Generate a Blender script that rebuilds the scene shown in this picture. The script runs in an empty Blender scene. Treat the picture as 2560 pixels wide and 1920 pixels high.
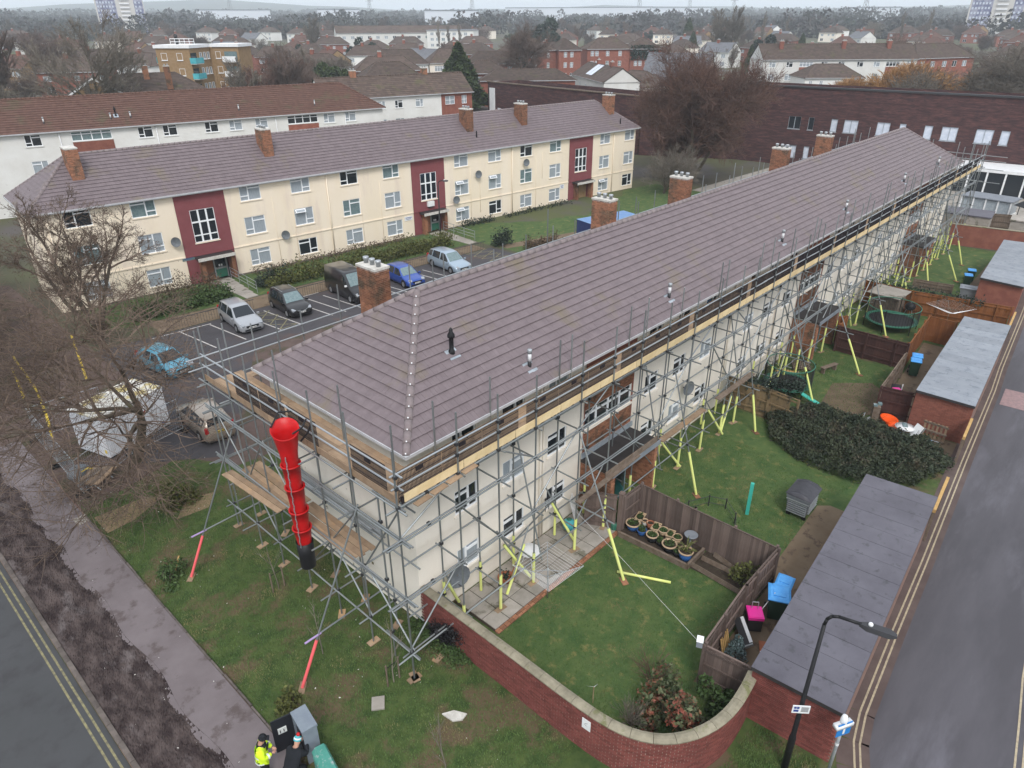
import bpy, bmesh, math, random
import numpy as np
from mathutils import Vector, Matrix, Quaternion, Euler
R = math.radians
S = bpy.context.scene
COL = S.collection
RNG = np.random.default_rng(7)
random.seed(7)

# ------------------------------------------------------------------ camera
CA, CP, CR, CF, CH = .7453, .4811, -.0031, 1745.47, 20.0
_fw = Vector((math.cos(CA)*math.cos(CP), math.sin(CA)*math.cos(CP), -math.sin(CP)))
_r0 = Vector((math.sin(CA), -math.cos(CA), 0)); _u0 = _r0.cross(_fw)
_r = _r0*math.cos(CR)+_u0*math.sin(CR); _u = _u0*math.cos(CR)-_r0*math.sin(CR)
cam = bpy.data.cameras.new('camera'); cam_o = bpy.data.objects.new('camera', cam); COL.objects.link(cam_o)
cam.sensor_width = 36; cam.lens = CF/2560*36; cam.clip_start = .1; cam.clip_end = 20000
cam_o.matrix_world = Matrix(((_r.x,_u.x,-_fw.x,0),(_r.y,_u.y,-_fw.y,0),(_r.z,_u.z,-_fw.z,CH),(0,0,0,1)))
S.camera = cam_o

# ------------------------------------------------------------------ sky, sun, exposure
W = bpy.data.worlds.new('World'); S.world = W; W.use_nodes = True
nt = W.node_tree; nt.nodes.clear()
SUN_EL, SUN_AZ = R(48), math.atan2(-.62, -.55)          # sun stands behind the camera, high, veiled by cloud
sky = nt.nodes.new('ShaderNodeTexSky'); sky.sky_type = 'NISHITA'; sky.sun_disc = False
sky.sun_elevation = SUN_EL; sky.sun_rotation = math.pi/2-SUN_AZ; sky.dust_density = 3; sky.ozone_density = 1
tc = nt.nodes.new('ShaderNodeTexCoord'); ns = nt.nodes.new('ShaderNodeTexNoise'); ns.inputs['Scale'].default_value = 2.2; ns.inputs['Detail'].default_value = 4
mp = nt.nodes.new('ShaderNodeMapping'); mp.inputs['Scale'].default_value = (1, 1, 5)
nt.links.new(tc.outputs['Generated'], mp.inputs['Vector']); nt.links.new(mp.outputs['Vector'], ns.inputs['Vector'])
cl = nt.nodes.new('ShaderNodeMixRGB'); cl.inputs[1].default_value = (7.0, 7.5, 8.2, 1); cl.inputs[2].default_value = (8.6, 8.9, 9.3, 1)
nt.links.new(ns.outputs['Fac'], cl.inputs[0])
mx = nt.nodes.new('ShaderNodeMixRGB'); mx.inputs[0].default_value = .88           # an overcast layer over the clear sky
nt.links.new(sky.outputs['Color'], mx.inputs[1]); nt.links.new(cl.outputs['Color'], mx.inputs[2])
bg = nt.nodes.new('ShaderNodeBackground'); bg.inputs['Strength'].default_value = .1
wo = nt.nodes.new('ShaderNodeOutputWorld')
nt.links.new(mx.outputs['Color'], bg.inputs['Color']); nt.links.new(bg.outputs['Background'], wo.inputs['Surface'])
sl = bpy.data.lights.new('sun', 'SUN'); sl.energy = 1.4; sl.angle = R(18); sl.color = (1, .97, .93)
so = bpy.data.objects.new('sun', sl); COL.objects.link(so)
sd = Vector((math.cos(SUN_AZ)*math.cos(SUN_EL), math.sin(SUN_AZ)*math.cos(SUN_EL), math.sin(SUN_EL)))
so.rotation_euler = sd.to_track_quat('Z', 'Y').to_euler(); so.location = sd*60
S.view_settings.view_transform = 'Standard'; S.view_settings.look = 'None'; S.view_settings.gamma = 1
S.view_settings.use_curve_mapping = False
S.view_settings.exposure = .7
S.cycles.use_denoising = True
S.cycles.max_bounces = 6; S.cycles.diffuse_bounces = 3; S.cycles.glossy_bounces = 3; S.cycles.transparent_max_bounces = 8
S.cycles.volume_bounces = 1

# ------------------------------------------------------------------ materials
def mat(name, c1, c2=None, sc=3., lo=.4, hi=.6, c3=None, sc3=1., lo3=.55, hi3=.62, rough=.85, metal=0., bump=0., bsc=40., isl=0., obj=0., spec=.3, stretch=None, coat=0.):
    m = bpy.data.materials.new(name); m.use_nodes = True
    t = m.node_tree; N = t.nodes; Lk = t.links.new
    b = N['Principled BSDF']; b.inputs['Roughness'].default_value = rough; b.inputs['Metallic'].default_value = metal
    b.inputs['Specular IOR Level'].default_value = spec; b.inputs['Coat Weight'].default_value = coat
    def rgb(c): return (c[0], c[1], c[2], 1)
    co = N.new('ShaderNodeTexCoord').outputs['Object']
    if stretch:
        q = N.new('ShaderNodeMapping'); q.inputs['Scale'].default_value = stretch; Lk(co, q.inputs['Vector']); co = q.outputs['Vector']
    def noise(s, d=6):
        n = N.new('ShaderNodeTexNoise'); n.inputs['Scale'].default_value = s; n.inputs['Detail'].default_value = d; n.inputs['Roughness'].default_value = .65
        Lk(co, n.inputs['Vector']); return n.outputs['Fac']
    def ramp(f, a, z):
        r = N.new('ShaderNodeMapRange'); r.inputs['From Min'].default_value = a; r.inputs['From Max'].default_value = z; Lk(f, r.inputs['Value']); return r.outputs['Result']
    out = None
    if c2 is None and c3 is None and not isl and not obj:
        b.inputs['Base Color'].default_value = rgb(c1)
    else:
        x = N.new('ShaderNodeMixRGB'); x.inputs[1].default_value = rgb(c1); x.inputs[2].default_value = rgb(c2 or c1)
        if c2: Lk(ramp(noise(sc), lo, hi), x.inputs[0])
        out = x.outputs['Color']
        if c3:
            y = N.new('ShaderNodeMixRGB'); Lk(out, y.inputs[1]); y.inputs[2].default_value = rgb(c3); Lk(ramp(noise(sc3, 8), lo3, hi3), y.inputs[0]); out = y.outputs['Color']
        for amp, sock in ((isl, 'I'), (obj, 'O')):
            if not amp: continue
            r = N.new('ShaderNodeNewGeometry').outputs['Random Per Island'] if sock == 'I' else N.new('ShaderNodeObjectInfo').outputs['Random']
            q = N.new('ShaderNodeMapRange'); q.inputs['To Min'].default_value = 1-amp; q.inputs['To Max'].default_value = 1+amp; Lk(r, q.inputs['Value'])
            h = N.new('ShaderNodeHueSaturation'); Lk(q.outputs['Result'], h.inputs['Value']); Lk(out, h.inputs['Color']); out = h.outputs['Color']
        Lk(out, b.inputs['Base Color'])
    if bump:
        bp = N.new('ShaderNodeBump'); bp.inputs['Strength'].default_value = min(1, bump); bp.inputs['Distance'].default_value = .02
        Lk(noise(bsc, 4), bp.inputs['Height']); Lk(bp.outputs['Normal'], b.inputs['Normal'])
    return m
M = {}
def D(k, *a, **kw): M[k] = mat(k, *a, **kw)
D('tile', (.142,.113,.12), (.178,.143,.151), 2.2, .35, .65, (.165,.135,.1), .38, .56, .7, rough=.62, isl=.035, obj=.03, bump=.08, bsc=60)
D('tile_ridge', (.18,.145,.148), (.21,.175,.175), 3, rough=.65, isl=.08, obj=.08, bump=.2)
D('tile_red', (.098,.05,.04), (.12,.066,.05), 2.5, .35, .65, (.09,.075,.045), .4, .55, .7, rough=.85, isl=.1)
D('tile_brown', (.075,.055,.048), (.095,.068,.055), 1.5, .35, .65, (.085,.08,.04), .4, .55, .7, rough=.85, isl=.2, obj=.22)
D('tile_grey', (.13,.135,.15), (.16,.165,.18), 2, rough=.6, isl=.1)
D('cream', (.8,.73,.64), (.85,.79,.7), .5, .3, .7, (.68,.61,.52), 1.2, .58, .72, rough=.9, bump=.25, bsc=90, stretch=(1,1,.3))
D('cream_worn', (.8,.74,.65), (.85,.8,.71), .6, .3, .7, (.2,.16,.09), 1.15, .655, .67, rough=.9, bump=.3, bsc=90)
D('cream_b', (.8,.69,.53), (.84,.74,.61), .5, .3, .7, (.7,.59,.5), .6, .54, .72, rough=.9, bump=.2, bsc=90, stretch=(1,1,.25))
D('wall_red', (.2,.06,.066), (.225,.07,.078), 1.2, .35, .65, rough=.85, bump=.15)
D('white', (.78,.79,.8), (.7,.71,.72), 2, rough=.5)
D('white_wall', (.72,.72,.7), (.64,.63,.6), .4, .35, .65, rough=.9, obj=.1)
D('upvc', (.82,.84,.86), rough=.35)
D('glass', (.015,.02,.026), rough=.06, spec=.45)
D('glass_net', (.25,.29,.33), (.36,.4,.43), 9, .35, .65, rough=.12, spec=.6, stretch=(6,1,.4))
D('glass_teal', (.12,.18,.19), (.17,.23,.24), 6, .4, .6, rough=.12, spec=.6)
D('glass_pale', (.5,.55,.64), (.6,.64,.72), 2, rough=.2, spec=.5)
D('brick', (.2,.062,.05), (.15,.046,.04), 1.2, .3, .7, (.2,.09,.05), .7, .6, .7, rough=.9, isl=.25, obj=.25)
D('brick_orange', (.29,.135,.075), (.21,.092,.055), 5, .3, .7, (.1,.068,.045), 1.1, .5, .62, rough=.9, isl=.3, obj=.3)
D('mortar', (.4,.31,.26), (.2,.12,.1), 7, .4, .6, rough=.95)
D('mortar_dark', (.24,.15,.12), (.2,.12,.1), 4, rough=.95)
D('brick_far', (.21,.075,.055), (.26,.1,.07), 1.5, rough=.9, obj=.15)
D('brick_dark', (.048,.023,.025), (.115,.052,.046), 5, .42, .62, (.035,.02,.024), 14, .5, .6, rough=.9, stretch=(.1,.1,.75))
D('brick_tan', (.26,.17,.085), (.3,.2,.11), 2, rough=.9)
D('coping', (.3,.27,.2), (.2,.18,.13), 3, .35, .65, (.16,.16,.08), 1.4, rough=.95, bump=.5, obj=.1)
D('concrete', (.33,.3,.27), (.25,.23,.2), 1.6, .35, .65, (.14,.13,.1), 1.1, .56, .64, rough=.92, bump=.3, obj=.12, isl=.12)
D('concrete_white', (.6,.58,.54), (.46,.44,.4), 4, rough=.9)
D('lead', (.3,.34,.38), (.4,.44,.48), 4, rough=.5, metal=.3)
D('steel', (.33,.36,.37), (.24,.25,.25), 8, .3, .7, rough=.42, metal=.65, obj=.22, stretch=(.02,.02,1))
D('steel_dark', (.06,.06,.065), rough=.5, metal=.5)
D('galv', (.42,.45,.47), (.34,.36,.38), 5, rough=.4, metal=.5)
D('board', (.33,.235,.155), (.25,.17,.11), 3, .35, .65, (.42,.25,.12), .7, .55, .7, rough=.9, obj=.22, isl=.15, bump=.3)
D('ply', (.72,.57,.34), (.62,.47,.26), 1.5, rough=.8, obj=.1)
D('foam', (.66,.72,.2), (.72,.76,.3), 2, rough=.7, obj=.08)
D('pink', (.8,.13,.14), rough=.6)
D('lilac', (.38,.28,.5), rough=.6)
D('red_plastic', (.52,.009,.011), (.45,.008,.01), 2, rough=.4)
D('black', (.012,.012,.014), rough=.5)
D('mesh_black', (.02,.015,.018), rough=.7)
D('fence', (.1,.07,.06), (.15,.115,.1), 6, .3, .7, rough=.95, obj=.3, isl=.3, bump=.4, bsc=30, stretch=(3,3,.3))
D('fence_brown', (.05,.022,.02), (.065,.03,.025), 4, rough=.9, obj=.15, isl=.15)
D('fence_orange', (.22,.085,.028), (.17,.062,.022), 3, .35, .65, rough=.9, obj=.15, isl=.15)
D('fence_tan', (.23,.16,.085), (.16,.115,.065), 2, .35, .65, (.05,.045,.03), 1.3, .52, .6, rough=.9, obj=.2, isl=.2)
D('timber_new', (.52,.33,.13), (.42,.26,.1), 3, rough=.8)
D('timber_old', (.13,.095,.07), (.18,.14,.11), 4, rough=.95, obj=.15)
D('felt', (.085,.08,.098), (.115,.11,.132), .7, .35, .65, (.06,.06,.068), 2.5, .56, .68, rough=.5, obj=.05)
D('felt_pale', (.185,.205,.235), (.24,.26,.29), 1.2, .35, .65, (.14,.16,.19), 2.5, rough=.4, obj=.1)
D('felt_dark', (.028,.026,.027), (.045,.04,.04), 2, (.3), .7, rough=.6)
D('asphalt', (.052,.054,.056), (.062,.063,.067), .25, .35, .65, (.045,.044,.047), .9, .5, .65, rough=.75, bump=.2, bsc=120)
D('asphalt_wet', (.082,.077,.088), (.06,.056,.064), .5, .4, .6, (.115,.11,.128), .42, .52, .66, rough=.6, bump=.15, bsc=120, stretch=(.22,1,1))
D('asphalt_lot', (.05,.047,.052), (.065,.06,.066), .4, .35, .65, (.1,.062,.05), .18, .55, .68, rough=.8, bump=.3, bsc=80)
D('tarmac', (.14,.118,.122), (.18,.155,.16), .5, .35, .65, (.1,.08,.078), 1.1, .54, .64, rough=.9, bump=.3, bsc=60, spec=.15)
D('leafy_ground', (.085,.058,.05), (.115,.082,.072), 1.1, .35, .65, (.06,.055,.03), .6, .52, .62, rough=.95, bump=.6, bsc=30)
D('tarmac_brown', (.14,.1,.065), (.18,.135,.09), .8, .35, .65, (.1,.07,.05), 1.5, rough=.9, bump=.2)
D('mud', (.034,.025,.025), (.09,.07,.066), 2.6, .4, .62, (.13,.11,.108), 1.1, .56, .66, rough=.95, bump=1, bsc=14, spec=.1, stretch=(1,.45,1))
D('woods', (.052,.045,.045), (.045,.05,.042), .02, .4, .6, rough=1, isl=.4)
D('channel', (.085,.06,.055), (.11,.08,.072), .8, rough=.9, bump=.2)
D('kerb', (.14,.118,.105), (.09,.075,.068), 2, rough=.92, obj=.2)
D('grass', (.034,.062,.016), (.07,.1,.028), 1.7, .38, .62, (.11,.08,.046), .5, .5, .6, rough=.95, bump=.9, bsc=18)
D('lawn', (.04,.082,.024), (.083,.12,.038), 1.1, .36, .64, (.15,.145,.052), 1.9, .55, .66, rough=.95, bump=.8, bsc=18)
D('dirt', (.1,.07,.045), (.14,.1,.068), 1.5, .35, .65, rough=.95, bump=.6, bsc=18)
D('soil', (.035,.025,.018), (.05,.037,.027), 4, rough=.95, bump=.8)
D('gravel', (.28,.2,.12), (.2,.14,.085), 14, .4, .6, rough=.95, bump=.8, bsc=60)
D('terrain', (.07,.062,.045), (.085,.095,.04), .03, .4, .6, (.09,.08,.075), .05, .52, .6, rough=.95)
D('hill', (.05,.065,.05), (.075,.085,.06), .004, .4, .6, rough=1)
D('blade', (.06,.115,.03), (.1,.15,.045), .8, .35, .65, (.19,.16,.075), .6, .52, .64, rough=.9, isl=.3)
D('paint_white', (.5,.48,.46), (.4,.38,.36), 6, .4, .6, rough=.8)
D('paint_cream', (.42,.35,.24), (.3,.25,.18), 7, .4, .62, rough=.8)
D('paint_yellow', (.6,.43,.03), (.42,.3,.04), 5, .4, .65, rough=.8)
D('paint_dull', (.25,.225,.12), (.12,.11,.08), 5, .42, .62, rough=.85)
D('bark', (.105,.085,.062), (.075,.06,.045), 5, .35, .65, (.11,.115,.06), 2, .55, .65, rough=.95, bump=.5, bsc=25)
D('twig', (.12,.085,.066), (.15,.11,.084), 2, rough=.95, isl=.3)
D('twig_grey', (.15,.13,.105), (.18,.155,.13), 1, rough=.95, isl=.3, obj=.2)
D('twig_red', (.13,.07,.052), (.105,.068,.058), .35, .35, .65, rough=.95, isl=.3)
D('twig_brown', (.14,.1,.082), (.115,.088,.076), .4, rough=.95, isl=.3, obj=.25)
D('twig_orange', (.36,.2,.075), (.3,.17,.08), .5, rough=.95, isl=.3)
D('hedge_leaf', (.03,.042,.026), (.05,.06,.034), 1.3, .4, .6, (.075,.06,.04), 1.1, .55, .66, rough=.8, isl=.5)
D('gutter', (.42,.43,.45), (.5,.51,.53), 2, rough=.5)
D('catkin', (.06,.042,.032), (.08,.06,.03), 3, rough=.95, isl=.35)
D('leaf_dark', (.018,.03,.022), (.028,.042,.03), 1.2, .35, .65, rough=.7, isl=.45)
D('leaf_green', (.04,.075,.022), (.06,.095,.03), 1.2, rough=.7, isl=.4)
D('leaf_olive', (.075,.085,.022), (.095,.1,.03), 1.2, rough=.75, isl=.4)
D('leaf_mix', (.06,.085,.04), (.1,.11,.055), 3, .4, .6, (.2,.06,.04), 2.2, .5, .58, rough=.6, isl=.4)
D('conifer', (.03,.048,.02), (.05,.07,.025), .5, rough=.85, isl=.45)
D('leaf_brown', (.09,.06,.04), (.12,.085,.055), 2, rough=.9, isl=.35)
D('tyre', (.015,.015,.016), rough=.8)
D('rim', (.4,.41,.43), rough=.35, metal=.7)
D('lamp_glass', (.3,.32,.35), rough=.15)
D('red_lamp', (.4,.02,.02), rough=.2)
D('plate_white', (.75,.75,.72), rough=.4)
D('plate_yellow', (.75,.55,.04), rough=.4)
for k, c in dict(silver=(.36,.375,.4), silver_blue=(.32,.4,.48), car_black=(.007,.007,.009), car_blue=(.02,.07,.34), car_teal=(.08,.3,.42), car_gold=(.32,.27,.22)).items():
    D(k, c, rough=.3, metal=.35 if k != 'car_black' else 0, spec=.5, coat=.6)
D('container_blue', (.02,.035,.12), (.03,.045,.14), 1, rough=.5)
D('container_roof', (.16,.28,.5), (.2,.32,.52), 2, rough=.5)
D('cabin_white', (.8,.81,.85), (.72,.73,.76), 1.2, .4, .65, rough=.6)
D('cabin_roof', (.72,.7,.64), (.5,.4,.16), 1.3, .5, .58, rough=.8)
D('bin_green', (.02,.05,.03), rough=.5)
D('bin_blue', (.06,.3,.72), (.09,.36,.76), 6, rough=.45)
D('bin_grey', (.13,.145,.16), (.17,.185,.2), 5, .4, .6, rough=.6)
D('bin_lid', (.045,.045,.055), (.06,.06,.07), 4, rough=.5)
D('magenta', (.78,.03,.32), rough=.45)
D('teal_paint', (.05,.42,.34), rough=.5)
D('teal_panel', (.09,.42,.46), (.06,.34,.4), 1, rough=.5)
D('green_paint', (.035,.15,.1), rough=.5)
D('terracotta', (.36,.13,.07), (.3,.11,.06), 4, rough=.85)
D('pot_beige', (.5,.37,.24), (.42,.3,.2), 5, rough=.8)
D('pot_blue', (.025,.09,.26), rough=.35)
D('orange_plastic', (.85,.1,.012), rough=.45)
D('hivis', (.66,.9,.03), rough=.6)
D('reflect', (.7,.73,.72), rough=.4)
D('navy_cloth', (.012,.014,.018), rough=.9)
D('skin', (.5,.28,.2), rough=.6)
D('cab_grey', (.17,.2,.24), (.2,.235,.27), 3, rough=.5)
D('cab_dark', (.018,.02,.026), rough=.5)
D('cab_green', (.06,.25,.2), (.09,.29,.24), 3, .4, .6, (.3,.36,.34), 6, .56, .62, rough=.6)
D('sign_blue', (.02,.2,.55), rough=.4)
D('sign_navy', (.03,.06,.25), rough=.4)
D('ink', (.05,.05,.06), rough=.6)
D('net', (.022,.024,.022), rough=.8)
D('stripe_blue', (.16,.28,.5), rough=.7)
D('tower_panel', (.12,.13,.24), (.3,.31,.4), .35, .45, .55, rough=.8)
D('warehouse', (.62,.66,.72), rough=.7)
D('tower_pale', (.55,.53,.5), rough=.9)

# ------------------------------------------------------------------ mesh helpers
class MB:
    def __init__(s): s.v = []; s.f = []; s.n = 0
    def add(s, v, f):
        v = np.asarray(v, float).reshape(-1, 3); s.v.append(v)
        if isinstance(f, np.ndarray): s.f.append(f+s.n)
        else:
            for q in f: s.f.append(np.array([q])+s.n)
        s.n += len(v); return s
    BF = np.array([[0,3,2,1],[4,5,6,7],[0,1,5,4],[1,2,6,5],[2,3,7,6],[3,0,4,7]])
    BS = np.array([[-1,-1,-1],[1,-1,-1],[1,1,-1],[-1,1,-1],[-1,-1,1],[1,-1,1],[1,1,1],[-1,1,1]], float)
    def boxes(s, c, h, A=None):
        c = np.atleast_2d(np.asarray(c, float)); n = len(c); h = np.broadcast_to(np.asarray(h, float), (n, 3))
        o = s.BS[None]*h[:, None, :]
        if A is not None: o = np.einsum('nij,njk->nik', o, np.broadcast_to(np.asarray(A, float), (n, 3, 3)))
        s.add((c[:, None]+o).reshape(-1, 3), (s.BF[None]+8*np.arange(n)[:, None, None]).reshape(-1, 4)); return s
    def box(s, x0, x1, y0, y1, z0, z1): return s.boxes([[(x0+x1)/2, (y0+y1)/2, (z0+z1)/2]], [[(x1-x0)/2, (y1-y0)/2, (z1-z0)/2]])
    def rbox(s, c, size, yaw=0., pitch=0., roll=0.):
        A = np.array(Euler((roll, pitch, yaw)).to_matrix().transposed()); return s.boxes([c], [np.array(size)/2], A)
    def tubes(s, P, Q, r0, r1=None, n=6, caps=False):
        P = np.atleast_2d(np.asarray(P, float)); Q = np.atleast_2d(np.asarray(Q, float)); m = len(P)
        r0 = np.broadcast_to(r0, m); r1 = r0 if r1 is None else np.broadcast_to(r1, m)
        d = Q-P; d = d/np.maximum(np.linalg.norm(d, axis=1, keepdims=True), 1e-9)
        a = np.where(np.abs(d[:, 2:3]) < .9, np.array([[0, 0, 1.]]), np.array([[1., 0, 0]]))
        u = np.cross(d, a); u /= np.linalg.norm(u, axis=1, keepdims=True); w = np.cross(d, u)
        t = np.arange(n)*2*math.pi/n; cs, sn = np.cos(t), np.sin(t)
        rad = u[:, None]*cs[None, :, None]+w[:, None]*sn[None, :, None]
        v = np.concatenate([P[:, None]+rad*r0[:, None, None], Q[:, None]+rad*r1[:, None, None]], axis=1)
        i = np.arange(n); j = (i+1) % n
        f = np.stack([i, j, j+n, i+n], 1)[None]+(2*n*np.arange(m))[:, None, None]
        k = s.n; s.add(v.reshape(-1, 3), f.reshape(-1, 4))
        if caps:
            for b in range(m):
                s.f.append(np.array([list(range(n))[::-1]])+k+2*n*b); s.f.append(np.array([list(range(n, 2*n))])+k+2*n*b)
        return s
    def path(s, pts, r, n=6):
        pts = np.asarray(pts, float); return s.tubes(pts[:-1], pts[1:], r, None, n, True)
    def quad(s, *p): return s.add(p, [list(range(len(p)))])
    def prism(s, pts, z0, z1):
        n = len(pts); v = [(x, y, z0) for x, y in pts]+[(x, y, z1) for x, y in pts]
        return s.add(v, [list(range(n))[::-1], list(range(n, 2*n))]+[[i, (i+1) % n, n+(i+1) % n, n+i] for i in range(n)])
    def loft(s, rings, close=True, caps=True):
        n = len(rings[0]); v = [p for r in rings for p in r]; f = []
        for k in range(len(rings)-1):
            for i in range(n if close else n-1): f.append([k*n+i, k*n+(i+1) % n, (k+1)*n+(i+1) % n, (k+1)*n+i])
        if caps: f += [list(range(n))[::-1], [(len(rings)-1)*n+i for i in range(n)]]
        return s.add(v, f)
    def lathe(s, prof, c=(0, 0, 0), n=16, caps=True):
        return s.loft([[(c[0]+r*math.cos(2*math.pi*i/n), c[1]+r*math.sin(2*math.pi*i/n), c[2]+z) for i in range(n)] for r, z in prof], True, caps)
    def ball(s, c, rx, ry=None, rz=None, n=12, m=7):
        ry = ry or rx; rz = rz or rx
        return s.loft([[(c[0]+rx*math.sin(a)*math.cos(2*math.pi*i/n), c[1]+ry*math.sin(a)*math.sin(2*math.pi*i/n), c[2]-rz*math.cos(a)) for i in range(n)] for a in [.02+(math.pi-.04)*k/(m-1) for k in range(m)]])
    def leaves(s, c, size, rng, flat=0.):
        c = np.asarray(c, float); n = len(c); d = rng.normal(size=(n, 3)); d[:, 2] *= 1-flat; d /= np.linalg.norm(d, axis=1, keepdims=True)
        e = rng.normal(size=(n, 3)); e -= (e*d).sum(1, keepdims=True)*d; e /= np.linalg.norm(e, axis=1, keepdims=True)
        sz = np.asarray(size)*rng.uniform(.6, 1.3, n); a = d*sz[:, None]; b = e*sz[:, None]*.55
        v = np.stack([c-a, c+b, c+a, c-b], 1); s.add(v.reshape(-1, 3), np.arange(4*n).reshape(n, 4)); return s
    def mesh(s, name, m, smooth=False):
        me = bpy.data.meshes.new(name); V = np.concatenate(s.v).astype(np.float32)
        me.vertices.add(len(V)); me.vertices.foreach_set('co', V.ravel())
        idx = np.concatenate([f.ravel() for f in s.f]).astype(np.int32)
        tot = np.concatenate([np.full(len(f), f.shape[1]) for f in s.f]).astype(np.int32)
        me.loops.add(len(idx)); me.loops.foreach_set('vertex_index', idx)
        me.polygons.add(len(tot)); me.polygons.foreach_set('loop_start', np.concatenate([[0], np.cumsum(tot)[:-1]]).astype(np.int32))
        me.update(calc_edges=True)
        me.polygons.foreach_set('use_smooth', np.full(len(tot), bool(smooth)))
        if m is not None: me.materials.append(M[m] if isinstance(m, str) else m)
        return me
    def build(s, name, m, parent=None, smooth=False, world=False):
        return obj(name, s.mesh(name, m, smooth), parent, world=world)
def obj(name, me, parent=None, loc=None, rz=0., world=False):
    o = bpy.data.objects.new(name, me); COL.objects.link(o)
    if parent is not None:
        o.parent = parent
        if world: o.matrix_parent_inverse = parent.matrix_basis.inverted()
    if loc is not None: o.location = loc
    if rz: o.rotation_euler = (0, 0, rz)
    return o
def tag(o, label=None, cat=None, group=None, kind=None):
    if label: o['label'] = label
    if cat: o['category'] = cat
    if group: o['group'] = group
    if kind: o['kind'] = kind
    return o
def thing(name, label, cat, loc=(0, 0, 0), rz=0., group=None):
    o = bpy.data.objects.new(name, None); COL.objects.link(o); o.location = loc; o.rotation_euler = (0, 0, rz); o.empty_display_size = .2
    return tag(o, label, cat, group)
def copy_thing(root, loc, rz=0., label=None, scale=None):
    c = root.copy(); COL.objects.link(c); c.location = loc; c.rotation_euler = (0, 0, rz)
    if scale: c.scale = scale
    if label: c['label'] = label
    for ch in list(root.children):
        a = ch.copy(); COL.objects.link(a); a.parent = c
        for g in ch.children:
            b = g.copy(); COL.objects.link(b); b.parent = a
    return c
def one(name, mb, m, label, cat, group=None, smooth=False):     # a thing that is one mesh
    return tag(mb.build(name, m, None, smooth), label, cat, group)
def struct(name, mb, m, parent=None):
    o = mb.build(name, m, parent)
    if parent is None: o['kind'] = 'structure'
    return o
def sheet(name, pts, m, z, parent=None): return struct(name, MB().quad(*[(x, y, z) for x, y in pts]), m, parent)
_UT = {}
def tube_obj(name, p, q, r, m, parent, n=8):                    # one scaled tube, sharing mesh data
    k = (m, n)
    if k not in _UT: _UT[k] = MB().tubes([[0, 0, 0]], [[0, 0, 1]], 1, None, n, True).mesh('tube', m, True)
    o = bpy.data.objects.new(name, _UT[k]); COL.objects.link(o)
    p = Vector(p); q = Vector(q); d = q-p
    if parent is not None: o.parent = parent; o.matrix_parent_inverse = parent.matrix_basis.inverted()
    o.matrix_basis = Matrix.Translation(p) @ d.to_track_quat('Z', 'Y').to_matrix().to_4x4() @ Matrix.Diagonal((r, r, d.length, 1))
    return o
def root_basis(o):                                               # make matrix_basis valid at once
    return Matrix.Translation(o.location) @ o.rotation_euler.to_matrix().to_4x4()
# ------------------------------------------------------------------ terrain, sky and hills are structure
def sm(t):
    t = np.clip(t, 0, 1); return t*t*(3-2*t)
def gz(x, y):
    r = np.hypot(x, y); a = np.degrees(np.arctan2(y, x)); w = sm((a-34)/15)*sm((150-a)/15)
    return 4.5*(w*sm((r-76)/46)+(1-w)*sm((r-150)/60))+.014*np.maximum(r-300, 0)
rr = np.array([0.5, 40, 76, 80, 85, 90, 95, 100, 106, 112, 120, 135, 150, 165, 180, 195, 210, 240, 300, 380, 480, 600, 800, 1100, 1500, 2000, 2600])
aa = np.radians(np.arange(0, 360, 3))
def polar(rr, hf):
    X = rr[:, None]*np.cos(aa); Y = rr[:, None]*np.sin(aa); n = len(aa)
    V = np.stack([X, Y, hf(X, Y)], -1).reshape(-1, 3); i = np.arange(n); j = (i+1) % n
    F = np.stack([i, j, j+n, i+n], 1)[None]+(n*np.arange(len(rr)-1))[:, None, None]
    return MB().add(V, F.reshape(-1, 4))
tb = polar(rr, gz); tb.f.append(np.array([list(range(len(aa)))])); struct('ground', tb, 'terrain')
def hz(X, Y):
    r = np.hypot(X, Y); a = np.degrees(np.arctan2(Y, X))
    e = 15+26*np.exp(-((a-66)/9)**2)+9*np.sin(a*.23)+4*np.sin(a*.71+1)
    return gz(X, Y)-.5+np.clip(e, 0, 60)*sm((r-2500)/1100)*sm((5200-r)/500)
struct('hills', polar(np.array([2550, 2800, 3100, 3400, 3700, 4100, 4600, 5000, 5300]), hz), 'hill')

# ------------------------------------------------------------------ west road, verge, pavement
sheet('road', [(-40, -60), (1.98, -60), (1.98, 90), (-40, 90)], 'asphalt', .004)
lines = MB()
for x in (1.80, 1.58): lines.box(x-.033, x+.033, -10, 60, .0045, .008)
struct('yellow_line', lines, 'paint_dull')
kb = struct('kerb', MB().box(2.0, 2.12, -30, 80, -.2, .02), 'mortar_dark')
km = MB().boxes([[0, 0, 0]], [[.075, .45, .1]]).mesh('kerb_stone', 'kerb')
for i in range(48): obj('kerb_stone', km, kb, (2.08+random.uniform(-.006, .006), 8+i*.915, .035+random.uniform(-.006, .006)))
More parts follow.
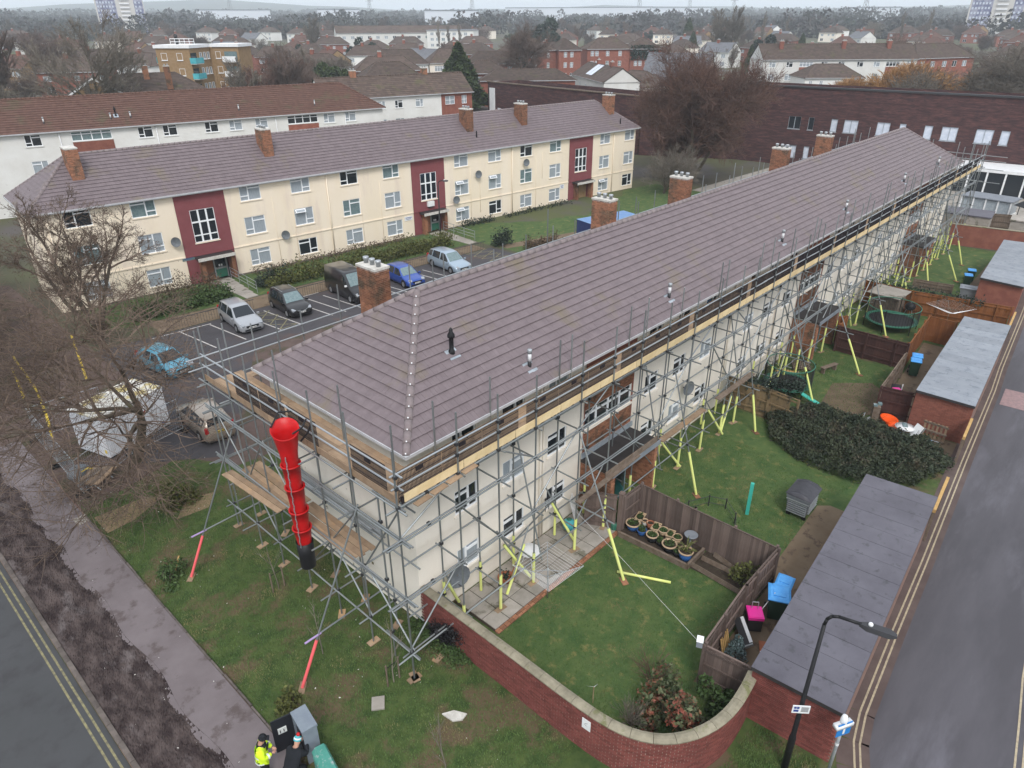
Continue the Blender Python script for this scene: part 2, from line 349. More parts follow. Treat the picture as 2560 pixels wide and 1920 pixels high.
# churned verge: real ruts and clods
nx, ny = 46, 620; xs = np.linspace(2.16, 4.0, nx); ys = np.linspace(4, 46, ny); XX, YY = np.meshgrid(xs, ys)
H = .075+.03*np.sin(XX*9+.6*np.sin(YY*.5))+.02*np.sin(YY*3.1+XX*4)+RNG.normal(0, .011, XX.shape)+.05*np.clip(np.sin(XX*23+3*np.sin(YY*7))*np.sin(YY*19+2*np.sin(XX*11))-.45, 0, 1); H[:, 0] = .08; H[:, -1] = .07
V = np.stack([XX+.1*np.sin(YY*1.3)*(XX-2.16)/1.84, YY, H], -1).reshape(-1, 3)
ii = (np.arange(ny-1)[:, None]*nx+np.arange(nx-1)[None]).ravel()
struct('verge', MB().add(V, np.stack([ii, ii+1, ii+nx+1, ii+nx], 1)), 'mud')
struct('pavement', MB().box(3.75, 5.46, -30, 41, -.1, .066), 'tarmac')
ed = struct('pavement_edging', MB().box(5.47, 5.52, -30, 36, -.1, .03), 'mortar_dark')
em = MB().boxes([[0, 0, 0]], [[.03, .44, .09]]).mesh('edging_stone', 'kerb')
for i in range(26): obj('edging_stone', em, ed, (5.5+random.uniform(-.02, .02), 8+i*.92, .03+random.uniform(-.025, .012)))
sheet('grass_verge', [(5.53, -20), (11.9, -20), (60, -20), (60, 26), (11.7, 38), (5.53, 36.5)], 'grass', .008)
sheet('leafy_ground', [(5.4, 31.8), (10.6, 33.2), (12.2, 30.2), (48, 26.5), (48, 42.5), (20, 43), (5.2, 52), (-1, 62), (2.1, 41)], 'leafy_ground', .014)
sheet('gravel_patch', [(5.72, 31.1), (5.72, 29.5), (6.9, 29.6), (8.6, 30.4), (7.6, 31)], 'gravel', .02)
sheet('dirt_patch', [(8.2, 28.2), (9.6, 28), (10.4, 28.9), (9.2, 29.4)], 'gravel', .018)

# ------------------------------------------------------------------ car park in front of the far block
ey = lambda x: 59.31-.1035*(x-13.1)
sheet('car_park', [(9, ey(9)-9.3), (48.2, ey(48.2)-8.4), (48.4, ey(48)-13.2), (48.4, 41.2), (20, 42.4), (12.5, 31.2), (9, 34)], 'asphalt_lot', .018)
sheet('access_road', [(7.2, 38), (12.4, 44), (12.6, 70), (6.5, 75), (2.1, 60), (2.1, 41.5)], 'leafy_ground', .022)
yl = MB()
def strip(mb, pts, w, z):
    for (x0, y0), (x1, y1) in zip(pts[:-1], pts[1:]):
        d = Vector((x1-x0, y1-y0)).normalized(); a, b = -d.y*w/2, d.x*w/2
        mb.add([(x0-a, y0-b, z), (x0+a, y0+b, z), (x1+a, y1+b, z), (x1-a, y1-b, z)], [[0, 1, 2, 3]])
for pts in ([(12.4, 54.4), (11.5, 50.3), (10.6, 46.2)], [(8.5, 53.5), (8.38, 52.2), (8.2, 49.5), (7.99, 46.9), (7.4, 43.2), (6.73, 39.84)], [(7.9, 51.5), (7.71, 50), (7.14, 46.3)]): strip(yl, pts, .13, .028)
struct('parking_yellow_line', yl, 'paint_yellow')
wl = MB()
for x in (18.3, 20.4, 23.0, 24.55, 27.15, 28.3, 29.6, 33.6, 34.4, 38.3, 39.4, 42.7): strip(wl, [(x-.35, ey(x)-9.6), (x+.1, ey(x)-14.1)], .1, .024)
strip(wl, [(16, ey(16)-9.5), (20.2, ey(20.2)-9.5)], .1, .024); strip(wl, [(27.2, ey(27.2)-8.8), (29.4, ey(29.4)-8.7)], .14, .024); strip(wl, [(33.8, ey(34)-9.2), (35.2, ey(35)-9.1)], .1, .024)
struct('bay_marking', wl, 'paint_white')
hl = MB()
def hatch(x0, x1, ya, yb):
    for k in range(3):
        t = k/2; strip(hl, [(x0, ya(x0)+(yb-ya(x0))*t), (x1, ya(x1)+(yb-ya(x1))*t)], .07, .026)
    n = 3
    for k in range(n):
        t0, t1 = k/n, (k+1)/n; y = lambda t: ya(x0)+(yb-ya(x0))*t
        strip(hl, [(x0, y(t0)), (x1, y(t1))], .09, .026); strip(hl, [(x1, y(t0)), (x0, y(t1))], .09, .026)
hatch(23.05, 24.5, lambda x: ey(x)-10, 44.3); hatch(44.9, 47.5, lambda x: ey(x)-8.6, 44.2)
struct('hatch_marking', hl, 'paint_dull')
sheet('footpath', [(17, ey(17)-6.3), (47.6, ey(47.6)-6.3), (47.6, ey(47.6)-8.3), (17, ey(17)-9.0)], 'tarmac_brown', .028)
sheet('lawn_strip', [(14, ey(14)-.2), (49, ey(49)-.2), (49, ey(49)-6.0), (14, ey(14)-6.1)], 'lawn', .016)
sheet('lawn', [(48.6, ey(48.6)-.2), (85, ey(85)-.2), (84, 36), (50, 38), (48.8, 44)], 'lawn', .02)
sheet('dirt_path', [(49, 47.2), (58, 44.7), (70, 43.4), (82, 41), (82, 39.7), (70, 42), (58, 43.3), (49, 45.8)], 'tarmac_brown', .03)
for x0, x1 in ((25.25, 26.2), (48.1, 49.1)):
    p = thing('ramp_path', 'pale concrete ramp path to the '+('left' if x0 < 30 else 'middle')+' red stair bay of cream flats', 'path', (x0, ey(x0)-3.5, 0))
    for i in range(6):
        y1 = ey(x0)-.1-i; MB().box(x0-.75+.1*i*.3, x1+.1-.12*i, y1-.99, y1, .0, .05).build('slab', 'concrete', p, world=True)
    rl = MB()
    for z in (.35, .65, 1.0): rl.path([(x1+.15, ey(x1)-.3, z+.02), (x1-.25, ey(x1)-5.4, z)], .022)
    for k in range(4): rl.tubes([[x1+.15-.13*k, ey(x1)-.3-1.7*k, 0]], [[x1+.15-.13*k, ey(x1)-.3-1.7*k, 1.02]], .022)
    one('handrail', rl, 'galv', 'galvanised handrail beside the '+('left' if x0 < 30 else 'middle')+' ramp path', 'handrail')
pr = thing('parking_railing', 'low metal railing between car park bays and brown footpath', 'railing', (33, ey(33)-8.3, 0))
b = MB()
for i in range(150):
    x = 17.5+i*.2
    if 24 < x < 26.6: continue
    b.tubes([[x, ey(x)-8.75+.012*i*.2, 0]], [[x, ey(x)-8.75+.012*i*.2, .75]], .012, None, 4)
tag(b.build('baluster', 'steel_dark', pr, world=True), kind='stuff')
MB().path([(17.5, ey(17.5)-8.75, .77), (24, ey(24)-8.7, .77)], .03).build('rail', 'steel_dark', pr, world=True)
MB().path([(26.7, ey(26.7)-8.65, .77), (47.5, ey(47.5)-8.4, .77)], .03).build('rail', 'steel_dark', pr, world=True)

# ------------------------------------------------------------------ east road
rl_in = [(13.2, -1.0), (14.6, .25), (15.8, 1.0), (16.7, 1.46), (17.6, 1.8), (18.8, 2.02), (23, 2.33), (28, 2.64), (37.3, 3.31), (47.1, 3.95), (51, 4.3), (62, 5.05), (90, 7.1)]
off = lambda pts, d: [(x, y+d) for x, y in pts]
sheet('lane', [(10, -9), (90, -3), (90, 7.0), (62, 4.9), (47, 3.7), (37.3, 3.05), (28, 2.3), (18.8, 1.7), (16.7, 1.1), (14.6, -.1), (12.5, -1.8)], 'asphalt_wet', .012)
ch = MB(); strip(ch, off(rl_in, .02), .95, .016); struct('channel', ch, 'channel')
yl = MB(); strip(yl, off(rl_in, -.02), .06, .022); strip(yl, off(rl_in, -.2), .06, .022)
rr2 = [(16, -3.2), (18.6, -2.35), (19.97, -2.09), (21.8, -1.89), (23.9, -1.63), (30, -1.15), (50, .3)]
strip(yl, rr2, .06, .022); strip(yl, off(rr2, -.2), .06, .022); struct('double_yellow_line', yl, 'paint_cream')
sheet('speed_table', [(45.4, 3.2), (47.9, 3.35), (48.1, .4), (45.6, .2)], 'paint_cream', .02).data.materials[0] = mat('table_pink', (.3, .2, .2), (.24, .17, .17), 5, rough=.9)

# ------------------------------------------------------------------ garden grounds
sheet('garden_lawn', [(12.0, 12.95), (21, 12.95), (22.4, 12.9), (22.4, 6.8), (16.2, 6.6), (16.2, 4.8), (14.2, 4.9), (12.6, 5.7), (11.95, 7)], 'lawn', .016)
sheet('block_lawn', [(22.5, 15.3), (34.6, 15.2), (34.6, 4.9), (29.1, 5.8), (29.1, 7.3), (22.5, 7.0)], 'lawn', .016)
sheet('dirt_path_strip', [(22.5, 7.0), (28.6, 7.4), (29.3, 6.6), (29.1, 5.7), (16.2, 4.8), (16.4, 6.5), (22.4, 6.7)], 'tarmac_brown', .014)
sheet('family_lawn', [(34.8, 15.3), (46.3, 15.2), (46.2, 8.7), (39.2, 8.1), (38.6, 10), (34.8, 11)], 'lawn', .016)
sheet('bare_soil', [(38.2, 10.9), (41.6, 11.4), (43.2, 9.6), (42.4, 8.5), (39.2, 8.2), (37.8, 9.6)], 'dirt', .02)
sheet('yard', [(38.3, 8.1), (46.3, 8.6), (52, 9), (52, 7.2), (38.9, 6.4), (38.9, 3.7), (36.5, 3.5)], 'tarmac_brown', .014)
sheet('trampoline_lawn', [(46.5, 15.3), (57.2, 15.2), (57.4, 9.5), (46.5, 8.8)], 'lawn', .016)
sheet('far_lawn', [(57.4, 15.3), (79.5, 15.3), (79.8, 8.8), (60.5, 8.3), (58, 9.5)], 'lawn', .016)
sheet('far_yard', [(58, 9.4), (79, 9.9), (79, 8.2), (58.4, 5.4)], 'tarmac_brown', .02)
sheet('yard_concrete', [(80, 46), (109.5, 45), (112, 5), (80.5, 8.5)], 'concrete', .014)

pt = tag(MB().box(13.2, 20.95, 13.05, 15.3, -.05, .015).build('patio', 'soil'), kind='structure')
for i in range(10):
    for j in range(3):
        x0, y0 = 13.28+i*.765, 13.12+j*.73
        MB().rbox((x0+.37, y0+.35, .032), (.735-random.uniform(0, .02), .70, .035), random.uniform(-.012, .012), 0, random.uniform(-.006, .006)).build('paving_slab', 'concrete', pt)
pe = tag(MB().box(13.2, 20.9, 12.9, 13.04, -.05, .02).build('patio_edging', 'mortar_dark'), kind='structure')
bm_ = MB().boxes([[0, 0, 0]], [[.105, .05, .03]]).mesh('brick', 'brick_orange')
for i in range(34):
    for j in range(2):
        if len(pe.children) < 300: obj('brick', bm_, pe, (13.32+i*.226, 12.93+j*.105, .03+random.uniform(-.006, .006)), random.uniform(-.03, .03))
# ------------------------------------------------------------------ building kit
def facade(mb, x0, x1, z0, z1, holes, depth=.12, y=0.):
    xs = sorted({x0, x1, *[h[0] for h in holes], *[h[1] for h in holes]}); zs = sorted({z0, z1, *[h[2] for h in holes], *[h[3] for h in holes]})
    for a, b in zip(xs[:-1], xs[1:]):
        for c, d in zip(zs[:-1], zs[1:]):
            mxp, mz = (a+b)/2, (c+d)/2
            if any(h[0] < mxp < h[1] and h[2] < mz < h[3] for h in holes): continue
            mb.quad((a, y, c), (b, y, c), (b, y, d), (a, y, d))
    for a, b, c, d in holes:
        e = y+depth
        mb.quad((a, y, c), (a, e, c), (a, e, d), (a, y, d)); mb.quad((b, y, c), (b, y, d), (b, e, d), (b, e, c))
        mb.quad((a, y, d), (a, e, d), (b, e, d), (b, y, d)); mb.quad((a, y, c), (b, y, c), (b, e, c), (a, e, c))
    return mb
_WM = {}
def win_mesh(w, h, style, flip):
    k = (round(w, 2), round(h, 2), style, flip)
    if k in _WM: return _WM[k]
    f = MB(); b = .055; d0, d1 = .03, .1
    def bar(x0, x1, z0, z1, dd=0.):
        if flip: x0, x1 = w-x1, w-x0
        f.box(x0, x1, d0-dd, d1, z0, z1)
    bar(0, b, 0, h); bar(w-b, w, 0, h); bar(b, w-b, 0, b); bar(b, w-b, h-b, h)
    if style == 'A':
        m = w*.6; bar(m-.045, m+.045, b, h-b, .003); bar(b, m-.045, h*.72, h*.72+.09, .006); bar(m+.045, w-b, h*.26, h*.26+.08, .006)
    elif style == 'S':                       # stair window: three columns, three rows
        for t in (1/3, 2/3): bar(w*t-.07, w*t+.07, b, h-b, .004)
        for x0, x1 in ((b, w/3-.07), (w/3+.07, w*2/3-.07), (w*2/3+.07, w-b)): bar(x0, x1, h*.6, h*.6+.13, .006); bar(x0, x1, h*.2, h*.2+.09, .006)
    elif style == 'L':                       # long landing window, one band of vents over casements
        n = 4
        for i in range(1, n): bar(w*i/n-.05, w*i/n+.05, b, h-b, .004)
        for i in range(n): bar(w*i/n+.055, w*(i+1)/n-.055, h*.66, h*.66+.08, .006)
    elif style == 'D': bar(w/2-.05, w/2+.05, b, h-b, .004)
    elif style == 'G':
        bar(w/2-.04, w/2+.04, b, h-b, .004); bar(b, w/2-.04, h/2-.03, h/2+.03, .006); bar(w/2+.04, w-b, h/2-.03, h/2+.03, .006)
    g = MB().quad((.02, .075, .02), (w-.02, .075, .02), (w-.02, .075, h-.02), (.02, .075, h-.02))
    s = MB().box(-.06, w+.06, -.07, .11, -.09, -.002)
    _WM[k] = (f.mesh('window', 'upvc'), g.mesh('pane', None), s.mesh('sill', None)); return _WM[k]
_PM = {}
def pane_mesh(me, m):
    k = (me.name, m)
    if k not in _PM: c = me.copy(); c.materials.append(M[m]); _PM[k] = c
    return _PM[k]
def win(parent, x, z, w, h, style='A', flip=False, pane='glass', sill='cream', y=0., rz=0., frame=None):
    f, g, s = win_mesh(w, h, style, flip)
    o = obj('window', f if frame is None else pane_mesh2(f, frame), parent, (x, y, z), rz)
    obj('pane', pane_mesh(g, pane), o)
    if sill: obj('sill', pane_mesh(s, sill), o)
    return o
def pane_mesh2(me, m):
    k = (me.name, m, 2)
    if k not in _PM: c = me.copy(); c.materials.clear(); c.materials.append(M[m]); _PM[k] = c
    return _PM[k]
PANES = ['glass_net', 'glass_net', 'glass_teal', 'glass_net', 'glass']
CAMV = np.array([0, 0, CH])

def tile_roof(parent, x0, x1, y0, y1, ez, rz, ins, m, tw=.33, gauge=.345, under='felt_dark', near=0, gable=False, ridge=None, clips=False, cap_r=.14, shell=True, th=.045):
    """hipped (or gabled) roof of separate tiles; the `near` tiles closest to the street corner are objects, the rest one part"""
    L, Wd = x1-x0, y1-y0; hy = Wd/2; cx = (y0+y1)/2
    A, B_, Cc, Dd = Vector((x0, y0, ez)), Vector((x1, y0, ez)), Vector((x1, y1, ez)), Vector((x0, y1, ez))
    P1, P2 = Vector((x0+ins, cx, rz)), Vector((x1-ins, cx, rz))
    if shell:
        sh = MB(); dz = Vector((0, 0, .03)); a, b, c, d, p, q = [v-dz for v in (A, B_, Cc, Dd, P1, P2)]
        sh.add([a, b, c, d, p, q], [[0, 1, 5, 4], [2, 3, 4, 5], [3, 0, 4], [1, 2, 5], [3, 2, 1, 0]] if not gable else [[0, 1, 5, 4], [2, 3, 4, 5], [3, 2, 1, 0]])
        rf = sh.build('roof', under, parent)
    else: rf = parent
    slopes = [(A, B_, ins, ins, Vector((0, hy, rz-ez))), (Cc, Dd, ins, ins, Vector((0, -hy, rz-ez)))]
    if not gable: slopes += [(Dd, A, hy, hy, Vector((ins, 0, rz-ez))), (B_, Cc, hy, hy, Vector((-ins, 0, rz-ez)))]
    VV = []; centers = []; frames = []
    for si, (E0, E1, i0, i1, up) in enumerate(slopes):
        e = (E1-E0); Ln = e.length; e = e/Ln; Sl = up.length; u = up/Sl; nrm = e.cross(u); nc = max(1, round(Sl/gauge)); q = Sl/nc
        for j in range(nc):
            a, b = j*q-(.05 if j == 0 else 0), (j+1)*q+.05; ta, tb_ = max(0, j/nc), (j+1)/nc
            la, lb = ta*i0, min(1, tb_)*i0; ra, rb = Ln-ta*i1, Ln-tb_*i1
            n = int(Ln/tw)+1; s0 = np.arange(n)*tw; s1 = s0+tw-.004
            s0a, s1a = np.clip(s0, la, ra), np.clip(s1, la, ra); s0b, s1b = np.clip(s0, lb, rb), np.clip(s1, lb, rb)
            ok = (s1a-s0a) > .04
            full = ok & (s0b == s0) & (s1b == s1) & (s0a == s0) & (s1a == s1)
            for arrs in [(s0a[ok], s1a[ok], s0b[ok], s1b[ok], full[ok])]:
                p0, p1, r0, r1, fl = arrs; k = len(p0)
                if not k: continue
                h = np.array([.036, .036, -.012, -.012, .014+th, .014+th, .012, .012])
                ss = np.stack([p0, p1, r1, r0, p0, p1, r1, r0], 1); qq = np.array([a, a, b, b, a, a, b, b])
                jit = RNG.normal(0, .0012, (k, 1))
                co = np.array(E0)[None, None]+ss[..., None]*np.array(e)+qq[None, :, None]*np.array(u)+(h[None]+jit)[..., None]*np.array(nrm)
                VV.append(co); centers.append(co.mean(1)); frames.append((np.full(k, si), fl))
    VV = np.concatenate(VV); centers = np.concatenate(centers); fl = np.concatenate([f[1] for f in frames])
    pick = np.zeros(len(VV), bool)
    if near:
        Mw = np.array(root_basis(parent)); wc = centers@Mw[:3, :3].T+Mw[:3, 3]
        d = np.linalg.norm(wc-CAMV, axis=1)+np.where(fl, 0, 0); d[np.concatenate([f[0] for f in frames]) == 1] += 1e3; d[np.concatenate([f[0] for f in frames]) == 3] += 1e3
        pick[np.argsort(d)[:near]] = True
        for k in np.where(pick)[0]: MB().add(VV[k], MB.BF).build('roof_tile', m, rf)
    rest = VV[~pick]; n = len(rest)
    if n:
        t = MB().add(rest.reshape(-1, 3), (MB.BF[None]+8*np.arange(n)[:, None, None]).reshape(-1, 4)).build('roof_tile', m, rf); tag(t, kind='stuff')
    # caps
    cm = ridge or m; seg = .45; lines_ = [(P1, P2)]+([] if gable else [(A, P1), (Dd, P1), (B_, P2), (Cc, P2)])
    ring = lambda x, r: [(x, r*math.cos(t), r*math.sin(t)) for t in np.linspace(-.25, math.pi+.25, 9)]
    cap = MB().loft([ring(0, cap_r), ring(seg-.015, cap_r*.95), ring(seg-.015, cap_r*.82), ring(0, cap_r*.85)]).mesh('ridge_tile', cm, True)
    clip = MB().box(-.012, .03, -.02, .02, cap_r-.005, cap_r+.03).mesh('ridge_clip', 'white') if clips else None
    for li, (p, q) in enumerate(lines_):
        d = q-p; n = max(1, round(d.length/seg)); rot = d.to_track_quat('X', 'Z').to_euler()
        for i in range(n):
            o = obj('ridge_tile', cap, rf, p+d*(i/n)+Vector((0, 0, -.03))); o.rotation_euler = rot
            if clips and li == 1: c = obj('ridge_clip', clip, rf, p+d*(i/n)+Vector((0, 0, -.03))); c.rotation_euler = rot
    return rf
def gutter(parent, x0, x1, y0, y1, z, m='gutter', sides='fblr'):
    g = MB()
    if 'f' in sides: g.box(x0-.1, x1+.1, y0-.11, y0, z-.12, z-.01)
    if 'b' in sides: g.box(x0-.1, x1+.1, y1, y1+.11, z-.12, z-.01)
    if 'l' in sides: g.box(x0-.11, x0-.002, y0, y1, z-.12, z-.012)
    if 'r' in sides: g.box(x1+.002, x1+.11, y0, y1, z-.12, z-.012)
    return g.build('gutter', m, parent)
def brick_stack(parent, x0, x1, y0, y1, z0, z1, name='chimney', m='brick_orange', joined=True, cap='concrete_white', pots=3, bricks=True):
    c = MB().box(x0, x1, y0, y1, z0, z1).build(name, 'mortar' if bricks else m, parent)
    if bricks:
        V = []
        nz = int((z1-z0)/.075)
        for j in range(nz):
            z = z0+.0375+j*.075; o = .1125 if j % 2 else 0
            for (ax, a0, a1, cst, sg) in (('x', x0, x1, y0, -1), ('x', x0, x1, y1, 1), ('y', y0, y1, x0, -1), ('y', y0, y1, x1, 1)):
                s = a0+o-.225
                while s < a1:
                    b0, b1 = max(s, a0-.005), min(s+.215, a1+.005); s += .225
                    if b1-b0 < .04: continue
                    h = .009+random.uniform(-.003, .003)
                    V.append(((((b0+b1)/2, cst, z), ((b1-b0)/2, h, .0325)) if ax == 'x' else ((cst, (b0+b1)/2, z), (h, (b1-b0)/2, .0325))))
        if joined: tag(MB().boxes([v[0] for v in V], [v[1] for v in V]).build('brick', m, c), kind='stuff')
        else:
            vis = [v for v in V if v[0][1] < (y0+y1)/2 or abs(v[0][0]-x0) < .05]
            for v in vis[:290]: MB().boxes([v[0]], [v[1]]).build('brick', m, c)
            r = [v for v in V if v not in vis[:290]]
            if r: tag(MB().boxes([v[0] for v in r], [v[1] for v in r]).build('brick', m, c), kind='stuff')
    if cap: MB().box(x0-.03, x1+.03, y0-.03, y1+.03, z1, z1+.1).build('chimney_cap', cap, c)
    n = pots
    for i in range(n):
        t = (i+.5)/n; px, py = ((x0+x1)/2, y0+(y1-y0)*t) if y1-y0 > x1-x0 else (x0+(x1-x0)*t, (y0+y1)/2)
        MB().lathe([(.1, 0), (.1, .16), (.125, .17), (.125, .26), (.09, .27)], (px, py, z1+.1), 12).build('chimney_pot', 'galv', c, True)
    return c
def pipe_v(parent, x, y, z0, z1, r=.05, m='cream', name='downpipe'): return MB().tubes([[x, y, z0]], [[x, y, z1]], r, None, 8, True).build(name, m, parent, True)
def flue(parent, x, y, z, kind='white'):
    MB().rbox((x, y, z+.03), (.5, .55, .03), 0, 0, .59).build('flue_flashing', 'lead', parent)
    if kind == 'white':
        b = MB().lathe([(.075, -.1), (.075, .28), (.06, .29)], (x, y, z), 12).build('flue_base', 'steel_dark', parent, True)
        MB().lathe([(.07, .26), (.07, .62)], (x, y, z), 12).build('flue_pipe', 'white', b, True); MB().lathe([(.095, .6), (.095, .74), (.08, .76)], (x, y, z), 12).build('flue_cowl', 'galv', b, True)
    else:
        b = MB().lathe([(.12, -.1), (.12, .12), (.085, .16), (.085, .62), (.14, .66), (.14, .74), (.07, .86), (.07, .95), (.02, 1.02)], (x, y, z), 12).build('vent_pipe', 'black', parent, True)

# ------------------------------------------------------------------ near block under scaffold
AX, AY = 11.67, 15.36
blkA = thing('apartment_block', 'long cream three storey block wrapped in scaffolding under a purple brown hipped roof', 'building', (AX, AY, 0))
AL, AW = 68.0, 8.61
UN = 22.72; wl_ = []; holes = []
for u in range(3):
    c = 11.36+u*UN
    for dx in (-8.88, -6.3, -3.62, 3.55, 6.15, 8.85):
        w = 1.16 if abs(dx) > 8 or dx == 3.55 or dx == 6.15 else 1.25
        for fz in (1.2, 3.9, 6.6): wl_.append((c+dx-w/2, fz, w, 1.05))
    for fz in (4.1,): wl_.append((c-1.78, fz, 3.55, .98, 'L'))
holes = [(x, x+w[0], z, z+w[1]) for x, z, *w in wl_]
MBW = facade(MB(), 0, AL, 0, 7.76, holes)
for f in ((AL, 0, AL, AW), (AL, AW, 0, AW)): MBW.quad((f[0], f[1], 0), (f[2], f[3], 0), (f[2], f[3], 7.76), (f[0], f[1], 7.76))
MBW.build('wall', 'cream', blkA)
MB().quad((0, AW, 0), (0, 0, 0), (0, 0, 7.76), (0, AW, 7.76)).build('wall', 'cream_worn', blkA)
for i, w in enumerate(wl_): win(blkA, w[0], w[1], w[2], w[3], w[4] if len(w) > 4 else 'A', i % 2 == 0, 'glass' if i % 4 else 'glass_net', 'cream', 0)
roofA = tile_roof(blkA, -.35, AL+.35, -.35, AW+.35, 7.794, 10.93, 4.7, 'tile', tw=.19, near=300, ridge='tile_ridge', clips=True, th=.05)
gutter(blkA, -.35, AL+.35, -.35, AW+.35, 7.83)
MB().box(-.3, AL+.3, -.3, AW+.3, 7.6, 7.76).build('soffit', 'white', blkA)
for cxx in (16.75, 33.2, 41.65, 57.0, 66.0):
    k = brick_stack(blkA, cxx-AX-.36, cxx-AX+.36, 22.75-AY, 24.0-AY, 7.7, 10.85, joined=cxx > 17)
    MB().box(cxx-AX-.42, cxx-AX+.42, 22.66-AY, 22.75-AY, 8.9, 9.25).build('flashing', 'lead', k)
flue(blkA, 15.41-AX, 17.19-AY, 9.26, 'black')
for x in (18, 28, 40.6, 50.9, 63.7, 73.6): flue(blkA, x-AX, .34, 8.25)
for x in (6.6, 22.72, 28.9, 45.44, 62.0): pipe_v(blkA, x, -.07, .1, 7.6); pipe_v(blkA, x+.2, -.05, .1, 7.4, .035)
for u in range(3):
    c = 11.36+u*UN; x0, x1 = c-1.86, c+1.9
    bp = MB(); facade(bp, x0, x1, 0, 7.7, [(c-1.8, c+1.8, 4.08, 5.1), (c-.9, c+1.3, 0, 2.35)], .05, -.03); bp.build('brick_panel', 'brick_far', blkA)
    bm2 = MB(); V = []
    for j in range(int((4.05-2.9)/.075)):
        for i in range(int((x1-x0)/.225)): V.append(((x0+.11+i*.225+(.1 if j % 2 else 0), -.036, 2.94+j*.075), (.104, .008, .032)))
    for j in range(int((5.7-5.12)/.075)):
        for i in range(int((x1-x0)/.225)): V.append(((x0+.11+i*.225+(.1 if j % 2 else 0), -.036, 5.16+j*.075), (.104, .008, .032)))
    tag(bm2.boxes([v[0] for v in V], [v[1] for v in V]).build('brick', 'brick_orange', blkA), kind='stuff')
    cn = MB().box(x0-.1, x1-.1, -1.78, -.04, 2.58, 2.74).build('canopy', 'felt_dark', blkA); MB().box(x0-.1, x1+.1, -.1, -.04, 2.74, 3.0).build('canopy_flashing', 'lead', cn)
    MB().box(x0-.12, x1-.08, -1.82, -1.78, 2.52, 2.78).build('canopy_fascia', 'felt_pale', cn)
    brick_stack(blkA, x1-.35, x1-.12, -1.7, -.05, 0, 2.57, 'porch_pier', cap=None, pots=0); brick_stack(blkA, x0-.08, x0+.2, -1.7, -.05, 0, 2.57, 'porch_pier', cap=None, pots=0)
    MB().box(c-.95, c+1.35, -.2, -.08, 0, 2.5).build('porch_dark_interior', 'steel_dark', blkA)  # dark box standing in for the porch interior, its shade put into the colour
    dr = MB().rbox((c-.1, -1.0, 1.05), (.9, .05, 2.05), 1.0).build('door', 'glass_teal', blkA); MB().rbox((c-.1, -1.0, .5), (.8, .07, .9), 1.0).build('door_panel', 'teal_panel', dr)
def sat_dish(x, y, z, yaw, label, parent=None, s=1.):
    t = thing('satellite_dish', label, 'satellite dish', (x, y, z), yaw, 'satellite dishes on the flats')
    MB().loft([[(.38*s*r*math.cos(a), -.3*s-.12*r*r, .42*s*r*math.sin(a)) for a in np.linspace(0, 2*math.pi, 17)[:-1]] for r in (.05, .4, .75, 1)], True, False).build('dish', 'bin_grey', t, True)
    MB().path([(0, 0, -.1), (0, -.2, -.15), (0, -.3, 0)], .025).build('bracket', 'steel_dark', t); MB().path([(0, -.33, -.35*s), (0, -.75*s, -.2)], .014).build('feed_arm', 'steel_dark', t)
sat_dish(AX+1.65, AY, 1.55, -.3, 'grey satellite dish low on the block wall beside the corner ground window', s=1.25)
sat_dish(AX+18.2, AY, 3.0, -.3, 'grey satellite dish on the block wall right of its second downpipe')

# ------------------------------------------------------------------ cream block across the car park
ya = -.1035; exB = Vector((math.cos(ya), math.sin(ya), 0)); eyB = Vector((-math.sin(ya), math.cos(ya), 0))
oB = Vector((13.094, 59.307, 0))+exB*.35+eyB*.35
blkB = thing('apartment_block', 'cream three storey block with three dark red stair bays across the car park', 'building', oB, ya)
BL, BW = 67.65, 7.81; hs = []; ws = []
SC = [c-.35 for c in (12.2, 35.15, 57.85)]
for si, c in enumerate(SC):
    for k, dx in enumerate((-9.95, -5.3, 3.4, 8.05)):
        for f, (z, h) in enumerate(((.5, 1.45), (3.27, 1.53), (6.2, 1.35))):
            if c+dx < .4: continue
            ws.append((c+dx, z, 1.85, h, 'A', dx < -8 or (dx == 3.4) or False, PANES[(si*5+k*3+f*2) % 5]))
    ws.append((c-1, 3.42, 2.0, 2.72, 'S', False, 'glass'))
hs = [(w[0], w[0]+w[2], w[1], w[1]+w[3]) for w in ws]
ends = [(c-2.05, c+2.07) for c in SC]
mb = MB()
def seg(a, b): facade(mb, a, b, 0, 7.62, [h for h in hs if a <= h[0] < b])
pos = 0
for a, b in ends: seg(pos, a); pos = b
seg(pos, BL)
for f in ((BL, 0, BL, BW), (BL, BW, 0, BW), (0, BW, 0, 0)): mb.quad((f[0], f[1], 0), (f[2], f[3], 0), (f[2], f[3], 7.62), (f[0], f[1], 7.62))
mb.build('wall', 'cream_b', blkB)
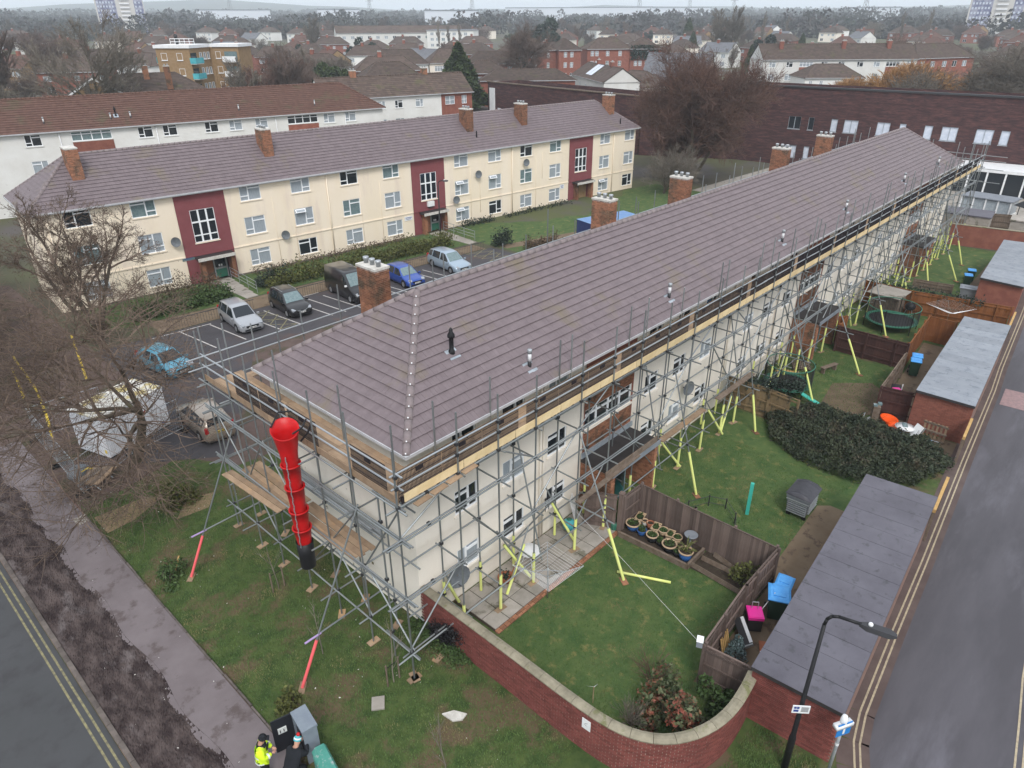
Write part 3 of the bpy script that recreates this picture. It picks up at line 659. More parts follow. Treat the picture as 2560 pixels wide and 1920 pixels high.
for i, (a, b) in enumerate(ends):
    c = SC[i]; door = (c-.75, c+1.45, 0, 2.05)
    facade(MB(), a, b, 0, 7.62, [h for h in hs if a <= h[0] < b]+[door], .35, -.025).build('stair_bay', 'wall_red', blkB)
    MB().box(c-1.35, c+1.75, -.95, -.03, 2.12, 2.3).build('canopy', 'felt_dark', blkB); MB().box(c-1.38, c+1.78, -1.0, -.95, 2.05, 2.32).build('canopy_fascia', 'concrete_white', blkB)
    MB().box(c+1.45, c+1.75, -.7, -.03, 0, 2.12).build('porch_pier', 'brick_orange', blkB); MB().box(c-1.1, c-.75, -.6, -.03, 0, 2.12).build('porch_pier', 'brick_orange', blkB)
    d = MB().box(c-.72, c+1.42, .25, .3, 0, 2.05).build('door_screen', 'glass', blkB)
    if i == 2: MB().box(c-.2, c+1.4, .18, .24, 0, 2.05).build('door', 'timber_old', d).data.materials[0] = M['brick_tan']
    else:
        MB().box(c-.72, c+.1, .19, .24, 0, 2.05).build('door_side_panel', 'brick_orange', d)
        fr = MB().box(c+.14, c+.24, .15, .24, 0, 2.05).box(c+1.2, c+1.3, .15, .24, 0, 2.05).box(c+.24, c+1.2, .15, .24, 1.95, 2.05).box(c+.24, c+1.2, .15, .24, .8, .95).build('door_frame', 'galv', d)
        MB().box(c+.26, c+1.18, .17, .22, .06, .78).build('door_panel', 'green_paint', d)
        MB().box(c+.55, c+.68, .2, .215, 1.02, 1.2).box(c+.75, c+.88, .2, .215, 1.02, 1.2).build('notice', 'white', d)
MB().box(0, SC[0]-2.06, -.06, -.003, 2.34, 2.44).box(SC[0]+2.08, SC[1]-2.06, -.06, -.003, 2.34, 2.44).box(SC[1]+2.08, SC[2]-2.06, -.06, -.003, 2.34, 2.44).box(SC[2]+2.08, BL, -.06, -.003, 2.34, 2.44).build('string_course', 'cream_b', blkB)
for c in SC: MB().box(c-2.05, c+2.07, -.08, -.028, 2.34, 2.44).build('string_course', 'wall_red', blkB)
for i, w in enumerate(ws): win(blkB, w[0], w[1], w[2], w[3], w[4], w[5], w[6], 'cream_b', 0 if w[4] != 'S' else -.025)
vent = MB().rbox((0, -.16, 0), (.98, .04, .36), 0, 0, -.7).mesh('open_vent', 'upvc'); vgl = MB().rbox((0, -.185, 0), (.82, .02, .22), 0, 0, -.7).mesh('pane', 'glass_net')
for c, dx, z in ((0, 8.05, 4.6), (1, 3.4, 4.6), (1, 3.4, 1.75), (1, 8.05, 4.6), (2, 3.4, 1.75)):
    o = obj('open_vent', vent, blkB, (SC[c]+dx+.55, 0, z)); obj('pane', vgl, o)
tile_roof(blkB, -.35, BL+.35, -.35, BW+.35, 7.63, 10.86, 4.29, 'tile', ridge='tile_ridge')
gutter(blkB, -.35, BL+.35, -.35, BW+.35, 7.66)
MB().box(-.3, BL+.3, -.3, BW+.3, 7.45, 7.6).build('soffit', 'white', blkB)
for x in (4.3, 19.5, 42.2, 50.1, 65.1):
    k = brick_stack(blkB, x-.75, x+.1, 1.75, 3.1, 8.6, 11.5, pots=0 if x < 10 else 3)
    MB().box(x-.8, x+.15, 1.68, 1.75, 8.7, 9.1).build('flashing', 'lead', k)
for x, y in ((42.2, 1.1), (65.0, .45)): MB().lathe([(.07, -.1), (.07, .65), (.08, .66), (.05, .72)], (x, y, 8.7 if x < 50 else 8.2), 10).build('vent_pipe', 'black', blkB, True)
for x in (.8, 23.4, 46.25, 63.4): pipe_v(blkB, x, -.09, 0, 7.5, .055, 'cream_b')
for x, z0, z1 in ((18.0, 0, 6.2), (19.8, 0, 5.4), (26.8, .3, 6.6), (29.0, 0, 6.1), (40.3, 0, 6), (41.6, 1, 5.6), (50.0, 0, 6.4), (51, 3.4, 6.4)): pipe_v(blkB, x, -.03, z0, z1, .018, 'cream_b', 'cable')
def onB(x, z, y=0.): return oB+exB*x+eyB*y+Vector((0, 0, z))
for i, (x, z, lb) in enumerate(((9.35, 3.9, 'grey satellite dish left of the first red stair bay'), (18.75, 2.75, 'grey satellite dish at string course right of first red stair bay'), (38.2, 2.95, 'grey satellite dish right of the middle red stair bay at sill height'), (41.3, 5.2, 'grey satellite dish between the two window columns right of middle stair bay'), (48.3, 5.6, 'grey satellite dish high near the downpipe left of third stair bay'))):
    p = onB(x, z); sat_dish(p.x, p.y, p.z, ya-.35, lb)
for x, z, w, h, m, lb in ((9.5, 2.1, 1.0, .3, 'glass_teal', 'pale teal name board left of the first red stair bay'), (31.6, 1.7, .95, .42, 'white', 'white name board left of the middle red stair bay'), (54.0, 1.75, .7, .5, 'white', 'small white name board left of third red stair bay')):
    p = onB(x, z, -.012); t = thing('wall_sign', lb, 'sign', p, ya)
    MB().box(0, w, -.03, 0, 0, h).build('board', m, t); MB().box(.12, w-.12, -.036, -.031, h*.6, h*.74).box(.2, w-.2, -.036, -.031, h*.28, h*.4).build('lettering', 'sign_navy', t)
p = onB(SC[1]+.05, 2.75, -.03); t = thing('wall_lamp_box', 'white box lamp under the middle stair bay window', 'lamp', p, ya); MB().box(-.4, .4, -.25, 0, 0, .5).build('box', 'white', t); MB().box(-.3, .3, -.2, -.02, -.12, 0).build('bracket', 'steel_dark', t)
# ------------------------------------------------------------------ other buildings
def strips_roof(parent, x0, x1, y0, y1, ez, rz, ins, m, gable=False, tw=.6, gauge=.42, under='felt_dark'):
    return tile_roof(parent, x0, x1, y0, y1, ez, rz, ins, m, tw=tw, gauge=gauge, under=under, gable=gable, cap_r=.16, th=.05)
def bg_block(name, label, cat, loc, yaw, L, Wd, H, wallm, roofm, rise, ins, wins, gable=False, ov=.3, tw=.6, gauge=.42, chim=(), z0=-1.5, wallm_end=None, gut=True, extra=None, styles='A'):
    t = thing(name, label, cat, loc, yaw); mb = MB()
    hs = [(w[0], w[0]+w[2], w[1], w[1]+w[3]) for w in wins]
    facade(mb, 0, L, z0, H, hs)
    for f in ((L, 0, L, Wd), (L, Wd, 0, Wd), (0, Wd, 0, 0)): mb.quad((f[0], f[1], z0), (f[2], f[3], z0), (f[2], f[3], H), (f[0], f[1], H))
    if gable: mb.quad((0, 0, H), (0, Wd, H), (0, Wd/2, H+rise-.1)); mb.quad((L, 0, H), (L, Wd, H), (L, Wd/2, H+rise-.1))
    mb.build('wall', wallm, t)
    for i, w in enumerate(wins): win(t, w[0], w[1], w[2], w[3], w[4] if len(w) > 4 else styles, i % 3 == 0, PANES[(i*3+i//4) % 5], wallm)
    rf = strips_roof(t, -ov if not gable else -.15, L+(ov if not gable else .15), -ov, Wd+ov, H, H+rise, 0 if gable else ins, roofm, gable, tw, gauge)
    if gut: gutter(t, -.1, L+.1, -ov, Wd+ov, H+.02, sides='f' if gable else 'fl')
    for c in chim: brick_stack(t, c[0]-.45, c[0]+.45, c[1]-.35, c[1]+.35, H+.3, H+rise+c[2], m=c[3] if len(c) > 3 else 'brick_orange', bricks=False, pots=2)
    return t
ws = []
for x in (-3, 3.3, 14.2, 16.8, 21.4, 24.2, 27.3, 31.2, 36.0, 38.9): ws.append((x-.3, 6.25, 1.5, 1.15)); ws.append((x-.3, 3.4, 1.5, 1.35)); ws.append((x-.3, .7, 1.5, 1.35))
for x in (9.3, 33): ws.append((x-2.0, 6.45, 3.9, .95, 'L')); ws.append((x-2, 3.6, 3.9, 1, 'L'))
ws = [w for w in ws if not any(abs(w[0]+.7-c) < 2.8 and len(w) == 4 for c in (9.3, 33))]
ws = [((w[0]+6,)+w[1:]) for w in ws if w[0] > -5.5]
blkC = bg_block('apartment_block', 'white three storey block under a mossy red brown roof behind the red bay flats', 'building', (13.0, 91.4, 2.0), -.22, 50.0, 8.2, 7.6, 'white_wall', 'tile_red', 3.0, 4.4, ws, tw=.4, gauge=.36)
for x in (15.3, 39): MB().box(x-2, x+1.95, -.05, -.003, 4.75, 6.4).build('brick_panel', 'brick_far', blkC)
for x in (11.2, 17.6, 19.6, 31.5, 41.0): flue(blkC, x, .75, 8.25, 'white')
flue(blkC, 18.2, 1.1, 8.6, 'black')
for x in (12.2, 21.8, 35.5, 44.6): pipe_v(blkC, x, -.08, 0, 7.4, .05, 'white')

ws = []
for i, x in enumerate((2, 5.2, 8.6, 11.5, 15, 18.6, 21.7)): ws += [(x-.5, 3.5, 1.3, 1.1), (x-.6, .6, 1.5, 1.4)]
tD = bg_block('terrace_house', 'white rendered terrace with dark tiled roof behind the bare multi-stem tree', 'house', (61.5, 93.5, 4.5), -.25, 19.0, 7, 5.2, 'white_wall', 'tile_brown', 2.7, 0, [w for w in ws if w[0] < 17], gable=True, chim=((6, 3.6, .8), (18, 3.6, .8)))
dv = Vector((math.cos(-.25), math.sin(-.25), 0)); p = Vector((61.5, 93.5, 4.5))+dv*19.01
bg_block('terrace_house', 'dark red brick end of terrace house with white grid windows', 'house', p, -.25, 5.6, 7, 5.2, 'brick_far', 'tile_brown', 2.7, 0, [(.7, 3.5, 1.7, 1.25, 'G'), (3.7, 3.5, .9, 1.25, 'G'), (.7, .5, 1.7, 1.5, 'G')], gable=True)

# dark brick school-like building, two runs
def dark_run(label, a, b, H, Wd, z0=-1.):
    a, b = Vector(a), Vector(b); d = b-a; L = d.length; yaw = math.atan2(d.y, d.x)
    return thing('brick_building', label, 'building', (a.x, a.y, 0), yaw), L
E1, L = dark_run('long dark purple brick building with paired tall windows beyond the scaffolded block', (109.6, 52, 0), (114.6, 3, 0), 11, 14)
wy = [(44.9, 43.1, 2), (42.0, 41.2, 1), (38.8, 37.9, 1), (37.0, 35.1, 2), (32.6, 30.9, 2), (29.7, 28.9, 1), (26.6, 25.6, 1), (24.5, 22.6, 2), (20.5, 18.5, 2), (17.7, 16.7, 1), (13.5, 11.7, 2), (9, 7.3, 2)]
ws = [(52-y0, 5.3, y0-y1, 1.75) for y0, y1, n in wy]; ns_ = [n for *_, n in wy]
ws2 = [(52-y0, 1.2, y0-y1, 1.75) for y0, y1, n in wy]
mb = MB(); facade(mb, 0, L, -1, 11, [(w[0], w[0]+w[2], w[1], w[1]+w[3]) for w in ws+ws2], .2)
for f in ((L, 0, L, 8), (L, 8, 0, 8), (0, 8, 0, 0)): mb.quad((f[0], f[1], -1), (f[2], f[3], -1), (f[2], f[3], 11), (f[0], f[1], 11))
mb.build('wall', 'brick_dark', E1); MB().quad((0, 0, 10.3), (L, 0, 10.3), (L, 8, 10.3), (0, 8, 10.3)).build('roof', 'felt_dark', E1)
MB().box(-.15, L, -.15, .25, 11, 11.25).box(-.15, .25, .25, 8, 11, 11.25).build('parapet_cap', 'steel_dark', E1)
for i, w in enumerate(ws+ws2): win(E1, w[0], w[1], w[2], w[3], 'D' if (ns_+ns_)[i] == 2 else 'O', False, 'glass_pale' if i > 1 else 'glass', 'lead', .06, 0, 'lead')
MB().box(20, L, -6, -.02, 2.75, 3.1).build('canopy', 'white', E1); MB().box(20, L, -5.8, -5.6, 0, 2.75).build('canopy_glazing', 'glass', E1)
for k in range(13): MB().box(20.4+k*2, 20.6+k*2, -5.95, -5.82, 0, 2.75).build('canopy_post', 'white', E1)
E2, L = dark_run('windowless dark purple brick wing behind the red bay flats', (108, 106, 0), (102.3, 66.5, 0), 9, 20)
mb = MB(); facade(mb, 0, L, -1, 9, [])
for f in ((L, 0, L, 8), (L, 8, 0, 8), (0, 8, 0, 0)): mb.quad((f[0], f[1], -1), (f[2], f[3], -1), (f[2], f[3], 9), (f[0], f[1], 9))
mb.build('wall', 'brick_dark', E2); MB().quad((0, 0, 8.3), (L, 0, 8.3), (L, 8, 8.3), (0, 8, 8.3)).build('roof', 'felt_dark', E2)
MB().box(-.15, L+.15, -.15, .25, 9, 9.2).build('parapet_cap', 'timber_old', E2)
MB().box(.8, 2.4, -.25, -.05, 1.5, 8).build('panel', 'white', E2); win(E2, 3.2, 2.6, 1, 1.8, 'D', False, 'glass_pale', 'lead', -.1); win(E2, 6.4, 2.6, .6, 1.5, 'O', False, 'glass_pale', 'lead', -.1)
E3 = thing('brick_building', 'low dark brick link between the windowless wing and the paired window building', 'building', (102.6, 66, 0), math.atan2(-14, 7.2))
MB().box(0, 15.7, 0, 8, -1, 7.3).build('wall', 'brick_dark', E3); MB().box(-.1, 15.8, -.1, .2, 7.3, 7.5).build('parapet_cap', 'timber_old', E3)
for x in (2.5, 5, 9, 12): win(E3, x, 3.6, 1.0, 1.7, 'D', False, 'glass_pale', 'lead', -.1, 0, 'lead')

# brown brick flats with teal balconies
F_ = thing('apartment_block', 'brown brick four storey flats with teal balconies and white flat roof edge', 'building', (60.2, 144.5, 4.5), -.93)
def flat_unit(x, y, L, Wd, H=11):
    MB().box(x, x+L, y, y+Wd, -1, H-.02).build('wall', 'brick_tan', F_)
    MB().box(x-.25, x+L+.25, y-.25, y+Wd+.25, H, H+.55).build('roof_edge', 'white', F_)
flat_unit(0, 0, 6.5, 7.6)
for z in (1.2, 3.9, 6.6, 9.2):
    for x in (.9, 3.9): win(F_, x, z-.2, 1.1, 1.2, 'O', False, 'glass', 'white', -.06)
    b = MB().box(6.52, 7.6, -.3, 2.6, z-.9, z-.75).build('balcony', 'concrete_white', F_); MB().box(6.5, 7.65, -.36, -.3, z-.75, z+.2).box(7.6, 7.66, -.3, 2.6, z-.75, z+.2).build('balcony_panel', 'teal_panel', b)
    MB().box(6.5, 6.56, .2, 2.2, z-.7, z+1).build('pane', 'glass', F_)
    b = MB().box(-1.3, -.02, 2, 5, z-.9, z-.75).build('balcony', 'concrete_white', F_); MB().box(-1.36, -1.3, 2, 5, z-.75, z+.2).build('balcony_panel', 'teal_panel', b)
    for y in (3.4, 4.9, 6.3): win(F_, 0, 0, .9, 1.2, 'O', False, 'glass_net', 'white').matrix_basis = Matrix.Translation((6.58, y, z-.2)) @ Matrix.Rotation(math.pi/2, 4, 'Z')
flat_unit(7.0, 7.8, 5.2, 5.5)
for z in (1.2, 3.9, 6.6, 9.2):
    win(F_, 7.5, z-.2, 1.0, 1.2, 'O', False, 'glass', 'white', 7.74)
    b = MB().box(9.2, 11.9, 6.8, 7.78, z-.9, z-.75).build('balcony', 'concrete_white', F_); MB().box(9.2, 11.9, 6.76, 6.8, z-.75, z+.2).build('balcony_panel', 'white' if z > 3 else 'teal_panel', b); MB().box(9.3, 11.8, 7.73, 7.78, z-.6, z+1).build('pane', 'glass_teal', F_)
MB().box(4.5, 7.0, 7.7, 12, -1, 10.9).build('stair_core', 'brick_tan', F_)
rl = MB()
for z in (12, 12.5): rl.path([(1.5, 3, z), (6.2, 3, z)], .05, 4)
for k in range(6): rl.tubes([[1.5+k*.93, 3, 11.4]], [[1.5+k*.93, 3, 12.5]], .05, None, 4)
rl.build('roof_rail', 'white', F_); MB().lathe([(.3, 0), (.3, 1.4), (.4, 1.5), (.2, 1.9)], (2.2, 4, 11.4), 8).build('roof_cowl', 'black', F_)

# red brick three storey flats, a cluster of hipped units with white sash windows
G_ = []
def red_unit(label, loc, yaw, L, Wd, wins, H=8, rise=2.8): return bg_block('apartment_block', label, 'building', loc, yaw, L, Wd, H, 'brick_far', 'tile_brown', rise, min(L, Wd)/2-.1, wins, chim=(), styles='G')
def cols(xs, w=.95): return [(x, z, w, 1.35, 'G') for x in xs for z in (.9, 3.6, 6.2)]
red_unit('left red brick unit of sash windowed flats, half behind the tall bare tree', (152.5, 137.5, 4.5), -.15, 13, 9, cols((1, 3.6, 5, 9.6)))
red_unit('projecting hipped red brick unit in the middle of the sash windowed flats', (164.6, 134, 4.5), -.5, 6.6, 9, cols((1.5, 3.4)))
red_unit('right red brick unit of sash windowed flats behind the ivy gable', (175.5, 132.5, 4.5), -.72, 13, 9, cols((1, 2.3, 5.4, 9)))
t = red_unit('ivy hung red brick unit at right end of sash windowed flats', (184.5, 124, 4.5), -.72, 9, 9, cols((1.2, 2.5, 4.4, 7)))
MB().leaves(np.stack([RNG.uniform(0, 8, 900), RNG.normal(-.25, .15, 900), RNG.uniform(5.2, 9, 900)], 1), .3, RNG).build('ivy', 'leaf_dark', t)
bg_block('house', 'red brick house with white windows just right of the sash windowed flats', 'house', (192, 118, 4.5), -.72, 9, 8, 6.2, 'brick_far', 'tile_brown', 2.6, 3.5, [(1, 4, 1.2, 1.5, 'D'), (6, 4, 1.8, 1.5, 'D'), (1, .8, 2, 1.4, 'D')])

# white three storey row with red panels (right)
ws = []
for i, x in enumerate((2.2, 6.3, 14.6, 18.7, 23.2, 27.2, 35.2, 39.5)): ws += [(x-.6, 6.0, 1.5, 1.15), (x-.6, 3.2, 1.5, 1.35), (x-.6, .5, 1.5, 1.35)]
for x in (10.4, 31.2): ws += [(x-1.6, 6.1, 3.2, 1.0, 'L'), (x-1.6, 3.3, 3.2, 1.0, 'L')]
yJ = math.atan2(53.1-76, 197-173.6)
tJ = bg_block('apartment_block', 'white three storey row with red panels and white gable at upper right', 'building', (171.4, 78.2, 3.9), yJ, 37, 8.5, 7.6, 'white_wall', 'tile_brown', 3.2, 0, [w for w in ws if w[0] < 35], gable=True, chim=((5, 3.0, .6, 'brick_far'), (20, 3.0, .6, 'brick_far'), (31, 3, .6, 'brick_far')))
for x in (10.4, 31.2): MB().box(x-1.6, x+1.6, -.05, -.003, 4.4, 6.05).box(x-1.6, x+1.6, -.05, -.003, 1.5, 3.25).build('brick_panel', 'brick_far', tJ)
bg_block('apartment_block', 'red brick continuation of the white row behind the orange willow', 'building', (199.5, 53.0, 3.9), yJ+.35, 20, 8.5, 7.6, 'brick_far', 'tile_brown', 3.0, 4, [(x, 5.6, 1.5, 1.3, 'D') for x in (1.5, 5, 9, 12.5, 16)])
bg_block('house', 'white hipped roof house just above the dark brick building parapet', 'house', (168.5, 66.5, 3.3), -.8, 13, 8.5, 5.0, 'white_wall', 'tile_brown', 2.6, 3.8, [(1, 3.2, .7, 1.2, 'D'), (3.4, 3.2, .7, 1.2, 'D'), (7, 3.2, .9, 1.1, 'D'), (10, 3.2, .9, 1.1, 'D'), (1, .6, .8, 1.2, 'D')])
for i, (x, y, w, m) in enumerate(((150, 46, 9, 'white_wall'), (160, 33, 8, 'white_wall'), (152, 27, 10, 'cream_b'), (163, 21, 9, 'cream_b'))):
    bg_block('house', ('pale house half hidden under the orange willow', 'pale house between orange willow and spreading oak', 'white low house behind the oak branches', 'cream house right of the spreading oak trunk')[i], 'house', (x, y, 3), -1.2, w, 7, 4.6, m, 'tile_brown', 2.3, 3, [(1.2, 2.9, 1.3, 1.2, 'D'), (5, 2.9, 1.3, 1.2, 'D')])

# pair of grey white houses with solar panel, grey chapel-like house
tI = bg_block('house', 'long grey rendered house with two solar panels on its brown roof', 'house', (148.5, 116.5, 3.0), math.atan2(91.1-120, 128.8-150.8), 27, 8, 5.0, 'white_wall', 'tile_brown', 2.7, 0, [(7, 2.4, 1.0, 1.6, 'D'), (12, 2.4, 1.1, 1.4, 'D'), (19, 2.4, .8, 1.3, 'D'), (23, 2.4, .8, 1.3, 'D')], gable=True, chim=((9, 4, .9, 'brick_far'), (19.5, 4, .9, 'brick_far')))
sp = MB()
for k in range(2): sp.add([(10+k*2.6, .6, 5.72), (12.4+k*2.6, .6, 5.72), (12.4+k*2.6, 3.6, 7.72), (10+k*2.6, 3.6, 7.72)], [[0, 1, 2, 3]])
sp.build('solar_panel', 'glass_pale', tI)
bg_block('house', 'mossy brown hipped house right of the solar panel house', 'house', (141.5, 101.5, 2.6), -1.75, 12, 9, 4.2, 'cream', 'tile_brown', 3, 4, [(9.5, 1.4, 1.2, 2, 'O')])
tH = bg_block('chapel_house', 'tan gabled house with big blue grey slate roof near the copper tree', 'house', (150.5, 98.0, 2.5), -1.35, 15, 10, 4.5, 'concrete', 'tile_grey', 6, 0, [(.8, 1.8, 1.6, 1.5, 'D'), (3.6, 1.4, 1, 1.8, 'O'), (8, 1.2, 3.4, 1.4, 'L')], gable=True)
bg_block('house', 'red brick two storey house with white windows right of the dark conifer', 'house', (113.6, 117.6, 4.5), -.486, 9.5, 7.5, 5.2, 'brick_far', 'tile_brown', 2.4, 3.4, [(1.2, 3.2, 2.2, 1.4, 'D'), (6, 3.2, 1.8, 1.3, 'D'), (1.2, .6, 2.2, 1.4, 'D')])
bg_block('house', 'red brick hipped house behind the conifer with a pale bay window', 'house', (137, 142, 4.5), -.7, 14, 8, 5.4, 'brick_far', 'tile_brown', 2.8, 3.6, [(1, 3.5, 1.6, 1.4, 'D'), (5, 3.5, 2.6, 1.3, 'L'), (10.6, 3.4, 1.2, 1.4, 'D')])
bg_block('bungalow', 'long low mossy roofed building behind the windowless dark brick wing', 'building', (112.5, 112.5, 4.4), -.75, 20, 8, 4.2, 'brick_far', 'tile_brown', 2.0, 4, [])
bg_block('house', 'dark hipped roof house just above the white terrace ridge', 'house', (92, 125.5, 4.5), -.44, 13, 9, 4.6, 'cream', 'tile_brown', 3.2, 4.2, [])
bg_block('house', 'wide white house with navy bay left of the big conifer', 'house', (120, 160, 4.5), -.6, 15, 8, 5.3, 'white_wall', 'tile_brown', 3.4, 4, [(6, 3.3, 1.2, 1.4, 'O'), (9.6, 3.2, 2.4, 1.4, 'D'), (12.5, 3.2, 1.2, 1.2, 'D'), (3, 3.2, 1, 1, 'O')])
bg_block('house', 'cream semi detached house with three part windows left of conifer', 'house', (134.5, 153.5, 4.5), -.55, 10, 8, 5.3, 'cream', 'tile_brown', 3.4, 3.8, [(1.4, 3.3, 2.8, 1.3, 'L'), (1.6, .6, 2.8, 1.5, 'L'), (6.5, 3.3, 2, 1.3, 'D')])
bg_block('house', 'brown hipped roof house directly in front of the balconied flats', 'house', (44.5, 131, 4.5), -.3, 16, 9, 5.0, 'cream', 'tile_brown', 2.6, 4.2, [], chim=((10.4, -.1, 1.2, 'brick_orange'), (7.4, 3.2, 1.2)))
tw_ = bg_block('house', 'tan brick gabled house with white bargeboards below the tall bare trees at far left', 'house', (42, 139, 4.5), -1.9, 9, 8.5, 4.6, 'brick_tan', 'tile_brown', 2.8, 0, [], gable=True)
win(tw_, 0, 0, 1.6, 1.5, 'D', False, 'glass_net', 'white').matrix_basis = Matrix.Translation((9.06, 3.2, 1.6)) @ Matrix.Rotation(math.pi/2, 4, 'Z')
bb = MB()
for s in (-1, 1): bb.add([(9.2, 4.25, 7.6), (9.2, 4.25, 7.3), (9.2, 4.25+s*4.6, 4.5), (9.2, 4.25+s*4.6, 4.8)], [[0, 1, 2, 3]])
bb.build('bargeboard', 'white', tw_)
bg_block('long_block', 'long white three storey block with dark roof far beyond the conifer', 'building', (236, 341, 6.5), -.5, 68, 10, 7.4, 'white_wall', 'tile_brown', 3.4, 0, [(3+i*4.4, 4.6, 1.8, 1.4, 'D') for i in range(15)], gable=True, tw=2, gauge=.8)
bl = bg_block('flat_block', 'grey white flat roofed block far away above the conifer', 'building', (277, 317, 6), -1.05, 26, 10, 9, 'white_wall', 'felt_pale', .4, 4, [(2+i*3.1, z, 1.8, 1.4, 'D') for i in range(7) for z in (1.2, 4, 6.6)], tw=2, gauge=.9)
for i, (az, r, L, h) in enumerate(((47, 900, 60, 7), (41, 1250, 90, 9), (36, 1350, 160, 9), (31, 1400, 120, 8), (18, 1150, 60, 7), (62, 1100, 90, 7), (55, 1000, 50, 8))):
    x, y = r*math.cos(R(az)), r*math.sin(R(az)); t = thing('warehouse', ('pale distant shed above the white long block', 'pale flat warehouse on skyline above the red flats', 'longest pale warehouse on the skyline', 'pale warehouse on the skyline left of the three poplars', 'white distant roof below the right hand tower', 'pale distant roofs above the balconied flats', 'small pale block on the skyline right of balconied flats')[i], 'warehouse', (x, y, float(gz(x, y))+6), R(az-90))
    MB().box(-L/2, L/2, -15, 15, -8, h+3).build('wall', 'warehouse', t); MB().box(-L/2-.5, L/2+.5, -15.5, 15.5, h+3, h+4).build('roof', 'felt_pale', t)
def tower(label, x, y, w, H, n, yaw):
    t = thing('tower_block', label, 'tower block', (x, y, float(gz(x, y))), yaw)
    MB().box(-w/2, w/2, -w*.4, w*.4, 0, H).build('wall', 'tower_pale', t); MB().box(-w/2-.3, w/2+.3, -w*.4-.3, w*.4+.3, H, H+.8).build('roof', 'felt_pale', t)
    pn = MB().box(-w/2+1, -w*.08, -w*.4-.12, -w*.4, 1, H-1).box(w*.3, w/2-.6, -w*.4-.12, -w*.4, 1, H-1).build('cladding', 'tower_panel', t)
    wm = MB().box(0, 1.1, -.06, 0, 0, 1.3).mesh('pane', 'glass_pale'); bm = MB().box(0, w*.2, -1.1, 0, 0, 1.0).mesh('balcony', 'white')
    for k in range(n):
        z = 2.2+k*2.8
        for j in range(6): obj('pane', wm, t, (-w/2+1.4+j*w*.06, -w*.4-.13, z))
        for j in range(2): obj('pane', wm, t, (w*.32+j*w*.08, -w*.4-.13, z))
        obj('balcony', bm, t, (0, -w*.4, z-.6))
    return t
tower('purple and grey clad tower block at the top left skyline', 253, 657, 34, 58, 19, -.35)
tower('checkered tower block at the top right skyline', 610, 121, 31, 58, 19, -1.35)
# ------------------------------------------------------------------ scaffolding round the near block
sc = thing('scaffold', 'galvanised tube scaffolding with plywood toe boards and yellow foam sleeves round the cream block', 'scaffold', (9.9, 13.7, 0))
YO, YI = 13.68, 14.9; XE, XEI = 9.9, 11.0; YB, YBI = 25.6, 24.45
r_ = .032
px = [9.86, 12.28, 14.15, 16.05, 18.68, 20.75, 22.7, 24.75, 27.05, 29.25, 31.4, 33.0, 35.3]
while px[-1] < 80: px.append(px[-1]+random.uniform(1.95, 2.3))
coup = []
def tub(n, p, q, m='steel', r=r_): return tube_obj(n, p, q, r, m, sc)
for i, x in enumerate(px):
    top = random.uniform(9.2, 9.75); x2 = x+random.uniform(-.03, .03)
    tub('scaffold_pole', (x, YO, .05), (x2, YO, top))
    tub('scaffold_pole', (x+.16, YI, .05), (x+.16, YI, 9.35 if i % 3 == 1 else 7.3))
    for z in (1.25, 3.62, 6.0): coup += [(x, YO, z), (x+.16, YI, z)]; tub('transom_tube', (x+.07, YO-random.uniform(.15, .5), z-.07), (x+.09, YI+random.uniform(.1, .35), z-.07))
    tub('transom_tube', (x+.07, YO-.25, 7.22), (x+.07, YI+.1, 7.22)); coup += [(x, YO, 7.25), (x, YO, 8.35), (x, YO, 7.95)]
    if i % 2 == 0: tub('scaffold_pole', (x+.9, YI+.02, 7.1), (x+.9, YI+.02, random.uniform(8.9, 9.4)))
    MB().rbox((x, YO, .035), (.5, .23, .04), random.uniform(-.4, .4)).build('sole_board', 'board', sc, world=True)
    if i > 0:
        tub('foam_sleeve', (x, YO, .08), (x+random.uniform(-.04, .04), YO, random.uniform(1.55, 1.95)), 'foam', .06); tub('foam_sleeve', (x+.16, YI, .08), (x+.16, YI, random.uniform(1.5, 1.85)), 'foam', .055)
def ledgers(a, b, fixed, ax, z, n, m='steel', seg=6.2, dbl=False):
    s = a
    while s < b-.4:
        e = min(s+seg+random.uniform(-.5, .3), b); o = random.uniform(-.015, .015)
        P = (lambda t: (t, fixed+o, z)) if ax == 'x' else (lambda t: (fixed+o, t, z))
        tub(n, P(s-.15), P(e+.15), m)
        if dbl: tub(n, tuple(np.add(P(s-.3), (0, 0, .12))), tuple(np.add(P(e+.2), (0, 0, .12))), m)
        s = e
for z in (1.25, 3.62, 6.0): ledgers(9.4, 80.6, YO-.06, 'x', z, 'ledger_tube', dbl=z > 2); ledgers(10.9, 80, YI+.06, 'x', z, 'ledger_tube')
ledgers(9.6, 80.6, YO+.06, 'x', 7.2, 'ledger_tube'); ledgers(10.9, 80, YI, 'x', 7.18, 'ledger_tube')
for z in (7.95, 8.4): ledgers(9.85, 82, YO+.055, 'x', z, 'guard_rail', 'galv')
# facade braces, swapping direction bay by bay
for i in range(0, len(px)-2, 2):
    for k, (za, zb) in enumerate(((1.25, 3.6), (3.6, 6.0), (6.0, 7.2))):
        j = (i//2+k) % 2; xa, xb = (px[i], px[i+1]) if k % 2 == 0 else (px[i+1], px[i+2])
        if j: xa, xb = xb, xa
        tub('brace_tube', (xa, YO+.1, za), (xb, YO+.1, zb))
for i in range(3, len(px)-2, 4): tub('brace_tube', (px[i]+.4, YO-.08, 1.0), (px[i]+.4, YI, 6.0)); tub('brace_tube', (px[i]-.3, YI, 1.2), (px[i]+1.5, YO, 3.6))
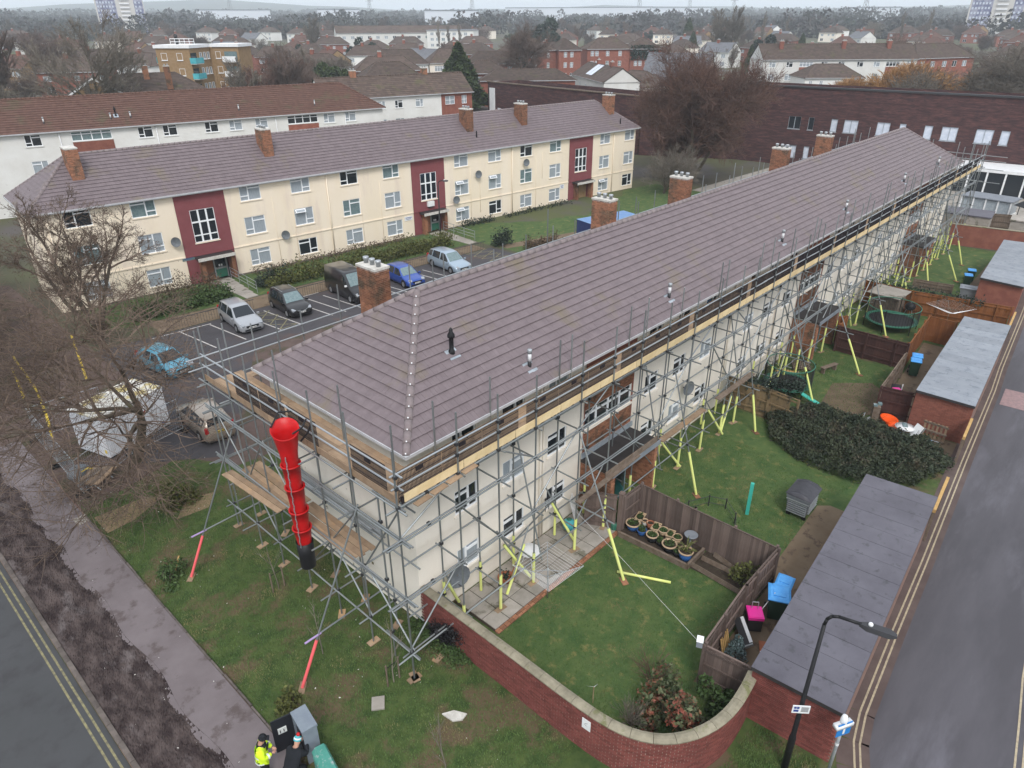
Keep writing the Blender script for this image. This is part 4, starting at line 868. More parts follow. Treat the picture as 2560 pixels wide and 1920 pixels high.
# crossed yellow-sleeved legs at the foot
for x0, y0, x1, y1, z1 in ((14.85, 14.0, 16.2, 14.1, 2.0), (16.2, 14.0, 14.95, 14.6, 2.2), (19.1, 14.0, 18.2, 14.9, 2.3), (13.3, 15.1, 12.5, 14.9, 1.7), (27.15, 13.6, 26.0, 14.5, 1.8), (31.4, 13.5, 30.0, 14.1, 2.0), (31.6, 13.7, 32.9, 13.9, 2.1), (38.6, 13.8, 40.0, 14, 2), (47.5, 13.9, 49, 14.1, 2.1), (51.5, 13.8, 50.2, 14, 2.1), (63.9, 14.4, 62.8, 14, 2), (72.5, 13.8, 71, 14.2, 2), (73.4, 13.9, 74.8, 14, 2.2), (77, 14.2, 75.8, 14, 2)):
    tub('brace_tube', (x0, y0, .06), (x1, y1, z1+.6)); tub('foam_sleeve', (x0, y0, .08), (x0+(x1-x0)*.8, y0+(y1-y0)*.8, .06+z1*.9), 'foam', .06)
# raking outriggers to the gardens
for x, y in ((18.57, 11.07), (25.6, 11.8), (32.86, 12.3), (38.03, 11.19), (43.83, 10.56), (51.3, 11.3), (57.6, 11.6), (64.35, 12.0), (67.68, 10.69), (73, 11.5)):
    xt = x+(.1 if x < 60 else -.3); tub('raker_tube', (x, y, .05), (xt, YO, 5.9)); q = Vector((xt-x, YO-y, 5.85)); b = Vector((x, y, .05))
    tub('foam_sleeve', b+q*.005, b+q*.36, 'foam', .06); tub('raker_tie', b+q*.42-Vector((0, .4, 0)), (x+.05, YI, 2.5)); coup.append(tuple(b+q*.42))
    MB().rbox((x, y, .03), (.45, .25, .04), 1).build('sole_board', 'brick_orange', sc, world=True)
# toe boards, decks, mesh guards along the garden side
def put(name, me, loc, rz=0.):
    o = obj(name, me, sc); o.matrix_parent_inverse = sc.matrix_basis.inverted(); o.location = loc; o.rotation_euler = (0, 0, rz); return o
tbm = MB().box(0, 2.42, -.012, .012, 0, .29).mesh('toe_board', 'ply')
x = 10.15
while x < 79: put('toe_board', tbm, (x, YO+.04, 7.3)); x += 2.45
dbm = MB().box(0, 3.88, 0, .222, 0, .038).mesh('deck_board', 'board')
for i in range(18):
    for k in range(6): put('deck_board', dbm, (10.1+i*3.9+random.uniform(-.1, .1), 13.77+k*.232, 7.27+random.uniform(0, .012)), random.uniform(-.002, .002))
for i in range(4): put('deck_board', MB().box(0, .62, 0, .222, 0, .03).mesh('deck_board', 'board'), (10.35+i*.7, 13.36+.05*i, 7.2-.0*i), 0.06)
# brick guards: black wire mesh panels hung on the rails
def guard_mesh(w=1.72, h=1.05):
    m = MB()
    xs = np.arange(0, w+.001, .05); m.boxes(np.stack([xs, 0*xs, 0*xs+h/2], 1), (.008, .006, h/2))
    zs = np.array([0, .12, .24, .45, .66, .87, h]); m.boxes(np.stack([0*zs+w/2, 0*zs+.008, zs], 1), (w/2, .006, .009))
    for u in (.15, .8, w-.2): m.box(u-.06, u+.06, -.03, .03, -.12, .1)
    m.box(w*.5-.14, w*.5+.14, -.015, .02, h-.3, h-.16)
    return m.mesh('mesh_guard', 'mesh_black')
gm = guard_mesh()
x = 9.98; i = 0
while x < 79:
    put('mesh_guard', gm, (x, YO+.075, 7.38)); i += 1; x += 1.76 if i % 3 else 2.15
# west end
ey_ = [13.72, 16.0, 17.95, 19.95, 22.0, 23.72, 25.75]
for i, y in enumerate(ey_):
    if i: tub('scaffold_pole', (XE, y, .05), (XE-.03, y, random.uniform(9.4, 9.75)))
    if i: tub('scaffold_pole', (XEI, y, .05), (XEI, y, 7.3 if i % 2 else 9.4))
    for z in (1.25, 3.62, 6.0, 7.2): tub('transom_tube', (XE-random.uniform(.2, .8), y+.06, z-.06), (XEI+random.uniform(.1, .5), y+.06, z-.06)); coup += [(XE, y, z), (XEI, y, z)]
    MB().rbox((XE, y, .035), (.45, .25, .04), random.uniform(0, 1.5)).build('sole_board', 'board', sc, world=True); MB().rbox((XEI, y, .035), (.45, .25, .04), random.uniform(0, 1.5)).build('sole_board', 'board', sc, world=True)
for z in (1.25, 3.62, 6.0): ledgers(13.4, 26.0, XE-.06, 'y', z, 'ledger_tube', dbl=z > 3); ledgers(14.6, 25.6, XEI+.06, 'y', z, 'ledger_tube')
ledgers(13.4, 26.1, XE-.05, 'y', 7.22, 'ledger_tube'); ledgers(14.7, 25.6, XEI, 'y', 7.18, 'ledger_tube')
for z in (7.95, 8.4): ledgers(13.6, 26.0, XE+.05, 'y', z, 'guard_rail', 'galv')
for a, b, za, zb in ((0, 1, 7.2, 3.6), (1, 0, 3.6, 1.2), (1, 2, 6, 3.6), (2, 3, 3.6, 1.2), (3, 4, 3.6, 6), (4, 5, 6, 3.6), (5, 6, 3.6, 6), (5, 4, 3.6, 1.2), (2, 1, 3.6, 1.2)): tub('brace_tube', (XE+.1, ey_[a], za), (XE+.1, ey_[b], zb))
for k in range(6):
    for i in range(3): put('deck_board', dbm, (10.16+k*.232-.05*0, 13.85+i*3.9, 7.27), math.pi/2)
for k in range(4):
    for i in range(2): put('deck_board', dbm, (10.02+k*.232, 16.45+i*3.86+random.uniform(-.15, .1), 3.66+.01*random.random()), math.pi/2+random.uniform(-.02, .02))
for k in range(2): put('deck_board', dbm, (9.6+k*.24, 20.6, 3.7), math.pi/2+.05)
tgm = MB().box(-.012, .012, 0, 2.4, 0, .25).mesh('toe_board', 'board')
for i in range(5): put('toe_board', tgm, (XE+.04, 13.75+i*2.42, 7.3))
for y in (14.3, 17.9, 19.8, 21.6): put('mesh_guard', gm, (XE+.08, y, 7.4), math.pi/2)
for k in range(14): tub('spare_tube', (11.15+random.uniform(-.15, .15), 16.3+random.uniform(0, .8), 3.78+.05*(k % 3)), (11.15+random.uniform(-.15, .15), 21.5+random.uniform(0, 1.4), 3.78+.05*(k % 3)), 'galv' if k % 2 else 'steel')
for y0, x0 in ((24.1, 6.95), (16.17, 7.05)):
    b = Vector((x0, y0, .05)); q = Vector((XE, y0-.3, 6.25))-b; tub('raker_tube', b, b+q); tub('foam_sleeve', b, b+q*.27, 'pink', .055); tub('raker_tie', b+q*.3-Vector((.5, 0, 0)), (XEI, y0, b.z+q.z*.3)); tub('raker_tie_sleeve', b+q*.3-Vector((.52, 0, 0)), b+q*.3+Vector((.1, 0, 0)), 'lilac', .036)
    MB().rbox((x0, y0, .03), (.5, .22, .04), .8).build('sole_board', 'board', sc, world=True)
# back
bx = [10, 12.1]
while bx[-1] < 80: bx.append(bx[-1]+random.uniform(1.9, 2.5))
for i, x in enumerate(bx):
    tub('scaffold_pole', (x, YB, .05), (x, YB, random.uniform(9.0, 9.7)));
    if i % 2: tub('scaffold_pole', (x+.5, YBI, .05), (x+.5, YBI, random.uniform(8.8, 10.9)))
    for z in (3.6, 6, 7.2): tub('transom_tube', (x, YB+.3, z), (x, YBI-.1, z)) if i % 2 == 0 else None
for z in (3.62, 6.0, 7.2): ledgers(9.6, 80.5, YB, 'x', z, 'ledger_tube')
for z in (7.95, 8.4): ledgers(9.4, 80.5, YB-.05, 'x', z, 'guard_rail', 'galv')
for i in range(18): 
    for k in range(2): put('deck_board', dbm, (10.1+i*3.9, 24.7+k*.24, 7.25))
for x in (44.5, 62): tub('ladder_stile', (x, YB-.2, 7.3), (x, YB-.1, 10.2)); tub('ladder_stile', (x+.4, YB-.2, 7.3), (x+.4, YB-.1, 10.2))
for k in range(9): tub('ladder_rung', (44.5, YB-.15, 7.5+k*.3), (44.9, YB-.15, 7.5+k*.3), 'galv', .018)
# far end return
for y in (13.7, 16, 18.3, 20.6, 22.9, 25.2): tub('scaffold_pole', (81.3, y, .05), (81.3, y, 9.4))
for z in (6.0, 7.2, 7.95, 8.4): ledgers(11.9, 25.5, 81.25, 'y', z, 'ledger_tube')
c = np.array(coup); tag(MB().boxes(c, (.055, .055, .05)).build('coupler', 'steel_dark', sc, world=True), kind='stuff')

# loose boards lying on the lower lift
tb1 = thing('plank', 'long worn scaffold plank across the lift in front of the first porch', 'plank', (18.4, 13.4, 2.5), 0); MB().rbox((2.3, .1, .3), (4.6, .23, .05), .035).build('board', 'timber_old', tb1)
tb2 = thing('plank', 'wide grey board standing along the canopy edge of first porch', 'plank', (20.5, 13.55, 2.9), 0); MB().box(0, 4.0, 0, .05, -.1, .2).build('board', 'timber_old', tb2)
tb3 = thing('plank', 'brown plank on the lift right of the first porch', 'plank', (24.8, 13.55, 2.6), 0); MB().rbox((2, 0, .1), (4, .3, .06), 0).build('board', 'board', tb3)
tb4 = thing('plank', 'grey plank on the lift beside the tan garden fence', 'plank', (30.2, 13.55, 2.6), 0); MB().rbox((2, 0, .1), (4, .3, .06), 0).build('board', 'timber_old', tb4)
one('pipe', MB().path([(18.79, 11.56, .07), (19.73, 9.62, .07)], .055, 10), 'foam', 'yellow foam covered pole lying on the lawn of the walled garden', 'pole', smooth=True)

# red rubble chute on the west end
ct = thing('rubble_chute', 'bright red rubble chute with black end hanging off the scaffold corner', 'rubble chute', (9.3, 18.68, 2.4))
C0 = (9.3, 18.68)
hop = MB().loft([[(C0[0]+rx*math.cos(a), C0[1]+ry*math.sin(a), z+(.16*math.sin(a+.6) if z > 8 else 0)) for a in np.linspace(0, 2*math.pi, 21)[:-1]] for rx, ry, z in ((.25, .25, 6.5), (.3, .3, 7.3), (.4, .42, 7.95), (.46, .5, 8.2), (.43, .46, 8.19), (.36, .38, 7.9), (.27, .27, 7.3), (.22, .22, 6.6))], True, False).build('hopper', 'red_plastic', ct, True, True)
for k, (zt, zb) in enumerate(((6.85, 5.75), (5.93, 4.8), (4.96, 4.0), (4.18, 3.4))):
    MB().loft([[(C0[0]+r*math.cos(a), C0[1]+r*math.sin(a), z) for a in np.linspace(0, 2*math.pi, 21)[:-1]] for r, z in ((.235, zb), (.275, (zt+zb)/2), (.31, zt-.05), (.35, zt-.04), (.35, zt), (.3, zt), (.255, zt-.35))], True, False).build('chute_section', 'red_plastic', ct, True, True)
MB().loft([[(C0[0]+r*math.cos(a), C0[1]+r*math.sin(a), z) for a in np.linspace(0, 2*math.pi, 21)[:-1]] for r, z in ((.27, 2.42), (.29, 3.0), (.3, 3.55), (.29, 3.55), (.24, 2.44))], True, False).build('chute_end', 'black', ct, True, True)
ln = MB()
for k in range(70): z = 7.3-k*.055; ln.rbox((9.03-.012*math.sin(k), 18.49-.06*(z-3.5)/4, z), (.035, .02, .045), k*1.57)
ln.build('chain', 'galv', ct, world=True)
MB().path([(9.3, 18.2, 8.2), (9.55, 18.0, 8.4), (9.9, 18.3, 8.45)], .03).path([(9.6, 18.3, 7.75), (9.75, 18.05, 8.1), (9.9, 18.0, 8.42)], .035).path([(9.0, 19.0, 8.25), (9.5, 19.3, 8.5), (9.9, 19.2, 8.4)], .03).build('hanger', 'black', ct, world=True)
# ------------------------------------------------------------------ curved garden wall, brick by brick
ctrl = [(11.78, 15.32), (11.78, 11), (11.76, 8.6), (11.82, 7.2), (12.05, 6.3), (12.5, 5.6), (13.15, 5.1), (13.95, 4.78), (14.8, 4.66), (15.7, 4.7), (16.35, 4.78)]
def catmull(P, n=14):
    P = [np.array(p, float) for p in P]; P = [2*P[0]-P[1]]+P+[2*P[-1]-P[-2]]; out = []
    for i in range(1, len(P)-2):
        for k in range(n):
            t = k/n; a, b, c, d = P[i-1:i+3]; out.append(.5*((2*b)+(c-a)*t+(2*a-5*b+4*c-d)*t*t+(3*b-a-3*c+d)*t**3))
    out.append(P[-2]); return np.array(out)
pl = catmull(ctrl); sg = np.linalg.norm(np.diff(pl, axis=0), axis=1); cum = np.concatenate([[0], np.cumsum(sg)]); LEN = cum[-1]
def at(s):
    k = min(max(np.searchsorted(cum, s)-1, 0), len(sg)-1); t = (s-cum[k])/sg[k]; p = pl[k]+(pl[k+1]-pl[k])*t; d = (pl[k+1]-pl[k])/sg[k]; return p, d, np.array([d[1], -d[0]])
gw = thing('garden_wall', 'curved red brick garden wall with mossy stone coping at the near lawn', 'wall', (11.78, 11, 0))
HW = 1.72
ss = np.linspace(0, LEN, 90); prof = [at(s) for s in ss]
MB().loft([[(p[0]+n[0]*o, p[1]+n[1]*o, z) for o, z in ((-.105, -.1), (.1, -.1), (.1, HW), (-.105, HW))] for p, d, n in prof]).build('wall_core', 'mortar', gw, world=True)
BR = []
for j in range(23):
    s = .11*(j % 2)
    while s < LEN-.1:
        p, d, n = at(s+.108); BR.append((p, d, n, .04+j*.0745, 1)); s += .226
for j in range(23):
    s = .11*(j % 2)
    while s < LEN-.1:
        p, d, n = at(s+.108); BR.append((p, d, n, .04+j*.0745, -1)); s += .452 if False else .226
bmesh_b = MB().boxes([[0, 0, 0]], [[.106, .012, .031]]).mesh('brick', 'brick')
C_ = np.array([[p[0]+n[0]*(.1*sg_), p[1]+n[1]*(.1*sg_), z] for p, d, n, z, sg_ in BR]); dist = np.linalg.norm(C_-CAMV, axis=1)+np.where(np.array([b[4] for b in BR]) < 0, 100, 0)
vis = np.argsort(dist)
dn = np.abs(((C_-CAMV)/dist[:, None]*np.array([[b[2][0], b[2][1], 0] for b in BR])).sum(1))/dist**2; dn[np.array([b[4] for b in BR]) < 0] = 0
top = set(np.argsort(-dn)[:300].tolist()); rest = []
for i, (p, d, n, z, s_) in enumerate(BR):
    yaw = math.atan2(d[1], d[0]); c = (C_[i][0]+random.uniform(-.003, .003), C_[i][1]+random.uniform(-.003, .003), C_[i][2])
    if i in top: o = obj('brick', bmesh_b, gw, None); o.matrix_parent_inverse = gw.matrix_basis.inverted(); o.location = c; o.rotation_euler = (random.uniform(-.01, .01), 0, yaw)
    else: rest.append((c, yaw))
ca = np.array([r[1] for r in rest]); A = np.zeros((len(rest), 3, 3)); A[:, 0, 0] = np.cos(ca); A[:, 0, 1] = np.sin(ca); A[:, 1, 0] = -np.sin(ca); A[:, 1, 1] = np.cos(ca); A[:, 2, 2] = 1
tag(MB().boxes(np.array([r[0] for r in rest]), (.106, .012, .031), A).build('brick', 'brick', gw, world=True), kind='stuff')
n = int(LEN/.62)
for i in range(n):
    s0, s1 = i*LEN/n, (i+1)*LEN/n-.012; rg = []
    for s in (s0, (s0+s1)/2, s1):
        p, d, nn = at(s); rg.append([(p[0]+nn[0]*o, p[1]+nn[1]*o, z) for o, z in ((-.17, HW), (.16, HW), (.165, HW+.05), (.05, HW+.1), (-.06, HW+.1), (-.175, HW+.05))])
    MB().loft(rg).build('coping_stone', 'coping', gw, world=True)
p, d, nn = at(7.55)
sg_t = thing('notice_plate', 'small white notice plate fixed to the outer face of the curved brick wall', 'sign', (p[0]+nn[0]*.125, p[1]+nn[1]*.125, 1.25), math.atan2(d[1], d[0])+math.pi/2+math.pi/2)
MB().box(-.15, .15, -.01, .01, -.21, .21).build('plate', 'white', sg_t); MB().rbox((0, 0, .05), (.12, .024, .012), 0, .6).rbox((.03, 0, -.03), (.1, .024, .01), 0, -.5).build('mark', 'ink', sg_t)

# ------------------------------------------------------------------ garages along the lane
def garage(label, nw, sw, ne, se, H, roofm, nsheet, brickm='brick', detail=False):
    nw, sw, ne, se = [np.array(p, float) for p in (nw, sw, ne, se)]
    t = thing('garage_block', label, 'garage', (float((nw[0]+sw[0])/2), float((nw[1]+sw[1])/2), 0)); ins = .14
    c = (nw+sw+ne+se)/4; q = [p+(c-p)/np.linalg.norm(c-p)*ins*1.4 for p in (sw, se, ne, nw)]
    MB().prism([tuple(p) for p in q], -.05, H-.16).build('wall', 'mortar_dark' if detail else brickm, t, world=True)
    MB().prism([tuple(p) for p in (sw, se, ne, nw)], H-.15, H-.02).build('fascia', 'felt_dark', t, world=True)
    for i in range(nsheet):
        a, b = i/nsheet, (i+1)/nsheet-.0014; f = lambda s, e, u: s+(e-s)*u
        P = [f(nw, ne, a), f(sw, se, a), f(sw, se, b), f(nw, ne, b)]; z = H-.012+.002*(i % 2)
        MB().add([(*P[0], z), (*P[1], z-.0), (*P[2], z+.004), (*P[3], z+.004), (*P[0], z+.012), (*P[1], z+.012), (*P[2], z+.016), (*P[3], z+.016)], MB.BF).build('roof_sheet', roofm, t, world=True)
    if detail:
        bp = []
        for a, b in ((q[3], q[0]), (q[3], q[2])):
            d = b-a; Ln = np.linalg.norm(d); d = d/Ln; nr = np.array([-d[1], d[0]]) if b is q[2] else np.array([d[1], -d[0]]); yaw = math.atan2(d[1], d[0])
            for j in range(29):
                s = -.11*(j % 2)
                while s < Ln:
                    s0, s1 = max(s, 0), min(s+.215, Ln); s += .226
                    if s1-s0 > .06: bp.append((*(a+d*(s0+s1)/2+nr*.006), .04+j*.0755, yaw, (s1-s0)/2, b is q[0]))
        front = [x for x in bp if x[5]]; fm = MB().boxes([[0, 0, 0]], [[.1075, .014, .0325]]).mesh('brick', brickm)
        big = [x for x in front if x[4] > .107][-290:]; ids = set(map(id, big))
        for x in big: o = obj('brick', fm, t); o.matrix_parent_inverse = t.matrix_basis.inverted(); o.location = x[:3]; o.rotation_euler = (0, 0, x[3])
        r = [x for x in bp if id(x) not in ids]; ca = np.array([x[3] for x in r]); A = np.zeros((len(r), 3, 3)); A[:, 0, 0] = np.cos(ca); A[:, 0, 1] = np.sin(ca); A[:, 1, 0] = -np.sin(ca); A[:, 1, 1] = np.cos(ca); A[:, 2, 2] = 1
        tag(MB().boxes(np.array([x[:3] for x in r]), np.array([[x[4], .014, .0325] for x in r]), A).build('brick', brickm, t, world=True), kind='stuff')
    for i in range(int((se[0]-sw[0])/2.7)):
        p = sw+(se-sw)*((i+.5)*2.7/(se[0]-sw[0])); MB().rbox((p[0], p[1]+.11, 1.0), (2.2, .04, 2.0), math.atan2(se[1]-sw[1], se[0]-sw[0])).build('garage_door', 'tile_grey', t, world=True)
    return t
g1 = garage('nearest flat roofed garage block with dark felt roof beside the lamp post', (15.95, 4.77), (16.17, 2.05), (28.97, 5.71), (29.22, 2.94), 2.4, 'felt', 14, 'brick', True)
g2 = garage('second garage block with pale grey felt roof beyond the big dark hedge', (38.84, 6.44), (38.9, 3.66), (52.26, 7.19), (52.48, 4.56), 2.4, 'felt_pale', 13, 'brick_far', True)
g3 = garage('farthest pale roofed garage block at the right edge', (61.9, 8.3), (61.6, 5.4), (75, 9.2), (75.4, 6.5), 2.4, 'felt_pale', 12, 'brick_far')
for x, l in ((29.3, 'short new timber rail end showing beside the hedge and garage roof'), (36.6, 'new timber rail along the lane by the striped deckchair yard'), (52.6, 'pale timber gate rail beyond second garage roof')):
    L = {29.3: 3.0, 36.6: 2.3, 52.6: 5.0}[x]; y = 2.9+(x-29)*.075
    t = thing('timber_rail', l, 'fence rail', (x, y, 0), .07); MB().box(0, L, -.06, .06, 1.55, 1.72).build('rail', 'timber_new', t)
    for k in (0.1, L-.1): MB().box(k-.05, k+.05, -.05, .05, 0, 1.55).build('post', 'timber_old', t)
    for k in range(int(L/.15)): MB().box(k*.15, k*.15+.14, .06, .085, .05, 1.55).build('board', 'fence', t)

# ------------------------------------------------------------------ timber fences, every board a piece
_fb = {}
def fence(label, pts, H, m, bw=.125, face=1, posts=True, cat='fence', rails=True):
    t = thing('timber_fence', label, cat, (pts[0][0], pts[0][1], 0))
    k = (H, m, bw)
    if k not in _fb: _fb[k] = [MB().box(0, bw*1.06, -.011, .011, .03, H-d).mesh('board', m) for d in (0, .02, .04)]
    for (x0, y0), (x1, y1) in zip(pts[:-1], pts[1:]):
        d = Vector((x1-x0, y1-y0)); L = d.length; d /= L; n = Vector((-d.y, d.x))*face; yaw = math.atan2(d.y, d.x)
        for i in range(int(L/bw)):
            o = obj('board', random.choice(_fb[k]), t); o.matrix_parent_inverse = t.matrix_basis.inverted()
            o.location = (x0+d.x*i*bw+n.x*.01*(i % 2), y0+d.y*i*bw+n.y*.01*(i % 2), random.uniform(-.015, .01)); o.rotation_euler = (random.uniform(-.012, .012), 0, yaw+random.uniform(-.03, .03))
        if rails:
            for z in (.35, H*.55, H-.16): MB().rbox(((x0+x1)/2+n.x*-.045, (y0+y1)/2+n.y*-.045, z), (L, .045, .09), yaw).build('rail', m, t, world=True)
        MB().rbox(((x0+x1)/2, (y0+y1)/2, H+.0), (L, .06, .035), yaw).build('capping', m, t, world=True)
        if posts:
            for i in range(int(L/1.8)+2):
                s = min(i*1.8, L); MB().rbox((x0+d.x*s-n.x*.07, y0+d.y*s-n.y*.07, H/2+.03), (.1, .1, H+.08), yaw).build('post', m, t, world=True)
    return t
fence('weathered brown fence behind the row of plant pots', [(22.45, 12.95), (22.42, 10.3), (22.45, 6.75)], 1.8, 'fence', face=-1)
fence('short weathered fence return between pots and porch', [(21.15, 13.0), (22.4, 12.97)], 1.8, 'fence')
fence('weathered fence running from the pots corner towards the blue lidded bins', [(22.4, 6.7), (19.7, 6.72), (16.35, 6.5)], 1.8, 'fence', face=-1)
fence('weathered fence panel joining the curved brick wall end', [(16.32, 6.45), (16.5, 4.95)], 1.75, 'fence')
gt = fence('old timber side gate between porch pier and gate post', [(20.35, 14.45), (21.0, 13.2)], 1.85, 'fence', posts=False, cat='gate')
MB().rbox((20.68, 13.82, .95), (1.7, .04, .09), math.atan2(-1.25, .65), .8).build('brace', 'fence', gt, world=True)
one('gate_post', MB().rbox((21.08, 13.04, 1.0), (.2, .2, 2.0), .1).rbox((21.08, 13.04, 2.01), (.24, .24, .03), .1), 'fence', 'thick weathered gate post at corner of the patio', 'post')
fence('tan larch lap fence stained with ivy behind the big hedge', [(34.75, 15.1), (34.8, 12.6), (34.6, 10.9)], 1.8, 'fence_tan', bw=.6)
fence('dark brown fence across the yard of the second garage', [(39.3, 8.2), (39.65, 6.5)], 1.8, 'fence_brown', bw=.2)
fence('open slatted trellis fence beside the pink toy yard', [(39.35, 8.25), (42, 8.4), (45.05, 8.6)], 1.7, 'timber_old', bw=.16)
fence('dark brown fence between football lawn and trampoline garden', [(46.5, 13.1), (46.5, 8.8)], 1.8, 'fence_brown', bw=.2)
fence('orange brown fence beside the scaffold legs and trampoline', [(46.9, 14.9), (48.3, 13.3), (46.6, 13.1)], 1.9, 'fence_orange', bw=.2)
fence('orange brown fence along the trampoline lawn towards second garage', [(46.55, 8.8), (49.5, 9.0), (52.45, 9.17), (52.4, 7.5)], 1.8, 'fence_orange', bw=.2, face=-1)
fence('long orange brown fence with ivy on top beyond trampoline', [(57.25, 15.0), (57.1, 11.5), (58.2, 5.3)], 1.8, 'fence_orange', bw=.2)
fence('low grey picket divider on the far lawn', [(63.5, 13), (63.9, 10.2)], .8, 'timber_old', bw=.14)
bwl = thing('brick_wall', 'dark red brick wall closing the far gardens', 'wall', (79.9, 13.9, 0)); MB().rbox((80.4, 11.2, 1.0), (.22, 6.5, 2.0), .19).build('wall', 'brick_far', bwl, world=True); MB().rbox((80.4, 11.2, 2.03), (.3, 6.6, .06), .19).build('coping', 'coping', bwl, world=True)
MB().rbox((81.8, 4.5, 1.0), (.22, 8, 2.0), .19).build('wall', 'fence_brown', bwl, world=True)
# ivy fronds on the far fence
for (a, b, lb) in (((57.3, 14.8), (57.9, 7), 'dark ivy trailing along the top of long orange fence'), ((36.4, 11.4), (34.9, 14), 'dark ivy on the tan larch lap fence')):
    t_ = RNG.uniform(0, 1, 1100); one('ivy', MB().leaves(np.stack([a[0]+(b[0]-a[0])*t_+RNG.normal(0, .2, 1100), a[1]+(b[1]-a[1])*t_, 1.75+RNG.normal(0, .17, 1100)], 1), .09, RNG), 'leaf_dark', lb, 'ivy')

# ------------------------------------------------------------------ planter and pots by the fence
pb = thing('raised_bed', 'timber edged bed holding the plant pots under the fence', 'planter', (21.4, 11.2, 0))
for a, b in (((20.72, 12.85), (20.88, 9.57)), ((20.88, 9.57), (22.25, 9.57))): MB().rbox(((a[0]+b[0])/2, (a[1]+b[1])/2, .14), (math.dist(a, b), .1, .28), math.atan2(b[1]-a[1], b[0]-a[0])).build('sleeper', 'timber_old', pb, world=True)
MB().quad((20.75, 12.9, .1), (20.9, 9.6, .1), (22.4, 9.6, .1), (22.4, 12.9, .1)).build('soil', 'soil', pb, world=True)
pb = thing('raised_bed', 'bare second bed with dark soil and leaning planks beyond the pots', 'planter', (21.6, 8.3, 0))
MB().quad((21.0, 9.5, .05), (21.2, 6.95, .05), (22.4, 6.95, .05), (22.4, 9.5, .05)).build('soil', 'soil', pb, world=True)
for x, y, l, a in ((21.05, 8.3, 2.5, 1.5), (21.8, 8.6, 1.6, 1.6), (22.1, 8.2, 1.9, 1.35)): MB().rbox((x, y, .16), (l, .05, .2), a, 0, .3).build('plank', 'timber_old', pb, world=True)
def pot(label, x, y, r, h, m, rim=None, plant=None, square=False, name='plant_pot'):
    t = thing(name, label, 'plant pot', (x, y, .1), .2, 'plant pots on the raised bed')
    if square:
        def ring(s, z): return [(-r*s, -r*.62*s, z), (r*s, -r*.62*s, z), (r*s, r*.62*s, z), (-r*s, r*.62*s, z)]
        MB().loft([ring(.8, 0), ring(.95, h-.06), ring(1.05, h-.05), ring(1.08, h), ring(.92, h), ring(.9, h-.06)]).build('pot', m, t)
    else:
        MB().lathe([(r*.72, 0), (r*.95, h-.07)], (0, 0, 0), 20).build('pot', m, t, True); MB().lathe([(r*.95, h-.075), (r*1.08, h-.06), (r*1.1, h), (r*.93, h), (r*.9, h-.07)], (0, 0, 0), 20, False).build('rim', rim or m, t, True)
    MB().lathe([(r*(.6 if square else .9), h-.05), (.01, h-.045)], (0, 0, 0), 14).build('soil', 'soil', t)
    if plant: n = 130; a = RNG.uniform(0, 6.28, n); q = r*.75*np.sqrt(RNG.uniform(0, 1, n)); MB().leaves(np.stack([q*np.cos(a), q*np.sin(a)*(.6 if square else 1), h-.03+RNG.uniform(0, plant, n)], 1), .045, RNG).build('plant', 'leaf_green', t)
pot('large beige rimmed blue pot nearest the gate post', 21.45, 12.6, .3, .36, 'pot_blue', 'pot_beige', .14)
pot('oblong beige trough with green shoots against the fence', 22.1, 12.65, .28, .3, 'pot_beige', None, .12, True)
pot('small whitewashed round pot beside the terracotta one', 22.0, 12.33, .13, .3, 'concrete_white', 'pot_beige')
pot('bare terracotta pot in the back row', 22.02, 12.08, .16, .3, 'terracotta')
pot('blue pot with low green plants in the front row', 21.4, 12.1, .2, .26, 'pot_blue', None, .22)
pot('left oblong beige trough of the middle back row', 21.98, 11.75, .26, .3, 'pot_beige', None, .05, True)
pot('round beige pot between the two oblong troughs', 22.02, 11.4, .21, .28, 'pot_beige', None, .05)
pot('round dark pot with beige rim full of moss', 21.35, 11.55, .25, .36, 'navy_cloth', 'pot_beige', .08)
pot('right oblong beige trough of the middle back row', 22.02, 11.05, .24, .28, 'pot_beige', None, .05, True)
pot('small black pot with bright green leaves', 21.35, 11.15, .17, .2, 'black', None, .25)
pot('widest dark pot with beige rim in the front row', 21.3, 10.68, .3, .38, 'navy_cloth', 'pot_beige', .1)
pot('small round beige pot beside the bird bath', 22.0, 10.7, .2, .3, 'pot_beige', None, .04)
pot('small black tub with white label', 21.25, 10.28, .17, .22, 'black', None, .1)
pot('tall royal blue pot holding a spiky palm', 21.25, 9.88, .29, .5, 'pot_blue', 'pot_beige')
one('palm', MB().add(*(lambda V, F: (V, F))(*[np.array([p for k in range(16) for p in (lambda a, e: [(21.25, 9.88, .55), (21.25+.25*math.cos(a+.15), 9.88+.25*math.sin(a+.15), .55+.42*e), (21.25+.5*math.cos(a), 9.88+.5*math.sin(a), .55+.5*e), (21.25+.25*math.cos(a-.15), 9.88+.25*math.sin(a-.15), .55+.42*e)])(k*2.4, .6+.4*math.sin(k*1.7))]), np.arange(64).reshape(16, 4)])).lathe([(.09, -.1), (.05, .15)], (21.25, 9.88, .55)), 'leaf_olive', 'spiky palm growing in the tall royal blue pot', 'plant')
bbt = thing('bird_bath', 'grey bird bath dish on a stem among the pots', 'bird bath', (22.1, 10.15, .1)); MB().lathe([(.12, 0), (.04, .06), (.035, .55)], (0, 0, 0), 12).build('stem', 'bin_grey', bbt, True); MB().lathe([(.05, .55), (.26, .6), (.29, .66), (.26, .66), (.05, .61)], (0, 0, 0), 20).build('dish', 'felt_pale', bbt, True)
